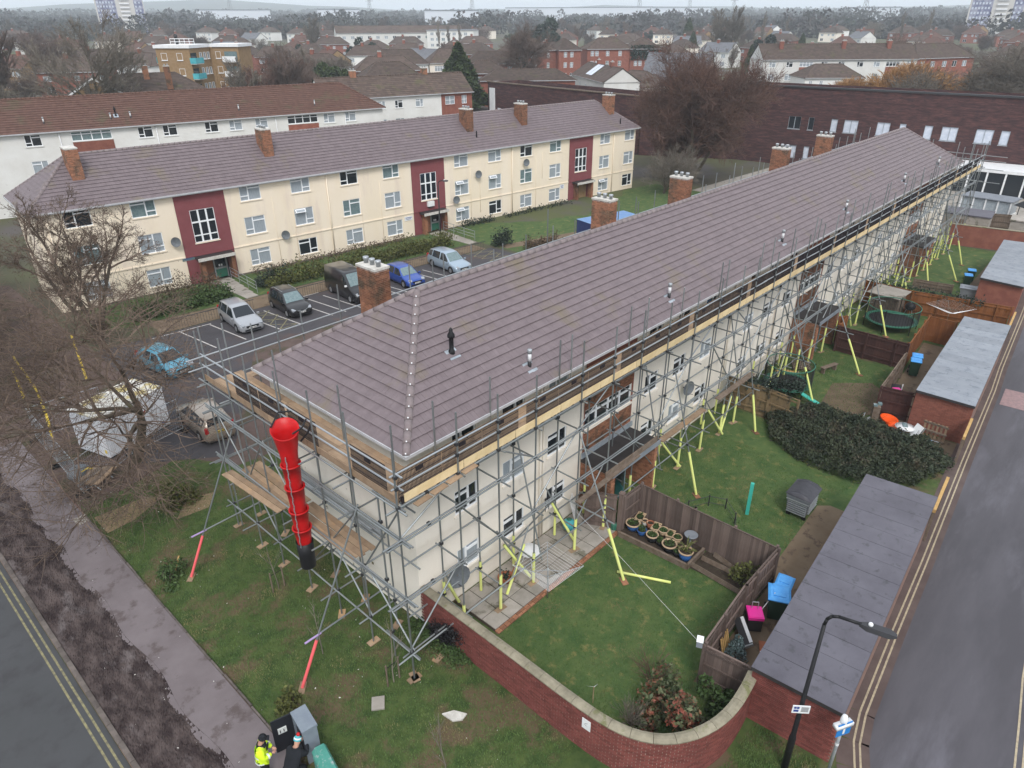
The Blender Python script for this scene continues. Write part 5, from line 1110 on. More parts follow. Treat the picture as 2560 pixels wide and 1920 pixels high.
one('watering_can', MB().lathe([(.13, 0), (.14, .3), (.1, .34)], (20.95, 13.25, .03), 12).path([(21.05, 13.3, .1), (21.25, 13.4, .4)], .025).path([(20.85, 13.2, .1), (20.72, 13.12, .25), (20.9, 13.22, .38)], .015), 'green_paint', 'dark green watering can at foot of gate post', 'watering can')

# ------------------------------------------------------------------ loose things in the near garden
def rotary(label, x, y, H, arm, tilt, m='galv'):
    t = thing('clothes_line', label, 'clothes line', (x, y, 0), tilt, 'rotary clothes lines'); MB().tubes([[0, 0, 0]], [[0, 0, H]], .022, None, 8, True).build('pole', m, t, True)
    tips = []
    for k in range(4):
        a = k*math.pi/2; tp = (arm*math.cos(a), arm*math.sin(a), H+.12); tips.append(tp); MB().path([(0, 0, H-.45), tp], .014).path([(0, 0, H-.1), (tp[0]*.5, tp[1]*.5, H-.18+.0)], .012).build('arm', m, t)
    l = MB()
    for f in np.linspace(.25, 1, 9):
        P = [(.0+p[0]*f, p[1]*f, H-.45+.57*f) for p in tips]
        for k in range(4): l.tubes([P[k]], [P[(k+1) % 4]], .005, None, 3)
    l.build('line', 'white', t)
rotary('rotary clothes line with grey lines on the near patio', 15.8, 12.75, 1.55, 1.35, .72)
rotary('rusty armed rotary clothes line beside the trampoline fence', 56.1, 8.7, 1.5, 1.6, .35, 'timber_old')
tt = thing('garden_table', 'round white garden table under the second block window', 'table', (16.8, 14.55, 0)); MB().lathe([(.44, .69), (.46, .71), (.44, .73), (.02, .735)], (0, 0, 0), 24).build('tabletop', 'white', tt, True)
for k in range(3): a = k*2.1; MB().path([(.1*math.cos(a), .1*math.sin(a), .7), (.32*math.cos(a), .32*math.sin(a), .02)], .02).build('leg', 'white', tt)
pt_ = thing('plant_pot', 'wide terracotta bowl of dead plants by the scaffold leg', 'plant pot', (15.4, 14.55, .03)); MB().lathe([(.2, 0), (.33, .2), (.36, .22), (.32, .21), (.3, .17)], (0, 0, 0), 18).build('pot', 'terracotta', pt_, True); MB().leaves(RNG.normal(0, .12, (90, 3))+[0, 0, .3], .06, RNG).build('plant', 'leaf_dark', pt_)
one('terracotta_trough', MB().rbox((16.1, 14.7, .09), (.5, .14, .12), .4), 'terracotta', 'small orange terracotta trough beside the white table', 'trough')
bl = thing('garden_ball', 'teal patterned ball like planter against the block wall', 'planter', (19.6, 14.7, .3)); MB().ball((0, 0, 0), .3).build('body', 'teal_panel', bl, True); MB().lathe([(.1, .27), (.12, .3), (.02, .31)], (0, 0, 0)).build('collar', 'green_paint', bl, True)
dr = thing('folded_airer', 'folded white wire clothes airer leaning by the porch', 'clothes airer', (20.2, 14.85, 0), .5)
for k in range(9): MB().path([(k*.09, 0, .1), (k*.09, .25, 1.1)], .012).build('rod', 'white', dr)
MB().path([(0, 0, .1), (.72, 0, .1)], .016).path([(0, .25, 1.1), (.72, .25, 1.1)], .016).build('frame', 'white', dr)
ht = thing('hand_tools', 'two dark hand forks hanging on the block wall', 'tools', (18.7, AY-.04, 1.2))
for k in (0, .22): MB().path([(k, 0, 0), (k, 0, .6)], .018).rbox((k, -.01, .65), (.14, .02, .12)).build('fork', 'steel_dark', ht)
bfd = thing('peg_box', 'white plastic peg box on the fence corner', 'box', (16.25, 6.62, 1.7)); MB().rbox((0, 0, .12), (.28, .2, .24), .4).build('box', 'felt_pale', bfd); MB().rbox((0, 0, .25), (.3, .22, .02), .4).build('lid', 'white', bfd)
one('washing_wire', MB().tubes([[18.57, 11.07, 1.0], [18.7, 14, 2.2]], [[16.25, 6.65, 1.8], [18.57, 11.07, 1.0]], .006, None, 4), 'white', 'thin white wire sagging across the walled lawn', 'wire')
# second garden (block lawn)
one('post', MB().rbox((25.93, 9.4, .85), (.15, .15, 1.7), .3).rbox((25.93, 9.4, 1.71), (.12, .12, .02), .3), 'teal_paint', 'bright teal square post standing on the middle lawn', 'post')
bn = thing('wheeled_container', 'large grey four wheeled waste container with dark lid on the middle lawn', 'waste container', (27.7, 7.7, 0), .03)
MB().loft([[(-.58, -.4, .22), (.58, -.4, .22), (.58, .42, .22), (-.58, .42, .22)], [(-.66, -.5, 1.05), (.66, -.5, 1.05), (.66, .5, 1.05), (-.66, .5, 1.05)], [(-.69, -.53, 1.07), (.69, -.53, 1.07), (.69, .53, 1.07), (-.69, .53, 1.07)], [(-.69, -.53, 1.14), (.69, -.53, 1.14), (.69, .53, 1.14), (-.69, .53, 1.14)]]).build('body', 'bin_grey', bn)
for k in range(6): MB().box(-.69-.0, -.6, -.42, .42, .3+k*.11, .32+k*.11).build('rib', 'galv', bn)
for k in range(5): MB().box(-.5, .5, -.52, -.44, .4+k*.12, .42+k*.12).build('rib', 'galv', bn)
lid = MB().loft([[(x, -.56, 1.15), (x, -.3, 1.3), (x, .1, 1.36), (x, .58, 1.2)] for x in (-.7, -.4, 0, .4, .72)], False).build('lid', 'bin_lid', bn, True)
for x in (-.5, -.25, 0, .25, .5): MB().loft([[(x+d, -.5, 1.19+.0), (x+d, -.28, 1.33), (x+d, .1, 1.39), (x+d, .5, 1.25)] for d in (-.03, .03)], False, False).build('lid_rib', 'bin_lid', lid, True)
for sx in (-.5, .5):
    for sy in (-.35, .35): MB().tubes([[sx-.03, sy, .1]], [[sx+.03, sy, .1]], .1, None, 12, True).build('wheel', 'tyre', bn)
MB().box(-.72, -.69, -.5, .5, .95, 1.0).build('handle', 'galv', bn)
ring = thing('border_fence', 'low black iron border fence curving on the middle lawn', 'border fence', (24.6, 10, 0))
pts = [(23.3, 11.6), (24.3, 11.5), (25.3, 11.0), (25.6, 10.3), (24.9, 9.5), (23.9, 9.0)]
for p in pts: MB().tubes([[p[0], p[1], 0]], [[p[0], p[1], .62]], .03, None, 6, True).build('post', 'steel_dark', ring, world=True)
MB().path([(*p, .55) for p in pts], .015).path([(*p, .2) for p in pts], .012).build('rail', 'steel_dark', ring, world=True)

# bins and clutter behind the nearest garage
def wheelie(label, x, y, rz, body, lidm, h=1.05, w=.56, d=.62, openlid=False, grp='wheelie bins in the gardens'):
    t = thing('wheelie_bin', label, 'wheelie bin', (x, y, 0), rz, grp)
    MB().loft([[(-w*.4, -d*.38, .06), (w*.4, -d*.38, .06), (w*.4, d*.42, .06), (-w*.4, d*.42, .06)], [(-w/2, -d/2, h-.12), (w/2, -d/2, h-.12), (w/2, d/2, h-.12), (-w/2, d/2, h-.12)], [(-w*.54, -d*.54, h-.1), (w*.54, -d*.54, h-.1), (w*.54, d*.54, h-.1), (-w*.54, d*.54, h-.1)], [(-w*.54, -d*.54, h-.04), (w*.54, -d*.54, h-.04), (w*.54, d*.54, h-.04), (-w*.54, d*.54, h-.04)]]).build('body', body, t)
    l = MB().loft([[(-w*.56, -d*.58, h-.03), (w*.56, -d*.58, h-.03), (w*.56, d*.56, h-.03), (-w*.56, d*.56, h-.03)], [(-w*.56, -d*.58, h+.01), (w*.56, -d*.58, h+.01), (w*.56, d*.56, h+.01), (-w*.56, d*.56, h+.01)], [(-w*.44, -d*.44, h+.05), (w*.44, -d*.44, h+.05), (w*.44, d*.4, h+.05), (-w*.44, d*.4, h+.05)]]).build('lid', lidm, t)
    MB().box(-w*.3, w*.3, -d*.3, d*.12, h+.05, h+.075).box(-w*.3, w*.3, d*.56, d*.64, h-.06, h-.02).build('lid_panel', lidm, l)
    for s in (-1, 1): MB().tubes([[s*w*.5-.03*s, d*.45, .1]], [[s*w*.5+.03*s, d*.45, .1]], .1, None, 10, True).build('wheel', 'tyre', t)
    return t
wheelie('far blue lidded dark wheelie bin behind the nearest garage', 21.75, 5.98, -1.4, 'bin_green', 'bin_blue')
wheelie('near blue lidded dark wheelie bin with dented wet lid behind the nearest garage', 20.95, 5.85, -1.15, 'bin_green', 'bin_blue', 1.1, .72, .8)
wheelie('blue lidded green bin behind the second garage, far one', 46.9, 8.25, -1.3, 'bin_green', 'bin_blue')
wheelie('blue lidded green bin behind the second garage, near one', 46.1, 8.1, -1.3, 'bin_green', 'bin_blue')
wheelie('far blue lidded bin at the farthest garage', 68.4, 9.9, -1.3, 'bin_green', 'bin_blue')
wheelie('near blue lidded bin at the farthest garage', 66.8, 9.8, -1.3, 'bin_green', 'bin_blue')
wheelie('wide grey container with pale lid on the far lawn', 62.9, 8.9, -1.4, 'bin_grey', 'felt_pale', 1.2, 1.2, .95)
ms = thing('suitcase', 'bright pink lidded case standing behind the nearest garage', 'suitcase', (19.85, 6.22, 0), -.95); MB().rbox((0, 0, .32), (.5, .56, .55), 0).build('case', 'steel_dark', ms); MB().rbox((0, 0, .66), (.56, .62, .12)).rbox((0, 0, .725), (.48, .54, .03)).build('lid', 'magenta', ms); MB().path([(-.1, .16, .75), (-.1, .2, 1.02), (.12, .2, 1.02), (.12, .16, .75)], .015).build('handle', 'galv', ms)
pk = thing('toy_keyboard', 'discarded electric keyboard leaning by the fence, white keys up', 'keyboard', (18.95, 6.2, .45), 2.3)
MB().rbox((0, 0, .0), (.34, 1.3, .08), 0, .5).build('body', 'steel_dark', pk)
for k in range(26): MB().rbox((-.1, -.6+k*.046, .1), (.12, .04, .02), 0, .5).build('key', 'white', pk)
MB().rbox((.0, .66, .02), (.34, .06, .1), 0, .5).build('end_cap', 'galv', pk)
ct_ = thing('artificial_tree', 'frosted grey green artificial fir lying by the fence', 'artificial tree', (17.9, 5.95, .1)); MB().tubes([[0, 0, 0]], [[.25, .1, .9]], .03).build('trunk', 'timber_old', ct_); n = 900; h = RNG.uniform(0, 1, n); a = RNG.uniform(0, 6.28, n); q = .46*(1-h*.75)*np.sqrt(RNG.uniform(.1, 1, n)); MB().leaves(np.stack([q*np.cos(a)+.25*h, q*np.sin(a)+.1*h, h*.85], 1), .055, RNG).build('needles', 'tile_grey', ct_).data.materials[0] = mat('fir_frost', (.1, .15, .15), (.3, .36, .38), 5, .5, .7, rough=.8, isl=.4)
sl = thing('slatted_crate', 'orange slatted crate end leaning on the fence', 'crate', (17.75, 6.4, 0), .1)
for k in range(5): MB().rbox((k*.14, 0, .45), (.06, .03, .8), 0, 0, -.25).build('slat', 'timber_new', sl)
one('bottle', MB().lathe([(.06, 0), (.06, .25), (.03, .3), (.03, .34), (.01, .35)], (17.3, 6.3, 0), 10), 'white', 'white plastic bottle beside the slatted crate', 'bottle', smooth=True)
one('paper', MB().add([(18.6, 5.3, .03), (18.85, 5.2, .03), (18.75, 5.45, .25)], [[0, 1, 2]]), 'white', 'folded white paper on the brown strip', 'paper')
one('old_tray', MB().rbox((19.0, 5.35, .06), (.9, .35, .05), .5), 'terracotta', 'orange brown board leaning on the garage wall', 'board')
one('mop', MB().path([(20.2, 6.3, .1), (20.75, 5.95, 1.2)], .018).ball((20.2, 6.3, .15), .09), 'white', 'white handled mop between suitcase and blue lidded bin', 'mop')

# family garden and yard of the second garage
def trampoline(label, x, y, r, hp, m='green_paint', poles=6):
    t = thing('trampoline', label, 'trampoline', (x, y, 0)); MB().loft([[(rr_*math.cos(a), rr_*math.sin(a), z) for a in np.linspace(0, 2*math.pi, 29)[:-1]] for rr_, z in ((r, .62), (r, .68), (r-.25, .68), (r-.25, .62))]).build('rim', m, t)
    MB().lathe([(r-.26, .63), (.01, .62)], (0, 0, 0), 28).build('mat', 'black', t); nt_ = MB()
    for k in range(56): a = k*2*math.pi/56; nt_.tubes([[r*math.cos(a), r*math.sin(a), .68]], [[r*.98*math.cos(a), r*.98*math.sin(a), hp]], .012, None, 3)
    for z in np.linspace(.8, hp, 12): nt_.path([(r*math.cos(a), r*math.sin(a), z) for a in np.linspace(0, 2*math.pi, 29)], .01, 3)
    nt_.build('net', 'net', t)
    for k in range(poles): a = k*2*math.pi/poles; MB().path([(r*1.02*math.cos(a), r*1.02*math.sin(a), 0), (r*1.02*math.cos(a), r*1.02*math.sin(a), hp+.1)], .03).build('pole', 'black', t)
    MB().path([(r*math.cos(a), r*math.sin(a), hp) for a in np.linspace(0, 2*math.pi, 29)], .03).build('hoop', m, t)
trampoline('green hooped trampoline behind orange fence', 53.3, 11.7, 1.75, 1.7)
trampoline('smaller netted trampoline with toys near the block wall', 38.6, 13.1, 1.35, 1.9)
sl = thing('slide', 'green plastic slide end beside the smaller trampoline', 'slide', (38.0, 11.4, 0)); MB().rbox((0, 0, .35), (.4, 1.3, .06), .5, 0, .5).build('chute', 'teal_paint', sl)
ty = thing('toy_pile', 'heap of dark toys and pale scooter beside the smaller trampoline', 'toys', (36.9, 14.2, 0))
MB().rbox((0, 0, .25), (.9, .6, .5), .3).build('box', 'sign_navy', ty); MB().path([(-.2, -.4, .6), (.6, -.5, .75)], .04).path([(.1, 0, .5), (.2, .1, 1.0)], .03).build('scooter', 'white', ty); MB().rbox((.5, -.3, .4), (.5, .12, .5), .6).build('panel', 'glass_teal', ty)
pl_ = thing('pallet', 'broken grey pallet lying on the family lawn', 'pallet', (42, 13.5, .1), .5)
for k in range(6): MB().rbox((k*.22, 0, .06), (.12, 1.1, .025), random.uniform(-.1, .1)).build('slat', 'timber_old', pl_)
for k in range(3): MB().rbox((.55, -.5+k*.5, 0), (1.3, .08, .09)).build('bearer', 'timber_old', pl_)
bnch = thing('bench', 'low brown timber bench on the family lawn', 'bench', (43.0, 12.2, 0), -.3); MB().box(-.7, .7, -.15, .15, .4, .45).build('seat', 'timber_old', bnch); MB().box(-.6, -.5, -.12, .12, 0, .4).build('leg', 'timber_old', bnch); MB().box(.5, .6, -.12, .12, 0, .4).build('leg', 'timber_old', bnch)
one('plywood_sheet', MB().rbox((40.6, 14, .06), (1.6, 1.2, .03), .3), 'timber_new', 'pale plywood sheet lying by the smaller trampoline', 'board')
kt = thing('sandpit_shell', 'orange plastic sandpit shell, upper half, by dark fence', 'sandpit', (38.8, 7.3, .12), .8)
MB().loft([[(s*.55*math.cos(a), s*.4*math.sin(a), z) for a in np.linspace(0, 2*math.pi, 17)[:-1]] for s, z in ((.2, 0), (.85, .03), (1, .12), (1.05, .2), (.95, .19), (.75, .08), (.1, .06))]).build('shell', 'orange_plastic', kt, True)
one('sandpit_shell', MB().lathe([(.01, .22), (.25, .2), (.42, .08), (.45, 0)], (38.55, 6.9, .1), 16), 'orange_plastic', 'orange plastic sandpit shell, upturned half, by dark fence', 'sandpit', smooth=True)
dk = thing('deckchair', 'blue and white striped sun lounger beside the big hedge', 'lounger', (37.35, 6.55, .3), -1.43)
for k in range(10): MB().box(k*.17, k*.17+.165, -.27, .27, .0, .03).build('stripe', 'white' if k % 2 == 0 else 'stripe_blue', dk)
MB().path([(-.1, -.3, -.0), (2.0, -.3, .0), (2.0, .3, 0), (-.1, .3, 0)], .02).path([(.2, -.3, 0), (.2, -.3, -.28)], .02).path([(1.6, .3, 0), (1.6, .3, -.28)], .02).build('frame', 'galv', dk)
dkt = thing('side_table', 'pale round plastic table beside the striped lounger', 'table', (38.0, 6.3, 0)); MB().lathe([(.48, .5), (.5, .53), (.02, .55)], (0, 0, 0), 20).build('tabletop', 'white', dkt, True); MB().rbox((0, 0, .25), (.1, .1, .5)).build('leg', 'white', dkt); MB().rbox((.1, .05, .57), (.4, .25, .05), .4).build('tray', 'glass_teal', dkt)
ch_ = thing('folding_chair', 'folded white garden chair leaning by striped lounger', 'chair', (37.9, 5.75, 0), .9); MB().rbox((0, 0, .45), (.5, .05, .9), 0, 0, .5).build('back', 'white', ch_); MB().path([(-.25, .1, 0), (-.25, -.3, .8)], .02).path([(.25, .1, 0), (.25, -.3, .8)], .02).build('frame', 'galv', ch_)
ch_ = thing('folding_chair', 'pale upturned garden chair at the hedge edge left of orange shell', 'chair', (37.6, 8.2, 0), .2); MB().rbox((0, 0, .35), (.5, .05, .5), 0, 0, .9).build('back', 'galv', ch_); MB().path([(-.2, .2, .1), (.6, .1, .5), (.9, .4, .1)], .02).build('frame', 'galv', ch_)
pal = thing('pallet', 'upright brown pallet leaning on the second garage brick end', 'pallet', (38.35, 5.0, 0), 1.55)
for k in range(6): MB().rbox((-.5+k*.2, -.1, .55), (.1, .03, 1.1), 0, 0, -.12).build('slat', 'board', pal)
for z in (.1, .55, 1.0): MB().rbox((0, 0-.05, z), (1.2, .09, .09)).build('bearer', 'timber_old', pal)
tb_ = thing('toy_stand', 'old wooden toy stand with blue boxes by the dark fence', 'stand', (38.5, 8.0, 0), .4); MB().rbox((0, 0, .5), (.5, .35, 1.0)).build('stand', 'timber_old', tb_); MB().rbox((.15, -.15, 1.05), (.25, .2, .1)).rbox((-.1, .1, 1.05), (.2, .2, .1)).build('box', 'glass_teal', tb_)
jk = thing('junk_pile', 'pile of pink toy, boards and grey crates in the slatted yard', 'junk', (41.5, 7.7, 0), .2)
MB().rbox((0, 0, .3), (1.0, .7, .6), .3).build('crate', 'bin_grey', jk); MB().rbox((.3, .1, .68), (.5, .4, .15), .5).build('toy', 'magenta', jk); MB().rbox((-1.0, .1, .35), (1.2, .4, .08), .5, .4).build('board', 'timber_new', jk); MB().path([(.1, -.1, .7), (.1, -.1, 1.1), (.4, -.1, 1.1), (.4, -.1, .7)], .02).build('handle', 'white', jk); MB().rbox((1.0, .2, .3), (.7, .6, .6), .2).build('box', 'black', jk)
bbq = thing('barbecue', 'round black kettle barbecue near the long orange fence', 'barbecue', (56.3, 11.3, 0)); MB().ball((0, 0, .85), .38, .38, .3).build('bowl', 'black', bbq, True); MB().lathe([(.03, 1.13), (.03, 1.2)], (0, 0, 0)).build('knob', 'galv', bbq)
for k in range(3): a = k*2.1; MB().path([(.2*math.cos(a), .2*math.sin(a), .65), (.4*math.cos(a), .4*math.sin(a), 0)], .02).build('leg', 'galv', bbq)
sh = thing('garden_shed', 'small shed with pale felt roof between scaffold and trampoline', 'shed', (56.0, 12.9, 0), -.1); MB().box(-.8, .8, -1, 1, 0, 1.6).build('wall', 'timber_old', sh); MB().add([(-1, -1.2, 1.6), (1, -1.2, 1.75), (1, 1.2, 1.75), (-1, 1.2, 1.6), (-1, -1.2, 1.66), (1, -1.2, 1.81), (1, 1.2, 1.81), (-1, 1.2, 1.66)], MB.BF).build('roof', 'concrete', sh)
# beyond the far end: lean-to, sheds, clutter
lt = thing('conservatory', 'white framed lean-to conservatory beyond the far scaffold end', 'conservatory', (93, 14.2, 0), -.1); MB().box(0, 3, -2.5, 2.5, 0, .7).build('wall', 'white_wall', lt); MB().box(.1, 2.9, -2.4, 2.4, .7, 2.1).build('pane', 'glass_net', lt)
for k in range(5): MB().box(-.03, .1, -2.5+k*1.22, -2.38+k*1.22, .7, 2.2).build('mullion', 'white', lt)
MB().box(-.1, 3.1, -2.6, 2.6, 2.2, 2.3).build('roof', 'felt_pale', lt)
for i, (x, y, l, w, h, m, lb) in enumerate(((84.5, 14.5, 3.2, 5, 2.3, 'felt', 'flat felt roofed shed beyond the scaffold end'), (86.5, 8.5, 2.4, 4, 2.0, 'concrete', 'concrete sectional shed by the far brick wall'), (89, 3.2, 2, 2.5, 2.2, 'felt_dark', 'black garden shed at right edge'))):
    t = thing('garden_shed', lb, 'shed', (x, y, 0), .1); MB().box(-l/2, l/2, -w/2, w/2, 0, h).build('wall', 'concrete' if i < 2 else 'steel_dark', t); MB().box(-l/2-.1, l/2+.1, -w/2-.1, w/2+.1, h, h+.1).build('roof', m, t); MB().box(-l/2-.03, -l/2, -.4, .4, 0, 1.9).build('door', 'timber_old', t)
gz_ = thing('gazebo', 'black topped gazebo beyond the far brick wall', 'gazebo', (92.5, 9.6, 0), .1); MB().lathe([(1.9, 2.1), (1.2, 2.6), (.05, 3.0)], (0, 0, 0), 4).build('canopy', 'black', gz_)
for k in range(4): MB().tubes([[1.3*math.cos(k*1.571), 1.3*math.sin(k*1.571), 0]], [[1.3*math.cos(k*1.571), 1.3*math.sin(k*1.571), 2.2]], .04).build('pole', 'steel_dark', gz_)
for i, (x, y, l) in enumerate(((88.6, 12.6, 3.2), (89.2, 8.2, 4.5))): fence(('grey plank fence left of the black gazebo', 'grey plank fence below the black gazebo')[i], [(x, y), (x+.3*l, y-.9*l)], 1.7, 'timber_old', bw=.2)
pr_ = thing('parasol', 'closed dark green parasol canopy over far yard', 'parasol', (90.5, 7, 0)); MB().lathe([(.03, 0), (.03, 2.3)], (0, 0, 0), 8).build('pole', 'galv', pr_); MB().lathe([(1.3, 2.0), (.7, 2.4), (.02, 2.6)], (0, 0, 0), 12).build('canopy', 'bin_green', pr_)
sk = thing('rubbish_sack', 'pale pink sack of rubbish at right edge by the far brick wall', 'sack', (83.8, 5.1, 0)); MB().ball((0, 0, .5), .7, .6, .55).build('sack', 'magenta', sk, True).data.materials[0] = mat('sack_pink', (.55, .42, .5), rough=.7)
sk = thing('rubbish_sack', 'pale blue sack standing behind the pink one', 'sack', (86.2, 4.6, 0)); MB().ball((0, 0, .6), .5, .5, .7).build('sack', 'felt_pale', sk, True)
# ------------------------------------------------------------------ cars
def car(label, x, y, yaw, body, kind='mpv', L=4.4, Wd=1.78, H=1.6, rearplate='plate_yellow', glass='glass'):
    t = thing('parked_car' if kind != 'van' else 'parked_van', label, 'car' if kind != 'van' else 'van', (x, y, 0), yaw, 'cars parked by the flats'); w = Wd/2; zb = .2
    # stations along x (front +): x, shoulder z, roof z, half width, roof half width
    if kind == 'van': st = [(.5, .55, .62, .86, .7), (.485, .8, .9, .95, .8), (.36, .98, 1.12, 1, .88), (.3, 1.1, 1.25, 1, .86), (.17, 1.25, H*.98, 1, .86), (.1, 1.25, H, 1, .88), (-.2, 1.25, H, 1, .88), (-.48, 1.25, H*.98, 1, .87), (-.5, 1.2, H*.9, .97, .84)]
    else:
        hood = .78 if kind == 'hatch' else .86; rl = -.30 if kind != 'hatch' else -.25
        st = [(.5, .5, .53, .78, .6), (.485, .66, .7, .9, .72), (.45, hood-.1, hood-.03, .97, .78), (.33, hood, hood+.06, 1, .8), (.255, hood+.05, hood+.12, 1, .76), (.08, hood+.08, H*.965, 1, .7), (-.05, hood+.1, H, 1, .72), (rl, hood+.13, H*.975, 1, .7), (rl-.12, hood+.14, H*.93, .98, .66), (-.465, hood+.08, hood+.2, .94, .72), (-.495, .72, .78, .86, .7), (-.5, .45, .5, .8, .66)]
    rings = []
    for fx, zs, zr, fw_, fr in st:
        a = w*fw_; r = w*fr if zr-zs > .12 else a*.86
        rings.append([(fx*L, -a*.9, zb), (fx*L, -a, zb+.12), (fx*L, -a, zb+(zs-zb)*.6), (fx*L, -a*.965, zs), (fx*L, -r, zr-.03), (fx*L, -r*.7, zr), (fx*L, r*.7, zr), (fx*L, r, zr-.03), (fx*L, a*.965, zs), (fx*L, a, zb+(zs-zb)*.6), (fx*L, a, zb+.12), (fx*L, a*.9, zb)])
    MB().loft(rings).build('body', body, t, True)
    def pane(pts, name, m, off=.014, ins=.1):
        """pts: two rows of equal length along the panel; inset and lifted off the body"""
        A_, B2 = [[Vector(rings[k][i]) for k, i in row] for row in pts]; n_ = len(A_); ctr = sum(A_+B2, Vector())/(2*n_); v = []; nn = (A_[-1]-A_[0]).cross(B2[0]-A_[0]).normalized(); nn = nn if nn.dot(ctr-Vector((0, 0, H*.5))) > 0 else -nn
        for row in (A_, B2): v += [tuple(p+(ctr-p)*ins+nn*off) for p in row]
        MB().add(v, [[i, i+1, n_+i+1, n_+i] for i in range(n_-1)]).build(name, m, t)
    row = lambda k: [(k, i) for i in (4, 5, 6, 7)]
    if kind == 'van':
        pane((row(3), row(4)), 'windscreen', glass)
        for s in ((3, 4), (8, 7)): pane(([(3, s[0]), (5, s[0])], [(3, s[1]), (5, s[1])]), 'side_window', 'glass', ins=.16)
    else:
        pane((row(4), row(5)), 'windscreen', glass)
        for s in ((3, 4), (8, 7)):
            pane(([(4, s[0]), (5, s[0]), (6, s[0])], [(4, s[1]), (5, s[1]), (6, s[1])]), 'side_window', 'glass', ins=.12); pane(([(6, s[0]), (7, s[0])], [(6, s[1]), (7, s[1])]), 'side_window', 'glass', ins=.1)
            if kind != 'hatch': pane(([(7, s[0]), (8, s[0])], [(7, s[1]), (8, s[1])]), 'side_window', 'glass', ins=.15)
        pane((row(8), row(9)), 'rear_window', 'glass', ins=.1)
    wr = .32 if kind != 'van' else .34
    for sx in (.31, -.3):
        for s in (-1, 1):
            MB().lathe([(wr+.05, -.02), (wr+.05, 0)], (0, 0, 0), 18).build('wheel_arch', 'black', t, False).matrix_basis = Matrix.Translation((sx*L, s*(w+.004), wr+.02)) @ Matrix.Rotation(-s*math.pi/2, 4, 'X')
            wh = MB().lathe([(wr*.9, -.18), (wr, -.15), (wr, -.02), (wr*.88, 0), (wr*.6, .005)], (0, 0, 0), 18).build('wheel', 'tyre', t, True); wh.matrix_basis = Matrix.Translation((sx*L, s*(w+.02), wr)) @ Matrix.Rotation(-s*math.pi/2, 4, 'X')
            rm = MB().lathe([(wr*.62, .006), (wr*.58, .014), (wr*.2, .0), (.01, .01)], (0, 0, 0), 10).build('rim', 'rim', wh)
    f = L*.5; zf = st[1][1]
    for s in (-1, 1):
        MB().rbox((f-.13, s*w*.7, zf+.03), (.26, .28, .12), -s*.35, .5).build('headlight', 'lamp_glass', t); MB().rbox((-f+.07, s*w*.8, .92), (.12, .16, .32), s*.2).build('tail_light', 'red_lamp', t)
        MB().rbox((L*.24, s*(w+.07), st[4][1]+.08), (.12, .18, .12)).build('mirror', 'white' if kind == 'van' else body, t)
    MB().rbox((f-.015, 0, zf-.1), (.06, w*1.0, .14)).build('grille', 'black', t); MB().rbox((f-.0, 0, .33), (.06, w*1.3, .1)).build('lower_grille', 'black', t)
    if kind == 'suv':
        MB().path([(f+.02, -.4, zf-.02), (f+.03, 0, zf-.12), (f+.02, .4, zf-.02)], .018).build('grille_trim', 'galv', t)
        for s in (-1, 1): MB().path([(L*.06, s*w*.62, H+.03), (-L*.25, s*w*.62, H+.03)], .02).build('roof_rail', 'galv', t)
    pm = MB().rbox((f+.025, 0, .48), (.02, .52, .11)).build('number_plate', 'plate_white', t); MB().boxes([[f+.037, y_, .48] for y_ in (-.19, -.13, -.07, -.01, .09, .15, .21)], (.003, .02, .033)).build('characters', 'ink', pm)
    pm = MB().rbox((-f-.008, 0, .72), (.02, .52, .11)).build('number_plate', rearplate, t); MB().boxes([[-f-.021, y_, .72] for y_ in (-.19, -.13, -.07, -.01, .09, .15, .21)], (.003, .02, .033)).build('characters', 'ink', pm)
    return t
HD = ya-math.pi/2
car('silver people carrier in the first bay, left of the yellow hatching', 21.7, 47.35, HD, 'silver', 'mpv', 4.5, 1.8, 1.62)
car('black crossover car right of the yellow hatching', 25.75, 47.2, HD, 'car_black', 'suv', 4.3, 1.82, 1.64, glass='glass_teal')
car('black panel van partly hidden behind the nearest chimney', 30.85, 46.4, HD, 'car_black', 'van', 5.1, 1.9, 2.25, glass='glass_teal')
car('bright blue hatchback right of the nearest chimney', 35.9, 45.75, HD, 'car_blue', 'hatch', 4.2, 1.8, 1.48, glass='glass_teal')
car('pale blue silver people carrier by the second yellow hatching', 41.05, 45.6, HD, 'silver_blue', 'mpv', 4.6, 1.82, 1.64, glass='glass_teal')
car('turquoise hatchback standing under the big bare tree', 14.65, 43.9, HD+.25, 'car_teal', 'hatch', 4.1, 1.75, 1.46)
car('muddy gold estate car seen from behind beside the scaffold', 12.95, 35.0, math.pi/2-.06, 'car_gold', 'mpv', 4.3, 1.74, 1.55)

# ------------------------------------------------------------------ blue container and white cabin
cn = thing('shipping_container', 'dark blue steel container with pale blue roof behind the second chimney', 'container', (54.2, 39.4, 0), -.24)
MB().box(0, 6.1, 0, 2.45, .1, 2.5).build('body', 'container_blue', cn)
rb = MB()
for k in range(30): rb.box(.1+k*.2, .2+k*.2, -.03, -.001, .25, 2.35)
rb.build('side_rib', 'container_blue', cn)
MB().box(-.02, 6.12, -.02, 2.47, 2.5, 2.54).build('roof', 'container_roof', cn); rb = MB()
for k in range(24): rb.box(.2+k*.245, .3+k*.245, .1, 2.35, 2.54, 2.565)
rb.build('roof_rib', 'container_roof', cn)
MB().box(.25, .75, -.045, -.032, 1.5, 2.1).build('warning_sign', 'plate_yellow', cn); MB().box(1.3, 1.5, -.045, -.032, 1.7, 2.1).box(1.9, 2.1, -.045, -.032, 1.4, 2.0).box(2.6, 3.4, -.045, -.032, .7, .8).build('stencil', 'white', cn)
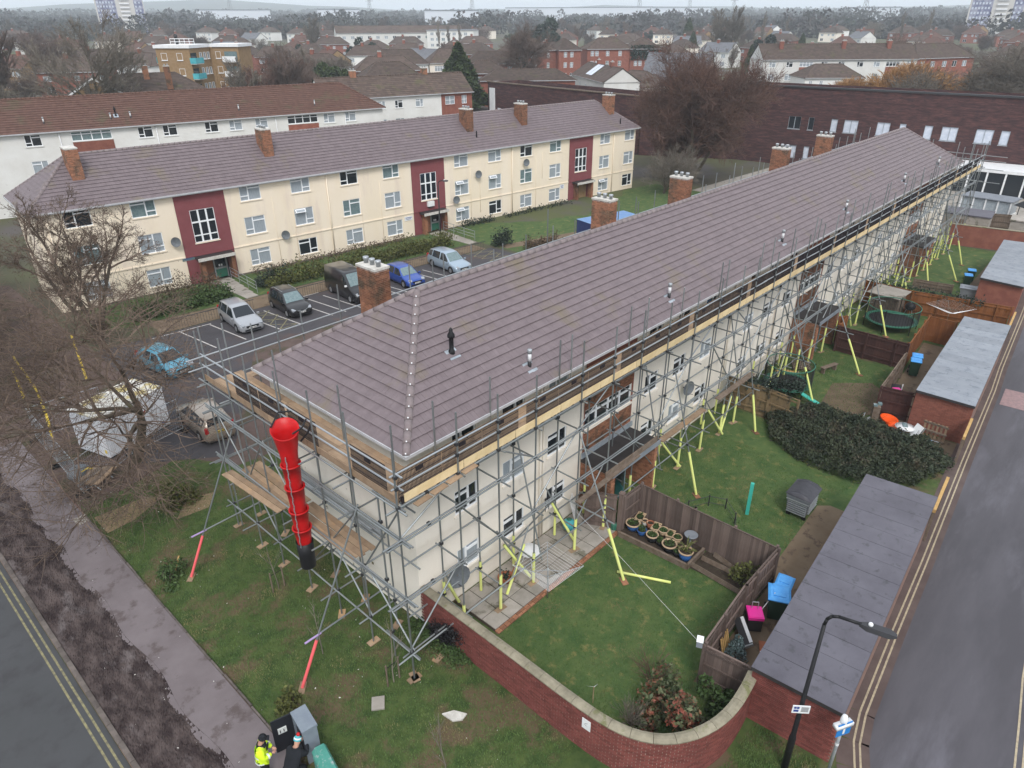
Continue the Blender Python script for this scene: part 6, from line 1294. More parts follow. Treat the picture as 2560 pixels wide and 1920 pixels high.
one('barrier_mesh', MB().boxes(np.stack([53+RNG.uniform(0, 2.4, 120), 33.6+RNG.normal(0, .3, 120), RNG.uniform(.3, 1.3, 120)], 1), (.12, .01, .02)), 'orange_plastic', 'heap of orange plastic barrier mesh just beyond the roof ridge', 'barrier mesh')
yc = math.atan2(1.18, 3.61)
cb = thing('site_cabin', 'white steel site cabin with yellow stained roof behind the big tree trunk', 'site cabin', (8.1, 35.5, 0), yc)
MB().box(0, 3.8, 0, 2.3, .12, 2.38).build('body', 'cabin_white', cb); MB().box(-.04, 3.84, -.04, 2.34, 2.38, 2.44).build('roof', 'cabin_roof', cb)
for x0, x1 in ((.12, .9), (.95, 1.75), (2.0, 2.85), (2.9, 3.7)): MB().box(x0, x1, -.025, -.003, .2, 2.3).build('panel', 'cabin_white', cb)
for x0, x1 in ((.1, 1.1), (1.15, 2.2)): MB().box(-.025, -.003, x0, x1, .2, 2.3).build('panel', 'cabin_white', cb)
MB().box(-.035, -.026, .3, .45, 1.5, 1.6).box(2.3, 2.5, -.035, -.026, 1.5, 1.62).build('label', 'red_lamp', cb); MB().box(3.25, 3.6, -.035, -.026, .3, .45).build('name_strip', 'sign_navy', cb); MB().box(-.035, -.026, .1, .25, .35, .55).build('warning_sign', 'plate_yellow', cb)
MB().box(.05, 3.75, .05, 2.25, .0, .12).build('skid', 'steel_dark', cb)
def heras(label, a, b, tilt=0.):
    a, b = Vector(a), Vector(b); d = b-a; L = d.length; t = thing('fence_panel', label, 'fence panel', (a.x, a.y, 0), math.atan2(d.y, d.x), 'temporary fence panels round the cabin')
    MB().path([(0, 0, .15), (0, 0, 2.0)], .02).path([(L, 0, .15), (L, 0, 2.0)], .02).path([(0, 0, 1.98), (L, 0, 1.98)], .02).path([(0, 0, .2), (L, 0, .2)], .02).build('frame', 'galv', t)
    m = MB(); xs = np.arange(.1, L, .12); m.tubes(np.stack([xs, 0*xs, 0*xs+.2], 1), np.stack([xs, 0*xs, 0*xs+1.98], 1), .0045, None, 3); zs = np.arange(.4, 1.9, .25); m.tubes(np.stack([0*zs, 0*zs, zs], 1), np.stack([0*zs+L, 0*zs, zs], 1), .0045, None, 3); m.build('mesh', 'galv', t)
    for fx in (0, L): MB().rbox((fx, 0, .07), (.24, .7, .14)).build('foot', 'tyre', t)
heras('temporary fence panel nearest the road in front of stacked boards', (6.05, 33.2), (9.0, 35.0)); heras('temporary fence panel between big trunk and gold car', (9.1, 35.05), (11.9, 35.55)); heras('temporary fence panel along the pavement beside the cabin', (6.05, 33.4), (6.1, 36.8)); heras('temporary fence panel farthest up the pavement', (6.1, 36.9), (6.15, 40.4)); heras('temporary fence panel behind the cabin', (6.3, 40.4), (9.6, 40.2))
bs = thing('board_stack', 'stack of grey planks on trestles inside the fence panels', 'planks', (6.9, 33.75, 0), .65)
for k in range(5): MB().rbox((0, -.45+k*.23, .5+.01*(k % 2)), (1.5, .22, .05)).build('plank', 'timber_old' if k % 2 else 'board', bs)
for s in (-.5, .5): MB().path([(s, -.4, 0), (s, 0, .47), (s, .4, 0)], .025).build('trestle', 'galv', bs)
one('yellow_strap', MB().rbox((6.7, 34.5, .6), (.5, .06, .03), .4).rbox((6.8, 34.4, .62), (.35, .06, .03), -.6), 'paint_yellow', 'yellow strap lying on the stacked planks', 'strap')
one('tarpaulin', MB().ball((6.45, 34.9, .35), .55, .45, .38), 'bin_grey', 'grey tarpaulin heap beside the stacked planks', 'tarpaulin', smooth=True)

# ------------------------------------------------------------------ street furniture
def lamp(label, x, y, H, arm, yaw, signs=True):
    t = thing('street_lamp', label, 'street lamp', (x, y, 0), yaw, 'street lamps'); MB().lathe([(.1, 0), (.1, 1.4), (.085, 1.5), (.07, 1.55), (.05, H-.4)], (0, 0, 0), 12).build('column', 'black', t, True)
    MB().path([(0, 0, H-.42), (.03, 0, H-.2), (.12, 0, H-.06), (.28, 0, H), (arm*.5, 0, H-.0)], .045, 10).build('arm', 'black', t, True)
    h = MB().loft([[(x_, -w_, z_), (x_, w_, z_), (x_, w_*.7, z_+h_), (x_, -w_*.7, z_+h_)] for x_, w_, z_, h_ in ((arm*.5-.05, .05, H-.05, .08), (arm*.58, .13, H-.07, .13), (arm*.9, .15, H-.06, .12), (arm, .07, H-.04, .05))]).build('lamp_head', 'steel_dark', t)
    MB().lathe([(.055, 0), (.06, .06), (.045, .09), (.01, .1)], (arm*.62, 0, H+.04), 10).build('photocell', 'white', h, True); MB().box(arm*.62, arm*.88, -.1, .1, H-.085, H-.07).build('lens', 'lamp_glass', h)
    return t
l1 = lamp('tall black street lamp rising in front of the nearest garage roof', 15.29, 3.01, 6.35, 1.62, -1.32)
sg_ = thing('notice_sign', 'white lamp post sign with dark blue squares and text lines', 'sign', (15.1, 2.97, 2.72), -.9)
MB().box(-.24, .24, -.03, -.01, 0, .3).build('plate', 'white', sg_); MB().boxes([[-.17, -.034, .22], [-.09, -.034, .22], [-.17, -.034, .1], [-.1, -.034, .1]], (.033, .003, .04)).build('emblem', 'sign_navy', sg_); MB().boxes([[.1, -.034, .24-k*.04] for k in range(5)], (.1, .003, .008)).build('lettering', 'ink', sg_)
lamp('slim black street lamp before the middle red stair bay', 45.5, 51.6, 6.3, 1.0, -.8)
sp_ = thing('sign_post', 'grey post with blue arrow sign and pale brackets at the garage corner', 'sign', (15.63, 1.94, 0), -.5)
MB().tubes([[0, 0, 0]], [[0, 0, 2.7]], .045, None, 10, True).build('post', 'galv', sp_, True); MB().box(-.24, .24, -.07, -.055, 2.25, 2.75).build('plate', 'sign_blue', sp_)
MB().box(-.035, .035, -.078, -.071, 2.32, 2.6).add([(-.1, -.076, 2.56), (.1, -.076, 2.56), (0, -.076, 2.7)], [[0, 1, 2]]).build('arrow', 'white', sp_)
MB().rbox((0, 0, 2.62), (.56, .18, .13), .0).lathe([(.09, 2.55), (.1, 2.8), (.07, 2.95), (.02, 2.97)], (0, .02, 0), 10).build('detector', 'white', sp_, True); MB().tubes([[0, 0, 1.75]], [[0, 0, 1.85]], .052, None, 10).build('band', 'white', sp_)

# open roadside cabinet, green cabinet
cbn = thing('roadside_cabinet', 'dark grey roadside cabinet standing open beside two workers', 'cabinet', (5.8, 14.05, 0), -.16)
b = MB(); b.box(.34, .38, -.42, .42, 0, 1.42).box(-.06, .34, -.42, -.39, 0, 1.42).box(-.06, .34, .39, .42, 0, 1.42).box(-.08, .4, -.44, .44, 1.42, 1.5); b.build('housing', 'cab_grey', cbn); MB().box(.0, .34, -.38, .38, .05, 1.4).build('equipment', 'cab_dark', cbn)
MB().box(-.02, 0, -.2, -.14, .9, 1.25).build('cable_tray', 'plate_white', cbn)
dr = MB().rbox((-.36, .48, .75), (.64, .04, 1.4), -.12).build('door', 'cab_dark', cbn); MB().rbox((-.4, .45, .95), (.26, .03, .22), -.12).build('label_plate', 'reflect', dr); MB().boxes([[-.47, .427, .95], [-.36, .42, .95]], (.012, .006, .06)).build('mark', 'ink', dr)
gcb = thing('roadside_cabinet', 'scuffed green roadside cabinet behind the open grey one', 'cabinet', (5.83, 12.85, 0), -.2)
MB().loft([[(-.2, y_, 0), (.2, y_, 0), (.22, y_, .78), (.16, y_, .9), (-.1, y_, .93), (-.22, y_, .8)] for y_ in (-.55, .5)]).build('housing', 'cab_green', gcb); MB().rbox((-.232, -.1, .42), (.02, .9, .66)).build('door', 'cab_green', gcb); MB().add([(-.246, -.3, .5), (-.246, -.12, .5), (-.246, -.21, .66)], [[0, 1, 2]]).build('warning_sign', 'plate_yellow', gcb)

# ------------------------------------------------------------------ people
def skin(name, verts, edges, radii, root, m, parent, sub=2):
    me = bpy.data.meshes.new(name); me.from_pydata(verts, edges, []); me.materials.append(M[m]); o = obj(name, me, parent)
    s = o.modifiers.new('skin', 'SKIN'); s.use_smooth_shade = True
    for i, r in enumerate(radii): v = me.skin_vertices[0].data[i]; v.radius = (r, r) if not isinstance(r, tuple) else r; v.use_root = (i == root)
    u = o.modifiers.new('sub', 'SUBSURF'); u.levels = sub; u.render_levels = sub; return o
def person(label, x, y, yaw, pose, top, legs, hat, bob=False):
    t = thing('person', label, 'person', (x, y, 0), yaw); J = pose
    # body: one continuous figure (facing +x)
    names = ['pelvis', 'chest', 'neck', 'head', 'top', 'lsh', 'lel', 'lwr', 'rsh', 'rel', 'rwr', 'lhip', 'lkn', 'lan', 'lto', 'rhip', 'rkn', 'ran', 'rto']
    E = [(0, 1), (1, 2), (2, 3), (3, 4), (1, 5), (5, 6), (6, 7), (1, 8), (8, 9), (9, 10), (0, 11), (11, 12), (12, 13), (13, 14), (0, 15), (15, 16), (16, 17), (17, 18)]
    Rd = [(.15, .13), (.16, .14), .06, .095, .075, .075, .055, .035, .075, .055, .035, .1, .07, .05, .05, .1, .07, .05, .05]
    skin('body', [J[n] for n in names], E, Rd, 0, 'skin', t)
    V = lambda n: Vector(J[n])
    # trousers, jacket with sleeves
    skin('trousers', [J['pelvis'], J['lhip'], J['lkn'], J['lan'], J['rhip'], J['rkn'], J['ran']], [(0, 1), (1, 2), (2, 3), (0, 4), (4, 5), (5, 6)], [.14, .125, .1, .085, .125, .1, .085], 0, legs, t)
    up = V('chest')-V('pelvis')
    jk_ = skin('jacket', [tuple(V('pelvis')-up*.32), tuple(V('pelvis')+up*.3), J['chest'], tuple(V('neck')*.6+V('chest')*.4), J['lsh'], J['lel'], J['lwr'], J['rsh'], J['rel'], J['rwr']], [(0, 1), (1, 2), (2, 3), (2, 4), (4, 5), (5, 6), (2, 7), (7, 8), (8, 9)], [(.27, .23), (.23, .2), (.2, .17), .1, .115, .09, .07, .115, .09, .07], 1, top, t)
    if top == 'hivis':
        for a, w_ in ((-.22, .236), (.38, .222)):
            c = V('pelvis')+up*a; q = up.to_track_quat('Z', 'Y'); MB().loft([[tuple(c+q@Vector((w_*1.02*math.cos(s), w_*.9*math.sin(s), z))) for s in np.linspace(0, 2*math.pi, 19)[:-1]] for z in (-.03, .03)], True, False).build('reflective_band', 'reflect', t, True)
        for s in 'lr':
            c = (V(s+'el')+V(s+'wr'))/2; d = V(s+'wr')-V(s+'el'); q = d.to_track_quat('Z', 'Y'); MB().loft([[tuple(c+q@Vector((.094*math.cos(k), .094*math.sin(k), z))) for k in np.linspace(0, 2*math.pi, 13)[:-1]] for z in (-.03, .03)], True, False).build('reflective_band', 'reflect', t, True)
        cq = V('neck')-up*.06; MB().lathe([(.15, -.07), (.12, .04), (.1, .05)], tuple(cq), 12, False).build('collar', 'navy_cloth', t, True)
        MB().rbox(tuple(V('chest')+Vector((.17, 0, -.06))), (.04, .1, .34), 0, .25).build('scarf', 'navy_cloth', t)
    else: MB().lathe([(.17, -.08), (.13, .05), (.11, .07)], tuple(V('neck')-up*.02), 12, False).build('collar', 'navy_cloth', t, True)
    # hands: palm, four unequal fingers and a thumb
    for s in 'lr':
        wv = V(s+'wr'); d = (wv-V(s+'el')).normalized(); sd_ = d.cross(Vector((0, 0, 1))).normalized(); dn_ = d.cross(sd_); vs = [tuple(wv), tuple(wv+d*.06)]; ed_ = [(0, 1)]; ra = [.03, .032]
        for k, l_ in enumerate((.06, .075, .08, .068)):
            o_ = sd_*(.03-.02*k); vs += [tuple(wv+d*.085+o_), tuple(wv+d*(.085+l_*.55)+o_+dn_*.008), tuple(wv+d*(.085+l_*.8)+o_+dn_*.035)]; b_ = len(vs)-3; ed_ += [(1, b_), (b_, b_+1), (b_+1, b_+2)]; ra += [.012, .0095, .008]
        vs += [tuple(wv+d*.04+sd_*.045), tuple(wv+d*.085+sd_*.06+dn_*.02)]; ed_ += [(1, len(vs)-2), (len(vs)-2, len(vs)-1)]; ra += [.012, .009]
        skin('hand', vs, ed_, ra, 0, 'skin', t, 1)
    hc = (V('head')+V('top'))/2; hd = (V('top')-V('neck')).normalized(); q = hd.to_track_quat('Z', 'Y')
    f = Vector((1, 0, 0)); f = (f-hd*f.dot(hd)).normalized(); sdv = hd.cross(f)
    MB().ball(tuple(hc+f*.1-hd*.03), .018, .016, .03, 8, 5).build('nose', 'skin', t, True)
    for s in (-1, 1):
        MB().ball(tuple(hc+f*.085+sdv*.035*s+hd*.005), .013, .013, .01, 8, 5).build('eye', 'ink', t, True); MB().ball(tuple(hc+sdv*.095*s-hd*.02), .016, .012, .03, 8, 5).build('ear', 'skin', t, True)
    MB().ball(tuple(hc+f*.088-hd*.07), .012, .028, .008, 8, 5).build('mouth', 'red_lamp', t, True)
    cols_ = hat
    for k, (z0, z1, r0, r1) in enumerate(((-.0, .05, .118, .116), (.05, .09, .116, .1), (.09, .15, .1, .03))):
        c = hc+hd*.03; MB().loft([[tuple(c+q@Vector((r*math.cos(a), r*math.sin(a), z))) for a in np.linspace(0, 2*math.pi, 17)[:-1]] for r, z in ((r0*.96, z0), (r0, z0+.005), (r1, z1))]).build('hat', cols_[k], t, True)
    if bob: MB().ball(tuple(hc+hd*.2), .06).build('bobble', bob, t, True)
    elif True: MB().rbox(tuple(hc+f*.13+hd*.05), (.12, .16, .02), 0, .3).build('cap_peak', cols_[0], t)
    for s in 'lr': MB().ball(tuple((V(s+'an')+V(s+'to'))/2+Vector((0, 0, .0))), .15, .06, .065, 10, 6).build('boot', 'black', t, True)
    return t
stand = dict(pelvis=(0, 0, .95), chest=(.03, 0, 1.32), neck=(.06, 0, 1.5), head=(.11, 0, 1.6), top=(.13, 0, 1.73), lsh=(.03, .2, 1.42), lel=(.08, .29, 1.15), lwr=(.3, .12, 1.08), rsh=(.03, -.2, 1.42), rel=(.08, -.29, 1.15), rwr=(.3, -.1, 1.1), lhip=(0, .1, .88), lkn=(.04, .12, .48), lan=(0, .12, .09), lto=(.14, .13, .04), rhip=(0, -.1, .88), rkn=(.03, -.12, .48), ran=(-.02, -.13, .09), rto=(.12, -.14, .04))
crouch = dict(pelvis=(-.1, 0, .52), chest=(.16, 0, .9), neck=(.27, 0, 1.07), head=(.33, 0, 1.16), top=(.37, 0, 1.28), lsh=(.18, .2, .98), lel=(.36, .24, .78), lwr=(.55, .14, .86), rsh=(.18, -.2, .98), rel=(.36, -.24, .76), rwr=(.58, -.1, .9), lhip=(-.08, .12, .48), lkn=(.34, .18, .5), lan=(.12, .17, .09), lto=(.26, .18, .04), rhip=(-.08, -.12, .48), rkn=(.26, -.2, .3), ran=(-.1, -.18, .1), rto=(.02, -.18, .04))
person('worker in yellow high visibility jacket and dark cap looking at the open cabinet', 4.62, 14.25, -.55, stand, 'hivis', 'navy_cloth', ('navy_cloth', 'navy_cloth', 'navy_cloth'))
person('worker in black coat and striped bobble hat crouching at the open cabinet', 5.18, 13.6, .35, crouch, 'navy_cloth', 'navy_cloth', ('teal_panel', 'white', 'teal_panel'), 'red_plastic')

# litter and slabs on the front grass
one('stone_slab', MB().rbox((8.4, 13.8, .04), (.5, .42, .06), .9), 'concrete', 'pinkish square slab lying on the front grass', 'slab')
one('broken_slab', MB().prism([(9.55, 11.95), (9.9, 11.75), (10.1, 11.35), (9.85, 11.3), (9.6, 11.5)], .01, .07), 'concrete_white', 'pale broken slab lying on grass near the curved wall', 'slab')
one('manhole_cover', MB().prism([(5.0, 31.6), (5.0, 30.95), (5.52, 30.95), (5.52, 31.6)], .05, .085), 'concrete', 'concrete manhole cover at the pavement edge', 'manhole cover')
one('timber_stick', MB().rbox((6.9, 25.3, .03), (1.0, .06, .04), 1.0), 'timber_new', 'pale timber stick on grass by the first pink raker', 'stick')
V_ = []
for k in range(200):
    if k < 70: x, y = random.uniform(2.3, 5.4), random.uniform(9, 40); z = .09
    else: x, y = random.uniform(5.6, 11.5), random.uniform(8, 33); z = .03
    V_.append((x, y, z))
tag(MB().leaves(np.array(V_), .035, RNG).build('litter', 'concrete_white', None), kind='stuff')
# ------------------------------------------------------------------ vegetation
def grow(rng, base, height, spread, levels=5, n0=1, r0=.25, kids=(3, 5), ratio=.68, up=.25, wig=.25, start=.3, twig=.012, tilt=.5, dirs=None):
    """list of segments (p, q, r0, r1, level) of a bare branching crown"""
    seg = []; tips = []
    def branch(p, d, L, r, lv):
        n = 3 if lv < levels-1 else 2; pts = [p]; 
        for i in range(n):
            d = (d+Vector(rng.normal(0, wig/n**.5, 3))+Vector((0, 0, up*.3/n))).normalized(); q = pts[-1]+d*(L/n); rr0 = r*(1-.45*i/n); rr1 = max(twig*.7, r*(1-.45*(i+1)/n)); seg.append((pts[-1], q, rr0, rr1, lv)); pts.append(q)
        if lv >= levels-1: tips.append(pts[-1]); tips.append(pts[-2]); return
        k = rng.integers(kids[0], kids[1]+1)
        for c in range(k):
            f = start+(1-start)*(c+rng.uniform(.2, 1))/k; f = min(f, .99); i = min(int(f*n), n-1); b = pts[i]+(pts[i+1]-pts[i])*(f*n-i)
            a = rng.uniform(0, 6.283); ax = d.orthogonal().normalized(); ax.rotate(Quaternion(d, a)); th = tilt*rng.uniform(.7, 1.35); nd = (d*math.cos(th)+ax*math.sin(th)); nd.z = nd.z*.8+up*.4; nd.normalize()
            branch(b, nd, L*ratio*rng.uniform(.75, 1.15), max(twig, r*.52*rng.uniform(.8, 1.1)), lv+1)
        branch(pts[-1], d, L*ratio*.9, max(twig, r*.55), lv+1)
    if dirs is None: dirs = [Vector((0, 0, 1))]
    for d, L, r in dirs: branch(Vector(base), Vector(d).normalized(), L, r, 0)
    return seg, tips
def seg_mesh(seg, n):
    P = np.array([s[0] for s in seg]); Q = np.array([s[1] for s in seg]); return MB().tubes(P, Q, np.array([s[2] for s in seg]), np.array([s[3] for s in seg]), n)
def tree(label, x, y, z, seg, tips, bark='bark', twig='twig', cut=2, leaf=None, nleaf=0, ls=.06, spread=.25, name='bare_tree', cat='tree', group=None):
    t = thing(name, label, cat, (x, y, z), 0, group)
    seg_mesh([s for s in seg if s[4] < cut], 7).build('trunk', bark, t, True); cr = seg_mesh([s for s in seg if s[4] >= cut], 3).build('crown', twig, t)
    if leaf:
        tp = np.array(tips); i = RNG.integers(0, len(tp), nleaf); MB().leaves(tp[i]+RNG.normal(0, spread, (nleaf, 3)), ls, RNG).build('catkins' if leaf == 'catkin' else 'leaves', leaf, cr)
    return t
r1 = np.random.default_rng(3)
V3 = Vector
s, tp = grow(r1, (0, 0, 0), 9, 5, 6, dirs=[(V3((.0, -.02, 1)), 3.9, .27)], kids=(4, 5), ratio=.8, up=.05, wig=.22, start=.72, twig=.0075, tilt=.95)
tree('big spreading bare tree with thick trunk beside the white cabin', 8.93, 34.35, 0, s, tp, 'bark', 'twig', 2, 'catkin', 9000, .03, .2)
s, tp = grow(r1, (0, 0, 0), 10, 4, 6, dirs=[(V3((.0, 0, 1)), 1.2, .26), (V3((-.34, .1, .9)), 5.6, .17), (V3((-.1, -.05, 1)), 6.2, .18), (V3((.36, .05, .9)), 5.6, .17), (V3((.1, .3, 1)), 5.2, .14)], kids=(4, 5), ratio=.5, up=.25, wig=.2, start=.3, twig=.01, tilt=.75)
tree('multi stemmed bare alder in front of the left end of the cream flats', 13.24, 50.9, 0, s, tp, 'bark', 'twig', 1, 'catkin', 13000, .04, .22)
s, tp = grow(r1, (0, 0, 0), 9, 4, 6, dirs=[(V3((.1, 0, 1)), 3.0, .24)], kids=(4, 6), ratio=.8, up=.1, wig=.2, start=.5, twig=.012, tilt=.75)
tree('bare tree at the far left edge beyond the pavement', 3.2, 49, 0, s, tp, 'bark', 'twig', 2, 'catkin', 7000, .04, .3)
s, tp = grow(r1, (0, 0, 0), 9, 4, 6, dirs=[(V3((.2, -.2, 1)), 2.2, .2)], kids=(4, 6), ratio=.82, up=.1, wig=.2, start=.4, twig=.012, tilt=.8)
tree('second bare tree at left edge behind the yellow lines', 5.5, 60, 0, s, tp, 'bark', 'twig', 2, 'catkin', 4000, .04, .3)
s, tp = grow(r1, (0, 0, 0), 18, 9, 6, dirs=[(V3((0, .05, 1)), 5.0, .55), (V3((.5, .5, 1)), 7.4, .32), (V3((-.5, -.3, 1)), 7.6, .32), (V3((.4, -.6, 1)), 7.4, .3), (V3((-.3, .7, 1)), 7.4, .3)], kids=(5, 6), ratio=.66, up=.16, wig=.2, start=.3, twig=.02, tilt=.72)
tcu = tree('wide copper brown bare tree behind the far end of red bay flats', 88, 48.2, 0, s, tp, 'bark', 'twig_red', 1, 'leaf_brown', 3000, .1, .4); tcu.scale = (.86, .86, 1.05)
s, tp = grow(r1, (0, 0, 0), 7, 4, 5, dirs=[(V3((0, 0, 1)), 2.5, .14), (V3((.5, -.3, 1)), 2.8, .1), (V3((-.4, -.4, 1)), 2.8, .1)], kids=(4, 6), ratio=.72, up=.2, wig=.2, start=.2, twig=.013, tilt=.7)
tree('pale bare tree against the right end of red bay flats', 80.5, 47.5, 0, s, tp, 'bark', 'twig_grey', 1)
s, tp = grow(r1, (0, 0, 0), 8, 4, 5, dirs=[(V3((0, 0, 1)), 1, .2), (V3((-.5, 0, 1)), 4, .13), (V3((-.2, .1, 1)), 4.2, .13), (V3((.25, 0, 1)), 4.2, .13), (V3((.6, .1, 1)), 4, .12)], kids=(4, 6), ratio=.5, up=.3, wig=.16, start=.15, twig=.016, tilt=.55)
tree('bare multi stem tree in front of the white terrace', 60, 77, .9, s, tp, 'bark', 'twig_grey', 1)
s, tp = grow(r1, (0, 0, 0), 22, 8, 6, dirs=[(V3((0, 0, 1)), 5, .5), (V3((-.5, .1, 1)), 8, .28), (V3((-.2, -.2, 1)), 9, .28), (V3((.15, .2, 1)), 9.5, .28), (V3((.5, 0, 1)), 8, .26)], kids=(3, 5), ratio=.56, up=.35, wig=.18, start=.2, twig=.022, tilt=.6)
tree('tallest bare multi stem tree at the upper left', 43.5, 128.5, 4.5, s, tp, 'bark', 'twig_grey', 1)
s, tp = grow(r1, (0, 0, 0), 16, 7, 6, dirs=[(V3((0, 0, 1)), 5.5, .8), (V3((.4, -.2, 1)), 6.4, .4), (V3((-.4, .3, 1)), 6.4, .4)], kids=(3, 5), ratio=.68, up=.2, wig=.24, start=.35, twig=.022, tilt=.7)
tb = tree('tall bare oak with ivy clad trunk before the sash windowed flats', 141, 126, 4.5, s, tp, 'bark', 'twig_brown', 1)
MB().leaves(np.stack([RNG.normal(0, .55, 1500), RNG.normal(0, .55, 1500), RNG.uniform(0, 7.5, 1500)], 1), .25, RNG).build('ivy', 'leaf_dark', tb)
s, tp = grow(r1, (0, 0, 0), 13, 9, 6, dirs=[(V3((-.35, .2, 1)), 5, .6), (V3((.4, -.5, .6)), 7, .4), (V3((-.5, .7, .45)), 7.5, .4), (V3((-.2, -.6, .7)), 7, .38)], kids=(4, 6), ratio=.7, up=.1, wig=.3, start=.3, twig=.025, tilt=.85)
tree('gnarled spreading oak at the right edge above the brick building', 146.5, 27.5, 2.5, s, tp, 'bark', 'twig_grey', 1).scale = (.95, .95, .95)
s, tp = grow(r1, (0, 0, 0), 6, 3, 5, dirs=[(V3((.1*i-.3, .2*(i % 3)-.2, 1)), 2.8, .09) for i in range(7)], kids=(5, 7), ratio=.72, up=.3, wig=.2, start=.15, twig=.03, tilt=.6)
for i, (x, y, sc_, lb) in enumerate(((152, 41, 1.5, 'orange willow shrub mass right of the white hipped house'), (146, 49, 1.1, 'smaller orange willow left of the big one'), (160, 31, 1.25, 'orange willow nearest the spreading oak'))):
    t = tree(lb, x, y, 3, s, tp, 'twig_orange', 'twig_orange', 1); t.scale = (sc_*1.25, sc_*1.25, sc_)

def foliage(label, name, x, y, z, rx, ry, rz, n, size, m, cat, stem=True, core=None, shape='ell', seed=0, bumps=9):
    rg = np.random.default_rng(seed+int(x*10)); t = thing(name, label, cat, (x, y, z))
    if shape == 'cone': h = rg.uniform(0, 1, n)**1.3; a = rg.uniform(0, 6.283, n); q = (1-h)**.8*(.55+.45*rg.uniform(0, 1, n)**.4)*(1+.18*np.sin(a*5+h*9)); P = np.stack([rx*q*np.cos(a), ry*q*np.sin(a), rz*2*h+.2], 1)
    else:
        B = rg.normal(0, .45, (bumps, 3)); B[:, 2] = np.abs(B[:, 2])*.9; R_ = rg.uniform(.38, .62, bumps); k = rg.integers(0, bumps, n); d = rg.normal(size=(n, 3)); d /= np.linalg.norm(d, axis=1, keepdims=True); P = (B[k]+d*(R_[k]*rg.uniform(.55, 1.05, n))[:, None])*[rx, ry, rz]; P[:, 2] = np.abs(P[:, 2])+.04
    MB().leaves(P, size, rg).build('crown' if cat == 'tree' else 'leaves', m, t)
    if stem:
        sm_ = MB()
        for k in range(1 if cat == 'tree' else 5): a = k*2.3; sm_.tubes([[.05*math.cos(a), .05*math.sin(a), -.1]], [[(0 if cat == 'tree' else rx*.4)*math.cos(a), (0 if cat == 'tree' else ry*.4)*math.sin(a), rz*(1.1 if cat == 'tree' else .8)]], .12*rz if cat == 'tree' else .025, .03, 6)
        sm_.build('trunk' if cat == 'tree' else 'stem', 'bark', t)
    return t
foliage('big red and green photinia bush inside the curved wall', 'shrub', 14.3, 6.3, 0, 1.0, .95, 1.25, 3800, .085, 'leaf_mix', 'shrub')
foliage('glossy green laurel bush where the curved wall ends', 'shrub', 15.7, 5.5, 0, .65, .5, .9, 1500, .09, 'leaf_green', 'shrub')
foliage('sparse green bush in the fence corner beyond the bare bed', 'shrub', 21.9, 7.5, 0, .75, .6, 1.0, 700, .07, 'leaf_olive', 'shrub')
s, tp = grow(np.random.default_rng(5), (0, 0, 0), 1.5, .8, 3, dirs=[(V3((.5*math.cos(i*1.1), .5*math.sin(i*1.1), 1.1)), .75+.05*(i % 4), .017) for i in range(11)], kids=(2, 3), ratio=.6, up=.2, wig=.2, start=.3, twig=.006, tilt=.45)
tree('bare dark red stemmed shrub left of the photinia', 15.15, 7.6, 0, s, tp, 'twig_red', 'twig_red', 1, name='shrub', cat='shrub')
s, tp = grow(np.random.default_rng(6), (0, 0, 0), .9, .6, 3, dirs=[(V3((.55*math.cos(i*.7), .55*math.sin(i*.7), 1)), .45+.05*(i % 4), .01) for i in range(30)], kids=(2, 3), ratio=.6, up=.2, wig=.2, start=.2, twig=.005, tilt=.4)
tree('grey dead lavender like shrub against the inside of curved wall', 13.35, 7.2, 0, s, tp, 'twig_grey', 'twig_grey', 1, name='shrub', cat='shrub')
wp = thing('windmill_stake', 'white plastic bird on thin stakes beside the curved wall', 'garden ornament', (13.2, 8.6, 0)); MB().path([(0, 0, 0), (.0, 0, .8)], .01).path([(.12, .1, 0), (.05, .05, .7)], .008).build('stake', 'pot_beige', wp); MB().add([(-.25, .15, .95), (0, -.02, .8), (.16, -.05, .85), (.05, .05, .72)], [[0, 1, 2, 3]]).build('bird', 'white', wp)
n = 2600; tt_ = RNG.uniform(0, 1, n); one('ivy', MB().leaves(np.stack([11.66-np.abs(RNG.normal(0, .3, n)), 15.5-tt_*2.6+RNG.normal(0, .15, n), np.abs(RNG.normal(0, .16, n))*(1-.3*tt_)+.02], 1), .06, RNG), 'leaf_green', 'low green weeds growing along the foot of curved brick wall', 'weeds')
n = 2200; q = RNG.normal(0, 1, (n, 2)); one('charred_shrub', MB().leaves(np.stack([11.5-np.abs(q[:, 0])*.1, 13.9-q[:, 1]*.38, np.clip(.75+q[:, 1]*.18+RNG.normal(0, .22, n), .05, 1.35)], 1), .045, RNG), 'black', 'black dead shrub flattened against the curved brick wall', 'shrub')
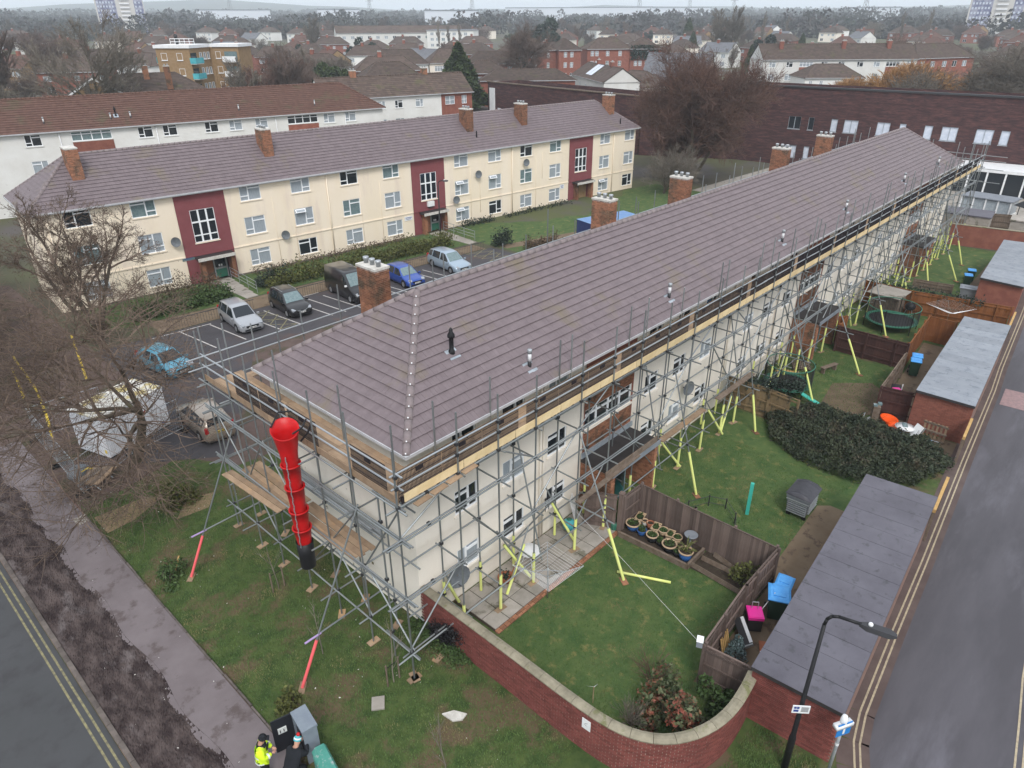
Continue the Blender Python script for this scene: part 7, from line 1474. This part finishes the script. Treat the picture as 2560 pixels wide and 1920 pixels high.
# big dark hedge
hp = np.array([(31.6, 9.4), (31.5, 6.6), (33.2, 4.4), (36.2, 3.4), (37.4, 4.6), (37.6, 9), (36.9, 11.4), (34.7, 12.6), (32.6, 11.4)])
def inpoly(P, poly):
    x, y = P[:, 0], P[:, 1]; c = np.zeros(len(P), bool); j = len(poly)-1
    for i in range(len(poly)): xi, yi = poly[i]; xj, yj = poly[j]; c ^= ((yi > y) != (yj > y)) & (x < (xj-xi)*(y-yi)/(yj-yi)+xi); j = i
    return c
P = RNG.uniform((30.8, 3, 0), (38.2, 13, 1), (60000, 3)); P = P[inpoly(P, hp)]
dm = np.min([np.hypot(*(P[:, :2]-((1-t)*hp[i]+t*hp[(i+1) % 9])).T) for i in range(9) for t in (0, .25, .5, .75)], axis=0)
top_ = np.minimum(1.0, .35+dm*.55)*(1.0+.3*np.sin(P[:, 0]*2.1+P[:, 1])*np.sin(P[:, 1]*1.7)+.22*np.sin(P[:, 0]*5.3)*np.sin(P[:, 1]*4.7+1)); P[:, 2] = top_*(1-.22*P[:, 2]**1.5)+RNG.normal(0, .05, len(P)); P[:, 2] = np.where(RNG.uniform(size=len(P)) < .2, RNG.uniform(0, 1, len(P))*top_, P[:, 2])
hd_ = thing('hedge', 'big dark overgrown ivy hedge between the garden lawn and lane', 'hedge', (34.5, 7.5, 0)); MB().leaves(P[:30000], .075, RNG).build('leaves', 'hedge_leaf', hd_, world=True)
st_ = MB()
for k in range(160):
    a = V3((*hp.mean(0), .3))+V3((RNG.uniform(-2, 2), RNG.uniform(-3, 3), 0)); st_.tubes([a], [a+V3((RNG.normal(0, .5), RNG.normal(0, .5), RNG.uniform(.7, 1.15)))], .014, .006, 4)
st_.build('stem', 'bark', hd_, world=True)
# borders by the cream flats
def border(label, x0, x1, dy, h, n, m, size=.11, dep=.8, seed=1):
    rg = np.random.default_rng(seed); x = rg.uniform(x0, x1, n); e = .5+.5*np.sin(x*2.3+seed)*np.sin(x*1.1); z = np.abs(rg.normal(.5, .3, n))*h*(.55+.6*e); yy = np.array([ey(v) for v in x])-dy+rg.normal(0, dep*.4, n)
    t = thing('shrub_border', label, 'shrubs', ((x0+x1)/2, ey((x0+x1)/2)-dy, 0)); MB().leaves(np.stack([x, yy, z], 1), size, rg).build('leaves', m, t, world=True)
    s_ = MB()
    for k in range(int((x1-x0)*3)): xx = rg.uniform(x0, x1); s_.tubes([[xx, ey(xx)-dy, 0]], [[xx+rg.normal(0, .15), ey(xx)-dy+rg.normal(0, .15), h*.9]], .02, .008, 4)
    s_.build('stem', 'bark', t, world=True)
border('yellow green shrub border between first and middle red stair bays', 27.0, 46.2, 5.0, 1.5, 8500, 'leaf_olive', dep=1.0)
border('dark green shrubs right of the first ramp path', 26.6, 29.4, 4.2, 1.3, 1300, 'leaf_dark', seed=3)
border('brown dead hydrangea stems along the flats between first and middle stair bays', 28, 44, .8, .8, 1500, 'leaf_brown', .09, seed=4)
border('green shrub border left of the first ramp path', 16.5, 24.0, 5.2, 1.3, 3400, 'leaf_green', seed=5)
border('leggy brown shrub by the first red stair bay door', 19.5, 24.6, 2.2, 1.8, 1700, 'leaf_brown', .08, seed=6)
border('low dark plants under windows right of middle stair bay', 51.5, 56, .5, .8, 500, 'leaf_dark', seed=7); border('low dark plants near the third stair bay', 57.5, 68, .5, .6, 700, 'leaf_dark', seed=8)
border('dark evergreen bush at the car park corner', 48.5, 50.5, 8.6, 1.5, 900, 'leaf_dark', seed=9); border('brown hedge along the right end of car park', 49.5, 53.5, 11.8, 1.2, 1500, 'leaf_brown', seed=10)
foliage('scruffy green gorse shrub on the front grass by the sandy patch', 'shrub', 8.8, 29.5, 0, 1.0, .8, .8, 1500, .08, 'leaf_olive', 'shrub'); foliage('low green shrub at the pavement edge by the front grass', 'shrub', 6.3, 24.6, 0, .55, .6, .5, 700, .07, 'leaf_green', 'shrub'); foliage('spiky green tuft by the open grey cabinet', 'shrub', 6.4, 15.9, 0, .5, .5, .45, 450, .08, 'leaf_olive', 'shrub')
# staked saplings
for i, (x, y) in enumerate(((8.35, 16.9), (9.3, 14.1), (9.0, 20.9), (8.2, 10.3))):
    t = thing('sapling', ('thin bare sapling behind the long pink raker', 'bare sapling tied between two short stakes by the corner scaffold leg', 'bare sapling between stakes near the red chute', 'lone bare whip sapling at the bottom edge of the front grass')[i], 'tree', (x, y, 0))
    s, tp = grow(np.random.default_rng(20+i), (0, 0, 0), 2.2, .6, 3, dirs=[(V3((.04, .02, 1)), 1.5, .022)], kids=(3, 4), ratio=.5, up=.5, wig=.12, start=.3, twig=.006, tilt=.5)
    seg_mesh([q for q in s if q[4] < 1], 6).build('trunk', 'twig_grey', t); seg_mesh([q for q in s if q[4] >= 1], 4).build('crown', 'twig_grey', t)
    if 0 < i < 3:
        for d_ in (-.25, .25): MB().tubes([[d_, 0, 0]], [[d_, 0, 1.0]], .03, None, 6, True).build('stake', 'timber_old', t)
        MB().path([(-.25, 0, .85), (.25, 0, .85)], .015).build('tie', 'tyre', t)
# grass blades
def blades(n, poly, zlo, hgt, nm, m='blade'):
    poly = np.array(poly); a, b = poly.min(0), poly.max(0); P = RNG.uniform(a, b, (int(n*2.2), 2)); P = P[inpoly(P, poly)][:n]; n = len(P); d = RNG.normal(0, 1, (n, 2)); d /= np.linalg.norm(d, axis=1, keepdims=True); h = RNG.uniform(.5, 1.2, n)*hgt; w = .012
    base = np.concatenate([P, np.full((n, 1), zlo)], 1); tip = base+np.stack([d[:, 0]*h*.6, d[:, 1]*h*.6, h], 1); sd = np.stack([-d[:, 1], d[:, 0], 0*h], 1)*w
    tag(MB().add(np.stack([base-sd, base+sd, tip], 1).reshape(-1, 3), np.arange(3*n).reshape(n, 3)).build(nm, m), kind='stuff')
blades(60000, [(5.55, 8), (11.6, 8), (11.6, 15), (11.4, 31), (5.6, 33)], .008, .07, 'grass')
blades(32000, [(12.0, 12.9), (22.3, 12.9), (22.3, 6.8), (16.2, 6.6), (16.2, 4.8), (13, 5.3), (11.95, 7)], .016, .05, 'grass'); blades(24000, [(22.5, 15.2), (31.4, 15.2), (31.4, 6.5), (29, 7.3), (22.5, 7)], .016, .06, 'grass'); blades(14000, [(34.8, 15), (46, 15), (46, 9), (39, 8.5)], .016, .07, 'grass')
blades(9000, [(15, 2.2), (11, 4), (11.6, 7), (12.1, 5.6), (14, 4.4), (16.1, 4.3), (16.1, 2.3)], .01, .08, 'grass')
# ------------------------------------------------------------------ town beyond: houses and trees
placed = []                                                         # (object, phrase)
rg = np.random.default_rng(11)
bark_protos = []
def proto(kind, k):
    t = bpy.data.objects.new('bare_tree', None); COL.objects.link(t); r_ = np.random.default_rng(100+k); U = V3((0, 0, 1))
    if kind == 'round': s, tp = grow(r_, (0, 0, 0), 11, 5, 5, dirs=[(U, 2.6, .24)]+[(V3((math.cos(a), math.sin(a), 1.5)), 4.3, .15) for a in (0, 1.6, 3.1, 4.7)], kids=(4, 6), ratio=.66, up=.25, wig=.22, start=.25, twig=.028, tilt=.7); tm = ('twig_brown', 'twig_grey', 'twig_red', 'twig_brown')[k % 4]
    elif kind == 'tall': s, tp = grow(r_, (0, 0, 0), 14, 3, 5, dirs=[(U, 6.5, .26), (V3((.3, .1, 1)), 5.5, .13), (V3((-.25, .2, 1)), 5.5, .13), (V3((0, -.3, 1)), 5.5, .13)], kids=(5, 7), ratio=.5, up=.5, wig=.15, start=.15, twig=.03, tilt=.45); tm = ('twig_grey', 'twig_brown')[k % 2]
    elif kind == 'poplar': s, tp = grow(r_, (0, 0, 0), 18, 1, 4, dirs=[(U, 9, .2)], kids=(14, 18), ratio=.3, up=.9, wig=.08, start=.1, twig=.04, tilt=.35); tm = 'twig_grey'
    elif kind == 'evergreen':
        P = []; 
        for b in range(11): c = r_.normal(0, 1.6, 3); c[2] = abs(c[2])*1.1+3.4; d = r_.normal(size=(300, 3)); d /= np.linalg.norm(d, axis=1, keepdims=True); P.append(c+d*r_.uniform(1.0, 1.9)*r_.uniform(.7, 1.05, (300, 1)))
        MB().tubes([[0, 0, -.5]], [[0, 0, 5]], .25, .1, 6).build('trunk', 'bark', t); MB().leaves(np.concatenate(P), .42, r_).build('crown', 'leaf_dark' if k % 2 else 'conifer', t); t.name = 'evergreen_tree'; return t
    elif kind == 'conifer':
        n = 4200; h = r_.uniform(0, 1, n)**1.25; a = r_.uniform(0, 6.283, n); q = 4.6*(1-h)**.85*(.6+.4*r_.uniform(0, 1, n)**.4)*(1+.2*np.sin(a*4+h*13)); MB().tubes([[0, 0, -.5]], [[0, 0, 10]], .35, .08, 6).build('trunk', 'bark', t); MB().leaves(np.stack([q*np.cos(a), q*np.sin(a), 13.5*h+.6], 1), .5, r_).build('crown', 'conifer', t); t.name = 'conifer_tree'; return t
    seg_mesh([q for q in s if q[4] < 1], 6).build('trunk', 'bark', t); seg_mesh([q for q in s if q[4] >= 1], 3).build('crown', tm, t); return t
PROTO = {'round': [proto('round', k) for k in range(4)], 'tall': [proto('tall', k) for k in range(2)], 'poplar': [proto('poplar', 0)], 'evergreen': [proto('evergreen', k) for k in range(2)], 'conifer': [proto('conifer', 0)]}
WORD = {'round': ('brown round crowned bare tree', 'grey round crowned bare tree', 'reddish round crowned bare tree', 'dull brown bare tree'), 'tall': ('tall upright grey bare tree', 'tall upright brown bare tree'), 'poplar': ('slim columnar poplar',), 'evergreen': ('dark rounded evergreen', 'blackish green evergreen'), 'conifer': ('dark pointed conifer',)}
allp = [o for v in PROTO.values() for o in v]; used_p = set()
def put_tree(kind, x, y, sc=1., label=None, k=None):
    k = int(rg.integers(0, len(PROTO[kind]))) if k is None else k; p = PROTO[kind][k]; z = float(gz(x, y))-.1
    c = copy_thing(p, (x, y, z), rg.uniform(0, 6.28), None, (sc*rg.uniform(.9, 1.1), sc*rg.uniform(.9, 1.1), sc*rg.uniform(.92, 1.08))); c['category'] = 'tree'; c['group'] = 'trees among the houses beyond the flats'
    placed.append((c, WORD[kind][k], label)); used_p.add(p); return c
keep = [(13+48*.5, 87, 27), (70, 90, 15), (105, 85, 24), (112, 28, 30), (62, 143, 16), (160, 135, 16), (176, 128, 14), (188, 118, 12), (186, 66, 26), (168, 63, 10), (150, 45, 12), (160, 27, 12), (139, 104, 19), (152, 93, 12), (116, 114, 9), (138, 140, 9), (118, 108, 12), (104.5, 110.5, 6), (92, 126, 9), (122, 157, 11), (138, 152, 9), (48, 130, 10), (40, 142, 9), (262, 330, 40), (282, 308, 18), (205, 48, 14)]
def free(x, y, r): return all(math.hypot(x-a, y-b) > c+r for a, b, c in keep)
_c = put_tree('conifer', 104.5, 110.5, 1.0, 'large dark green conifer standing above the white terrace roof', 0); _c.scale = (1.2, 1.2, .84); put_tree('evergreen', 100, 147, 1.0, 'dark evergreen clump behind the white terrace ridge', 0); put_tree('evergreen', 245, 206, 1.75, 'big blackish evergreen right of the tall bare oak', 1); put_tree('evergreen', 158, 215, 1.1, 'dark spreading evergreen above the white houses', 1)
for x, y, kd, sc in ((67, 128, 'tall', .8), (72, 132, 'round', .95), (77, 130, 'tall', 1.0), (82, 137, 'round', 1.0), (88, 140, 'tall', .9), (26, 121, 'round', 1.0), (52, 150, 'round', .8), (4, 70, 'round', .9), (8, 66.5, 'evergreen', .75), (4.5, 60, 'evergreen', .5), (9.5, 74, 'tall', .8), (22, 130, 'round', 1.2), (12, 112, 'tall', 1.1), (82, 135, 'round', 1.0), (100, 168, 'round', 1.2), (108, 160, 'round', 1.0), (212, 60, 'round', 1.0), (240, 70, 'round', 1.3), (262, 118, 'evergreen', 1.2), (150, 12, 'round', 1.3), (170, 8, 'round', 1.4), (128, 8, 'tall', 1.1), (180, 30, 'round', 1.2)): put_tree(kd, x, y, sc)
for az, r, kd, sc in ((24.8, 420, 'poplar', 1.4), (23.3, 430, 'poplar', 1.3), (16.2, 470, 'poplar', 1.45), (14.6, 480, 'poplar', 1.4), (26.8, 330, 'tall', 1.7), (27.8, 330, 'tall', 1.6), (57, 360, 'tall', 1.35), (48, 400, 'poplar', 1.2), (47.3, 405, 'poplar', 1.1), (46.5, 400, 'poplar', 1.1), (74, 230, 'round', 1.5), (77, 180, 'tall', 1.5)): put_tree(kd, r*math.cos(R(az)), r*math.sin(R(az)), sc)
# houses: five kinds, copied along the streets
def house_proto(k):
    wallm, roofm = (('white_wall', 'tile_brown'), ('cream', 'tile_brown'), ('brick_far', 'tile_brown'), ('brick_tan', 'tile_red'), ('white_wall', 'tile_grey'), ('brick_far', 'tile_red'))[k]
    L = (14, 11, 15, 9, 12, 10)[k]
    t = bg_block('house', 'x', 'house', (0, 0, 0), 0, L, 8, 5.1, wallm, roofm, 2.9, 3.7, [(1.2, 3.2, 1.6, 1.2, 'D'), (L*.5, 3.3, 1.1, 1.1, 'D'), (L-3, 3.2, 1.6, 1.2, 'D'), (1.2, .6, 1.8, 1.4, 'D'), (L-3.2, .6, 1.8, 1.4, 'D')], gable=k in (3, 4), tw=1.2, gauge=.55, chim=((L*.4, 3.9, .9, 'brick_far'),), z0=-2)
    return t
HP = [house_proto(k) for k in range(6)]; HW_ = ('white rendered house', 'cream rendered house', 'red brick house', 'tan brick gabled house', 'white house with grey roof', 'brick house with orange roof'); nh = 0
for row in range(15):
    r = 178+row*24+row*row*.9
    a = 4+rg.uniform(0, 2)
    while a < 80:
        x, y = r*math.cos(R(a)), r*math.sin(R(a)); a += math.degrees((21+rg.uniform(0, 8)+row*1.2)/r)
        if not free(x, y, 9) or nh > 120 or rg.uniform() < .2: continue
        k = int(rg.choice(6, p=[.27, .18, .25, .1, .1, .1])); c = copy_thing(HP[k], (x, y, float(gz(x, y))), R(a-90-30*(row % 3)+rg.normal(0, 8))); c['group'] = 'houses in the streets beyond'; placed.append((c, HW_[k], None)); nh += 1; keep.append((x, y, 7))
for h in HP:
    for ch in list(h.children):
        for g in list(ch.children): bpy.data.objects.remove(g)
        bpy.data.objects.remove(ch)
    bpy.data.objects.remove(h)
nt_ = 0
for i in range(1500):
    u = rg.uniform(0, 1); r = 140+560*u**.8; a = rg.uniform(2, 82); x, y = r*math.cos(R(a)), r*math.sin(R(a))
    if nt_ > 165: break
    if not free(x, y, 2.5) or (r < 190 and rg.uniform() < .6): continue
    kd = rg.choice(['round', 'tall', 'evergreen', 'conifer'], p=[.68, .16, .13, .03]); put_tree(kd, x, y, rg.uniform(.55, .92)*(1+.3*(r > 400))); keep.append((x, y, 2.2)); nt_ += 1
for p in allp:
    for ch in list(p.children): bpy.data.objects.remove(ch)
    bpy.data.objects.remove(p)
# far woods: a mass of crowns nobody could count
n = 5200; r = 560+2000*rg.uniform(0, 1, n)**1.3; a = np.radians(rg.uniform(0, 86, n)); X, Y = r*np.cos(a), r*np.sin(a); Z = gz(X, Y); hgt = rg.uniform(5, 12, n)*(1+.5*(np.sin(a*31+r*.004) > .55)); wd = rg.uniform(4, 9, n)*(1+r/2500); m = 40
P = np.repeat(np.stack([X, Y, Z+hgt*.45], 1), m, 0); d = rg.normal(size=(n*m, 3)); d /= np.linalg.norm(d, axis=1, keepdims=True); P += d*np.repeat(np.stack([wd*.6, wd*.6, hgt*.52], 1), m, 0)
fw1 = MB().leaves(P, np.repeat(wd*.2, m), rg).build('woods', 'woods'); tag(fw1, kind='stuff')
# pylons on the skyline
for i, (az, r, h) in enumerate(((62.2, 1500, 52), (45.5, 1500, 55), (33.5, 1500, 55), (30, 1700, 55), (52.8, 1600, 48), (18.6, 1300, 46), (27.0, 1600, 46))):
    x, y = r*math.cos(R(az)), r*math.sin(R(az)); z = float(gz(x, y)); t = thing('pylon', ('lattice pylon on the skyline above the balconied flats', 'lattice pylon above the long white block', 'lattice pylon above the sash windowed flats', 'second pylon right of the one above the sash windowed flats', 'faint pylon left of the long white block', 'pylon near the right hand poplars', 'faint pylon above the copper tree')[i], 'pylon', (x, y, z-2), R(az+60)); mbp = MB()
    for sx, sy in ((1, 1), (1, -1), (-1, 1), (-1, -1)): mbp.tubes([[sx*4, sy*4, 0]], [[sx*.5, sy*.5, h]], .5, .35, 4)
    for k in range(6): z0, z1 = h*k/6, h*(k+1)/6; f0, f1 = 4-3.5*k/6, 4-3.5*(k+1)/6; mbp.tubes([[f0, f0, z0], [-f0, -f0, z0]], [[-f1, f1, z1], [f1, -f1, z1]], .25, None, 4)
    mbp.build('tower', 'steel', t)
    for zz, w_ in ((h*.68, 8), (h*.82, 6.5), (h*.95, 5)): MB().tubes([[-w_, 0, zz]], [[w_, 0, zz]], .4, None, 4).build('cross_arm', 'steel', t)

# ------------------------------------------------------------------ labels for the repeats: look first, then the landmark beside it
LM = [('the balconied flats', (62, 143)), ('the tallest upper left tree', (43.5, 128.5)), ('the long white block', (266, 330)), ('the far flat roofed block', (284, 306)), ('the big dark conifer', (104.5, 110.5)), ('the ivy clad oak', (141, 126)), ('the sash windowed flats', (172, 131)), ('the solar panel house', (140, 105)), ('the slate roofed gabled house', (151, 93)), ('the copper tree', (89, 50)), ('the red panelled white row', (186, 66)), ('the orange willow', (152, 41)), ('the spreading oak', (128, 21)), ('the left tower block', (253, 657)), ('the right tower block', (610, 121)), ('the white terrace', (72, 91)), ('the conifer side brick house', (116, 115)), ('the three poplars', (383, 175))]
ORD = ['nearest', 'second nearest', 'third nearest', 'fourth nearest', 'fifth nearest', 'sixth nearest', 'seventh nearest', 'eighth nearest', 'ninth nearest', 'tenth nearest', 'eleventh nearest', 'twelfth nearest']
def az_(p): return math.atan2(p[1], p[0])
bins = {}
for o, ph, lab in placed:
    if lab: o['label'] = lab; continue
    p = o.location; r = math.hypot(p.x, p.y); best = min(LM, key=lambda l: abs(az_(l[1])-az_(p))*r+.35*abs(math.hypot(*l[1])-r)); dr_ = r-math.hypot(*best[1]); da = (az_(p)-az_(best[1]))*r
    rel = 'behind' if abs(da) < abs(dr_)*.45 and dr_ > 0 else ('in front of' if abs(da) < abs(dr_)*.45 else ('left of' if da > 0 else 'right of')); bins.setdefault((ph, rel, best[0]), []).append((math.hypot(p.x-best[1][0], p.y-best[1][1]), o))
for (ph, rel, lm), L_ in bins.items():
    L_.sort(key=lambda q: q[0])
    for i, (d_, o) in enumerate(L_): o['label'] = f'{ph} {rel} {lm}' if len(L_) == 1 else f'{ph} {rel} {lm}, {ORD[min(i, 11)]} to it'

# ------------------------------------------------------------------ haze
hz_ = bpy.data.materials.new('haze'); hz_.use_nodes = True; t = hz_.node_tree; t.nodes.clear(); o_ = t.nodes.new('ShaderNodeOutputMaterial'); v = t.nodes.new('ShaderNodeVolumePrincipled'); v.inputs['Color'].default_value = (.86, .93, 1, 1); v.inputs['Density'].default_value = .00036; v.inputs['Anisotropy'].default_value = .1; t.links.new(v.outputs['Volume'], o_.inputs['Volume'])
hb = MB().box(-5600, 5600, -5600, 5600, -3, 130).build('haze', hz_); tag(hb, kind='stuff')
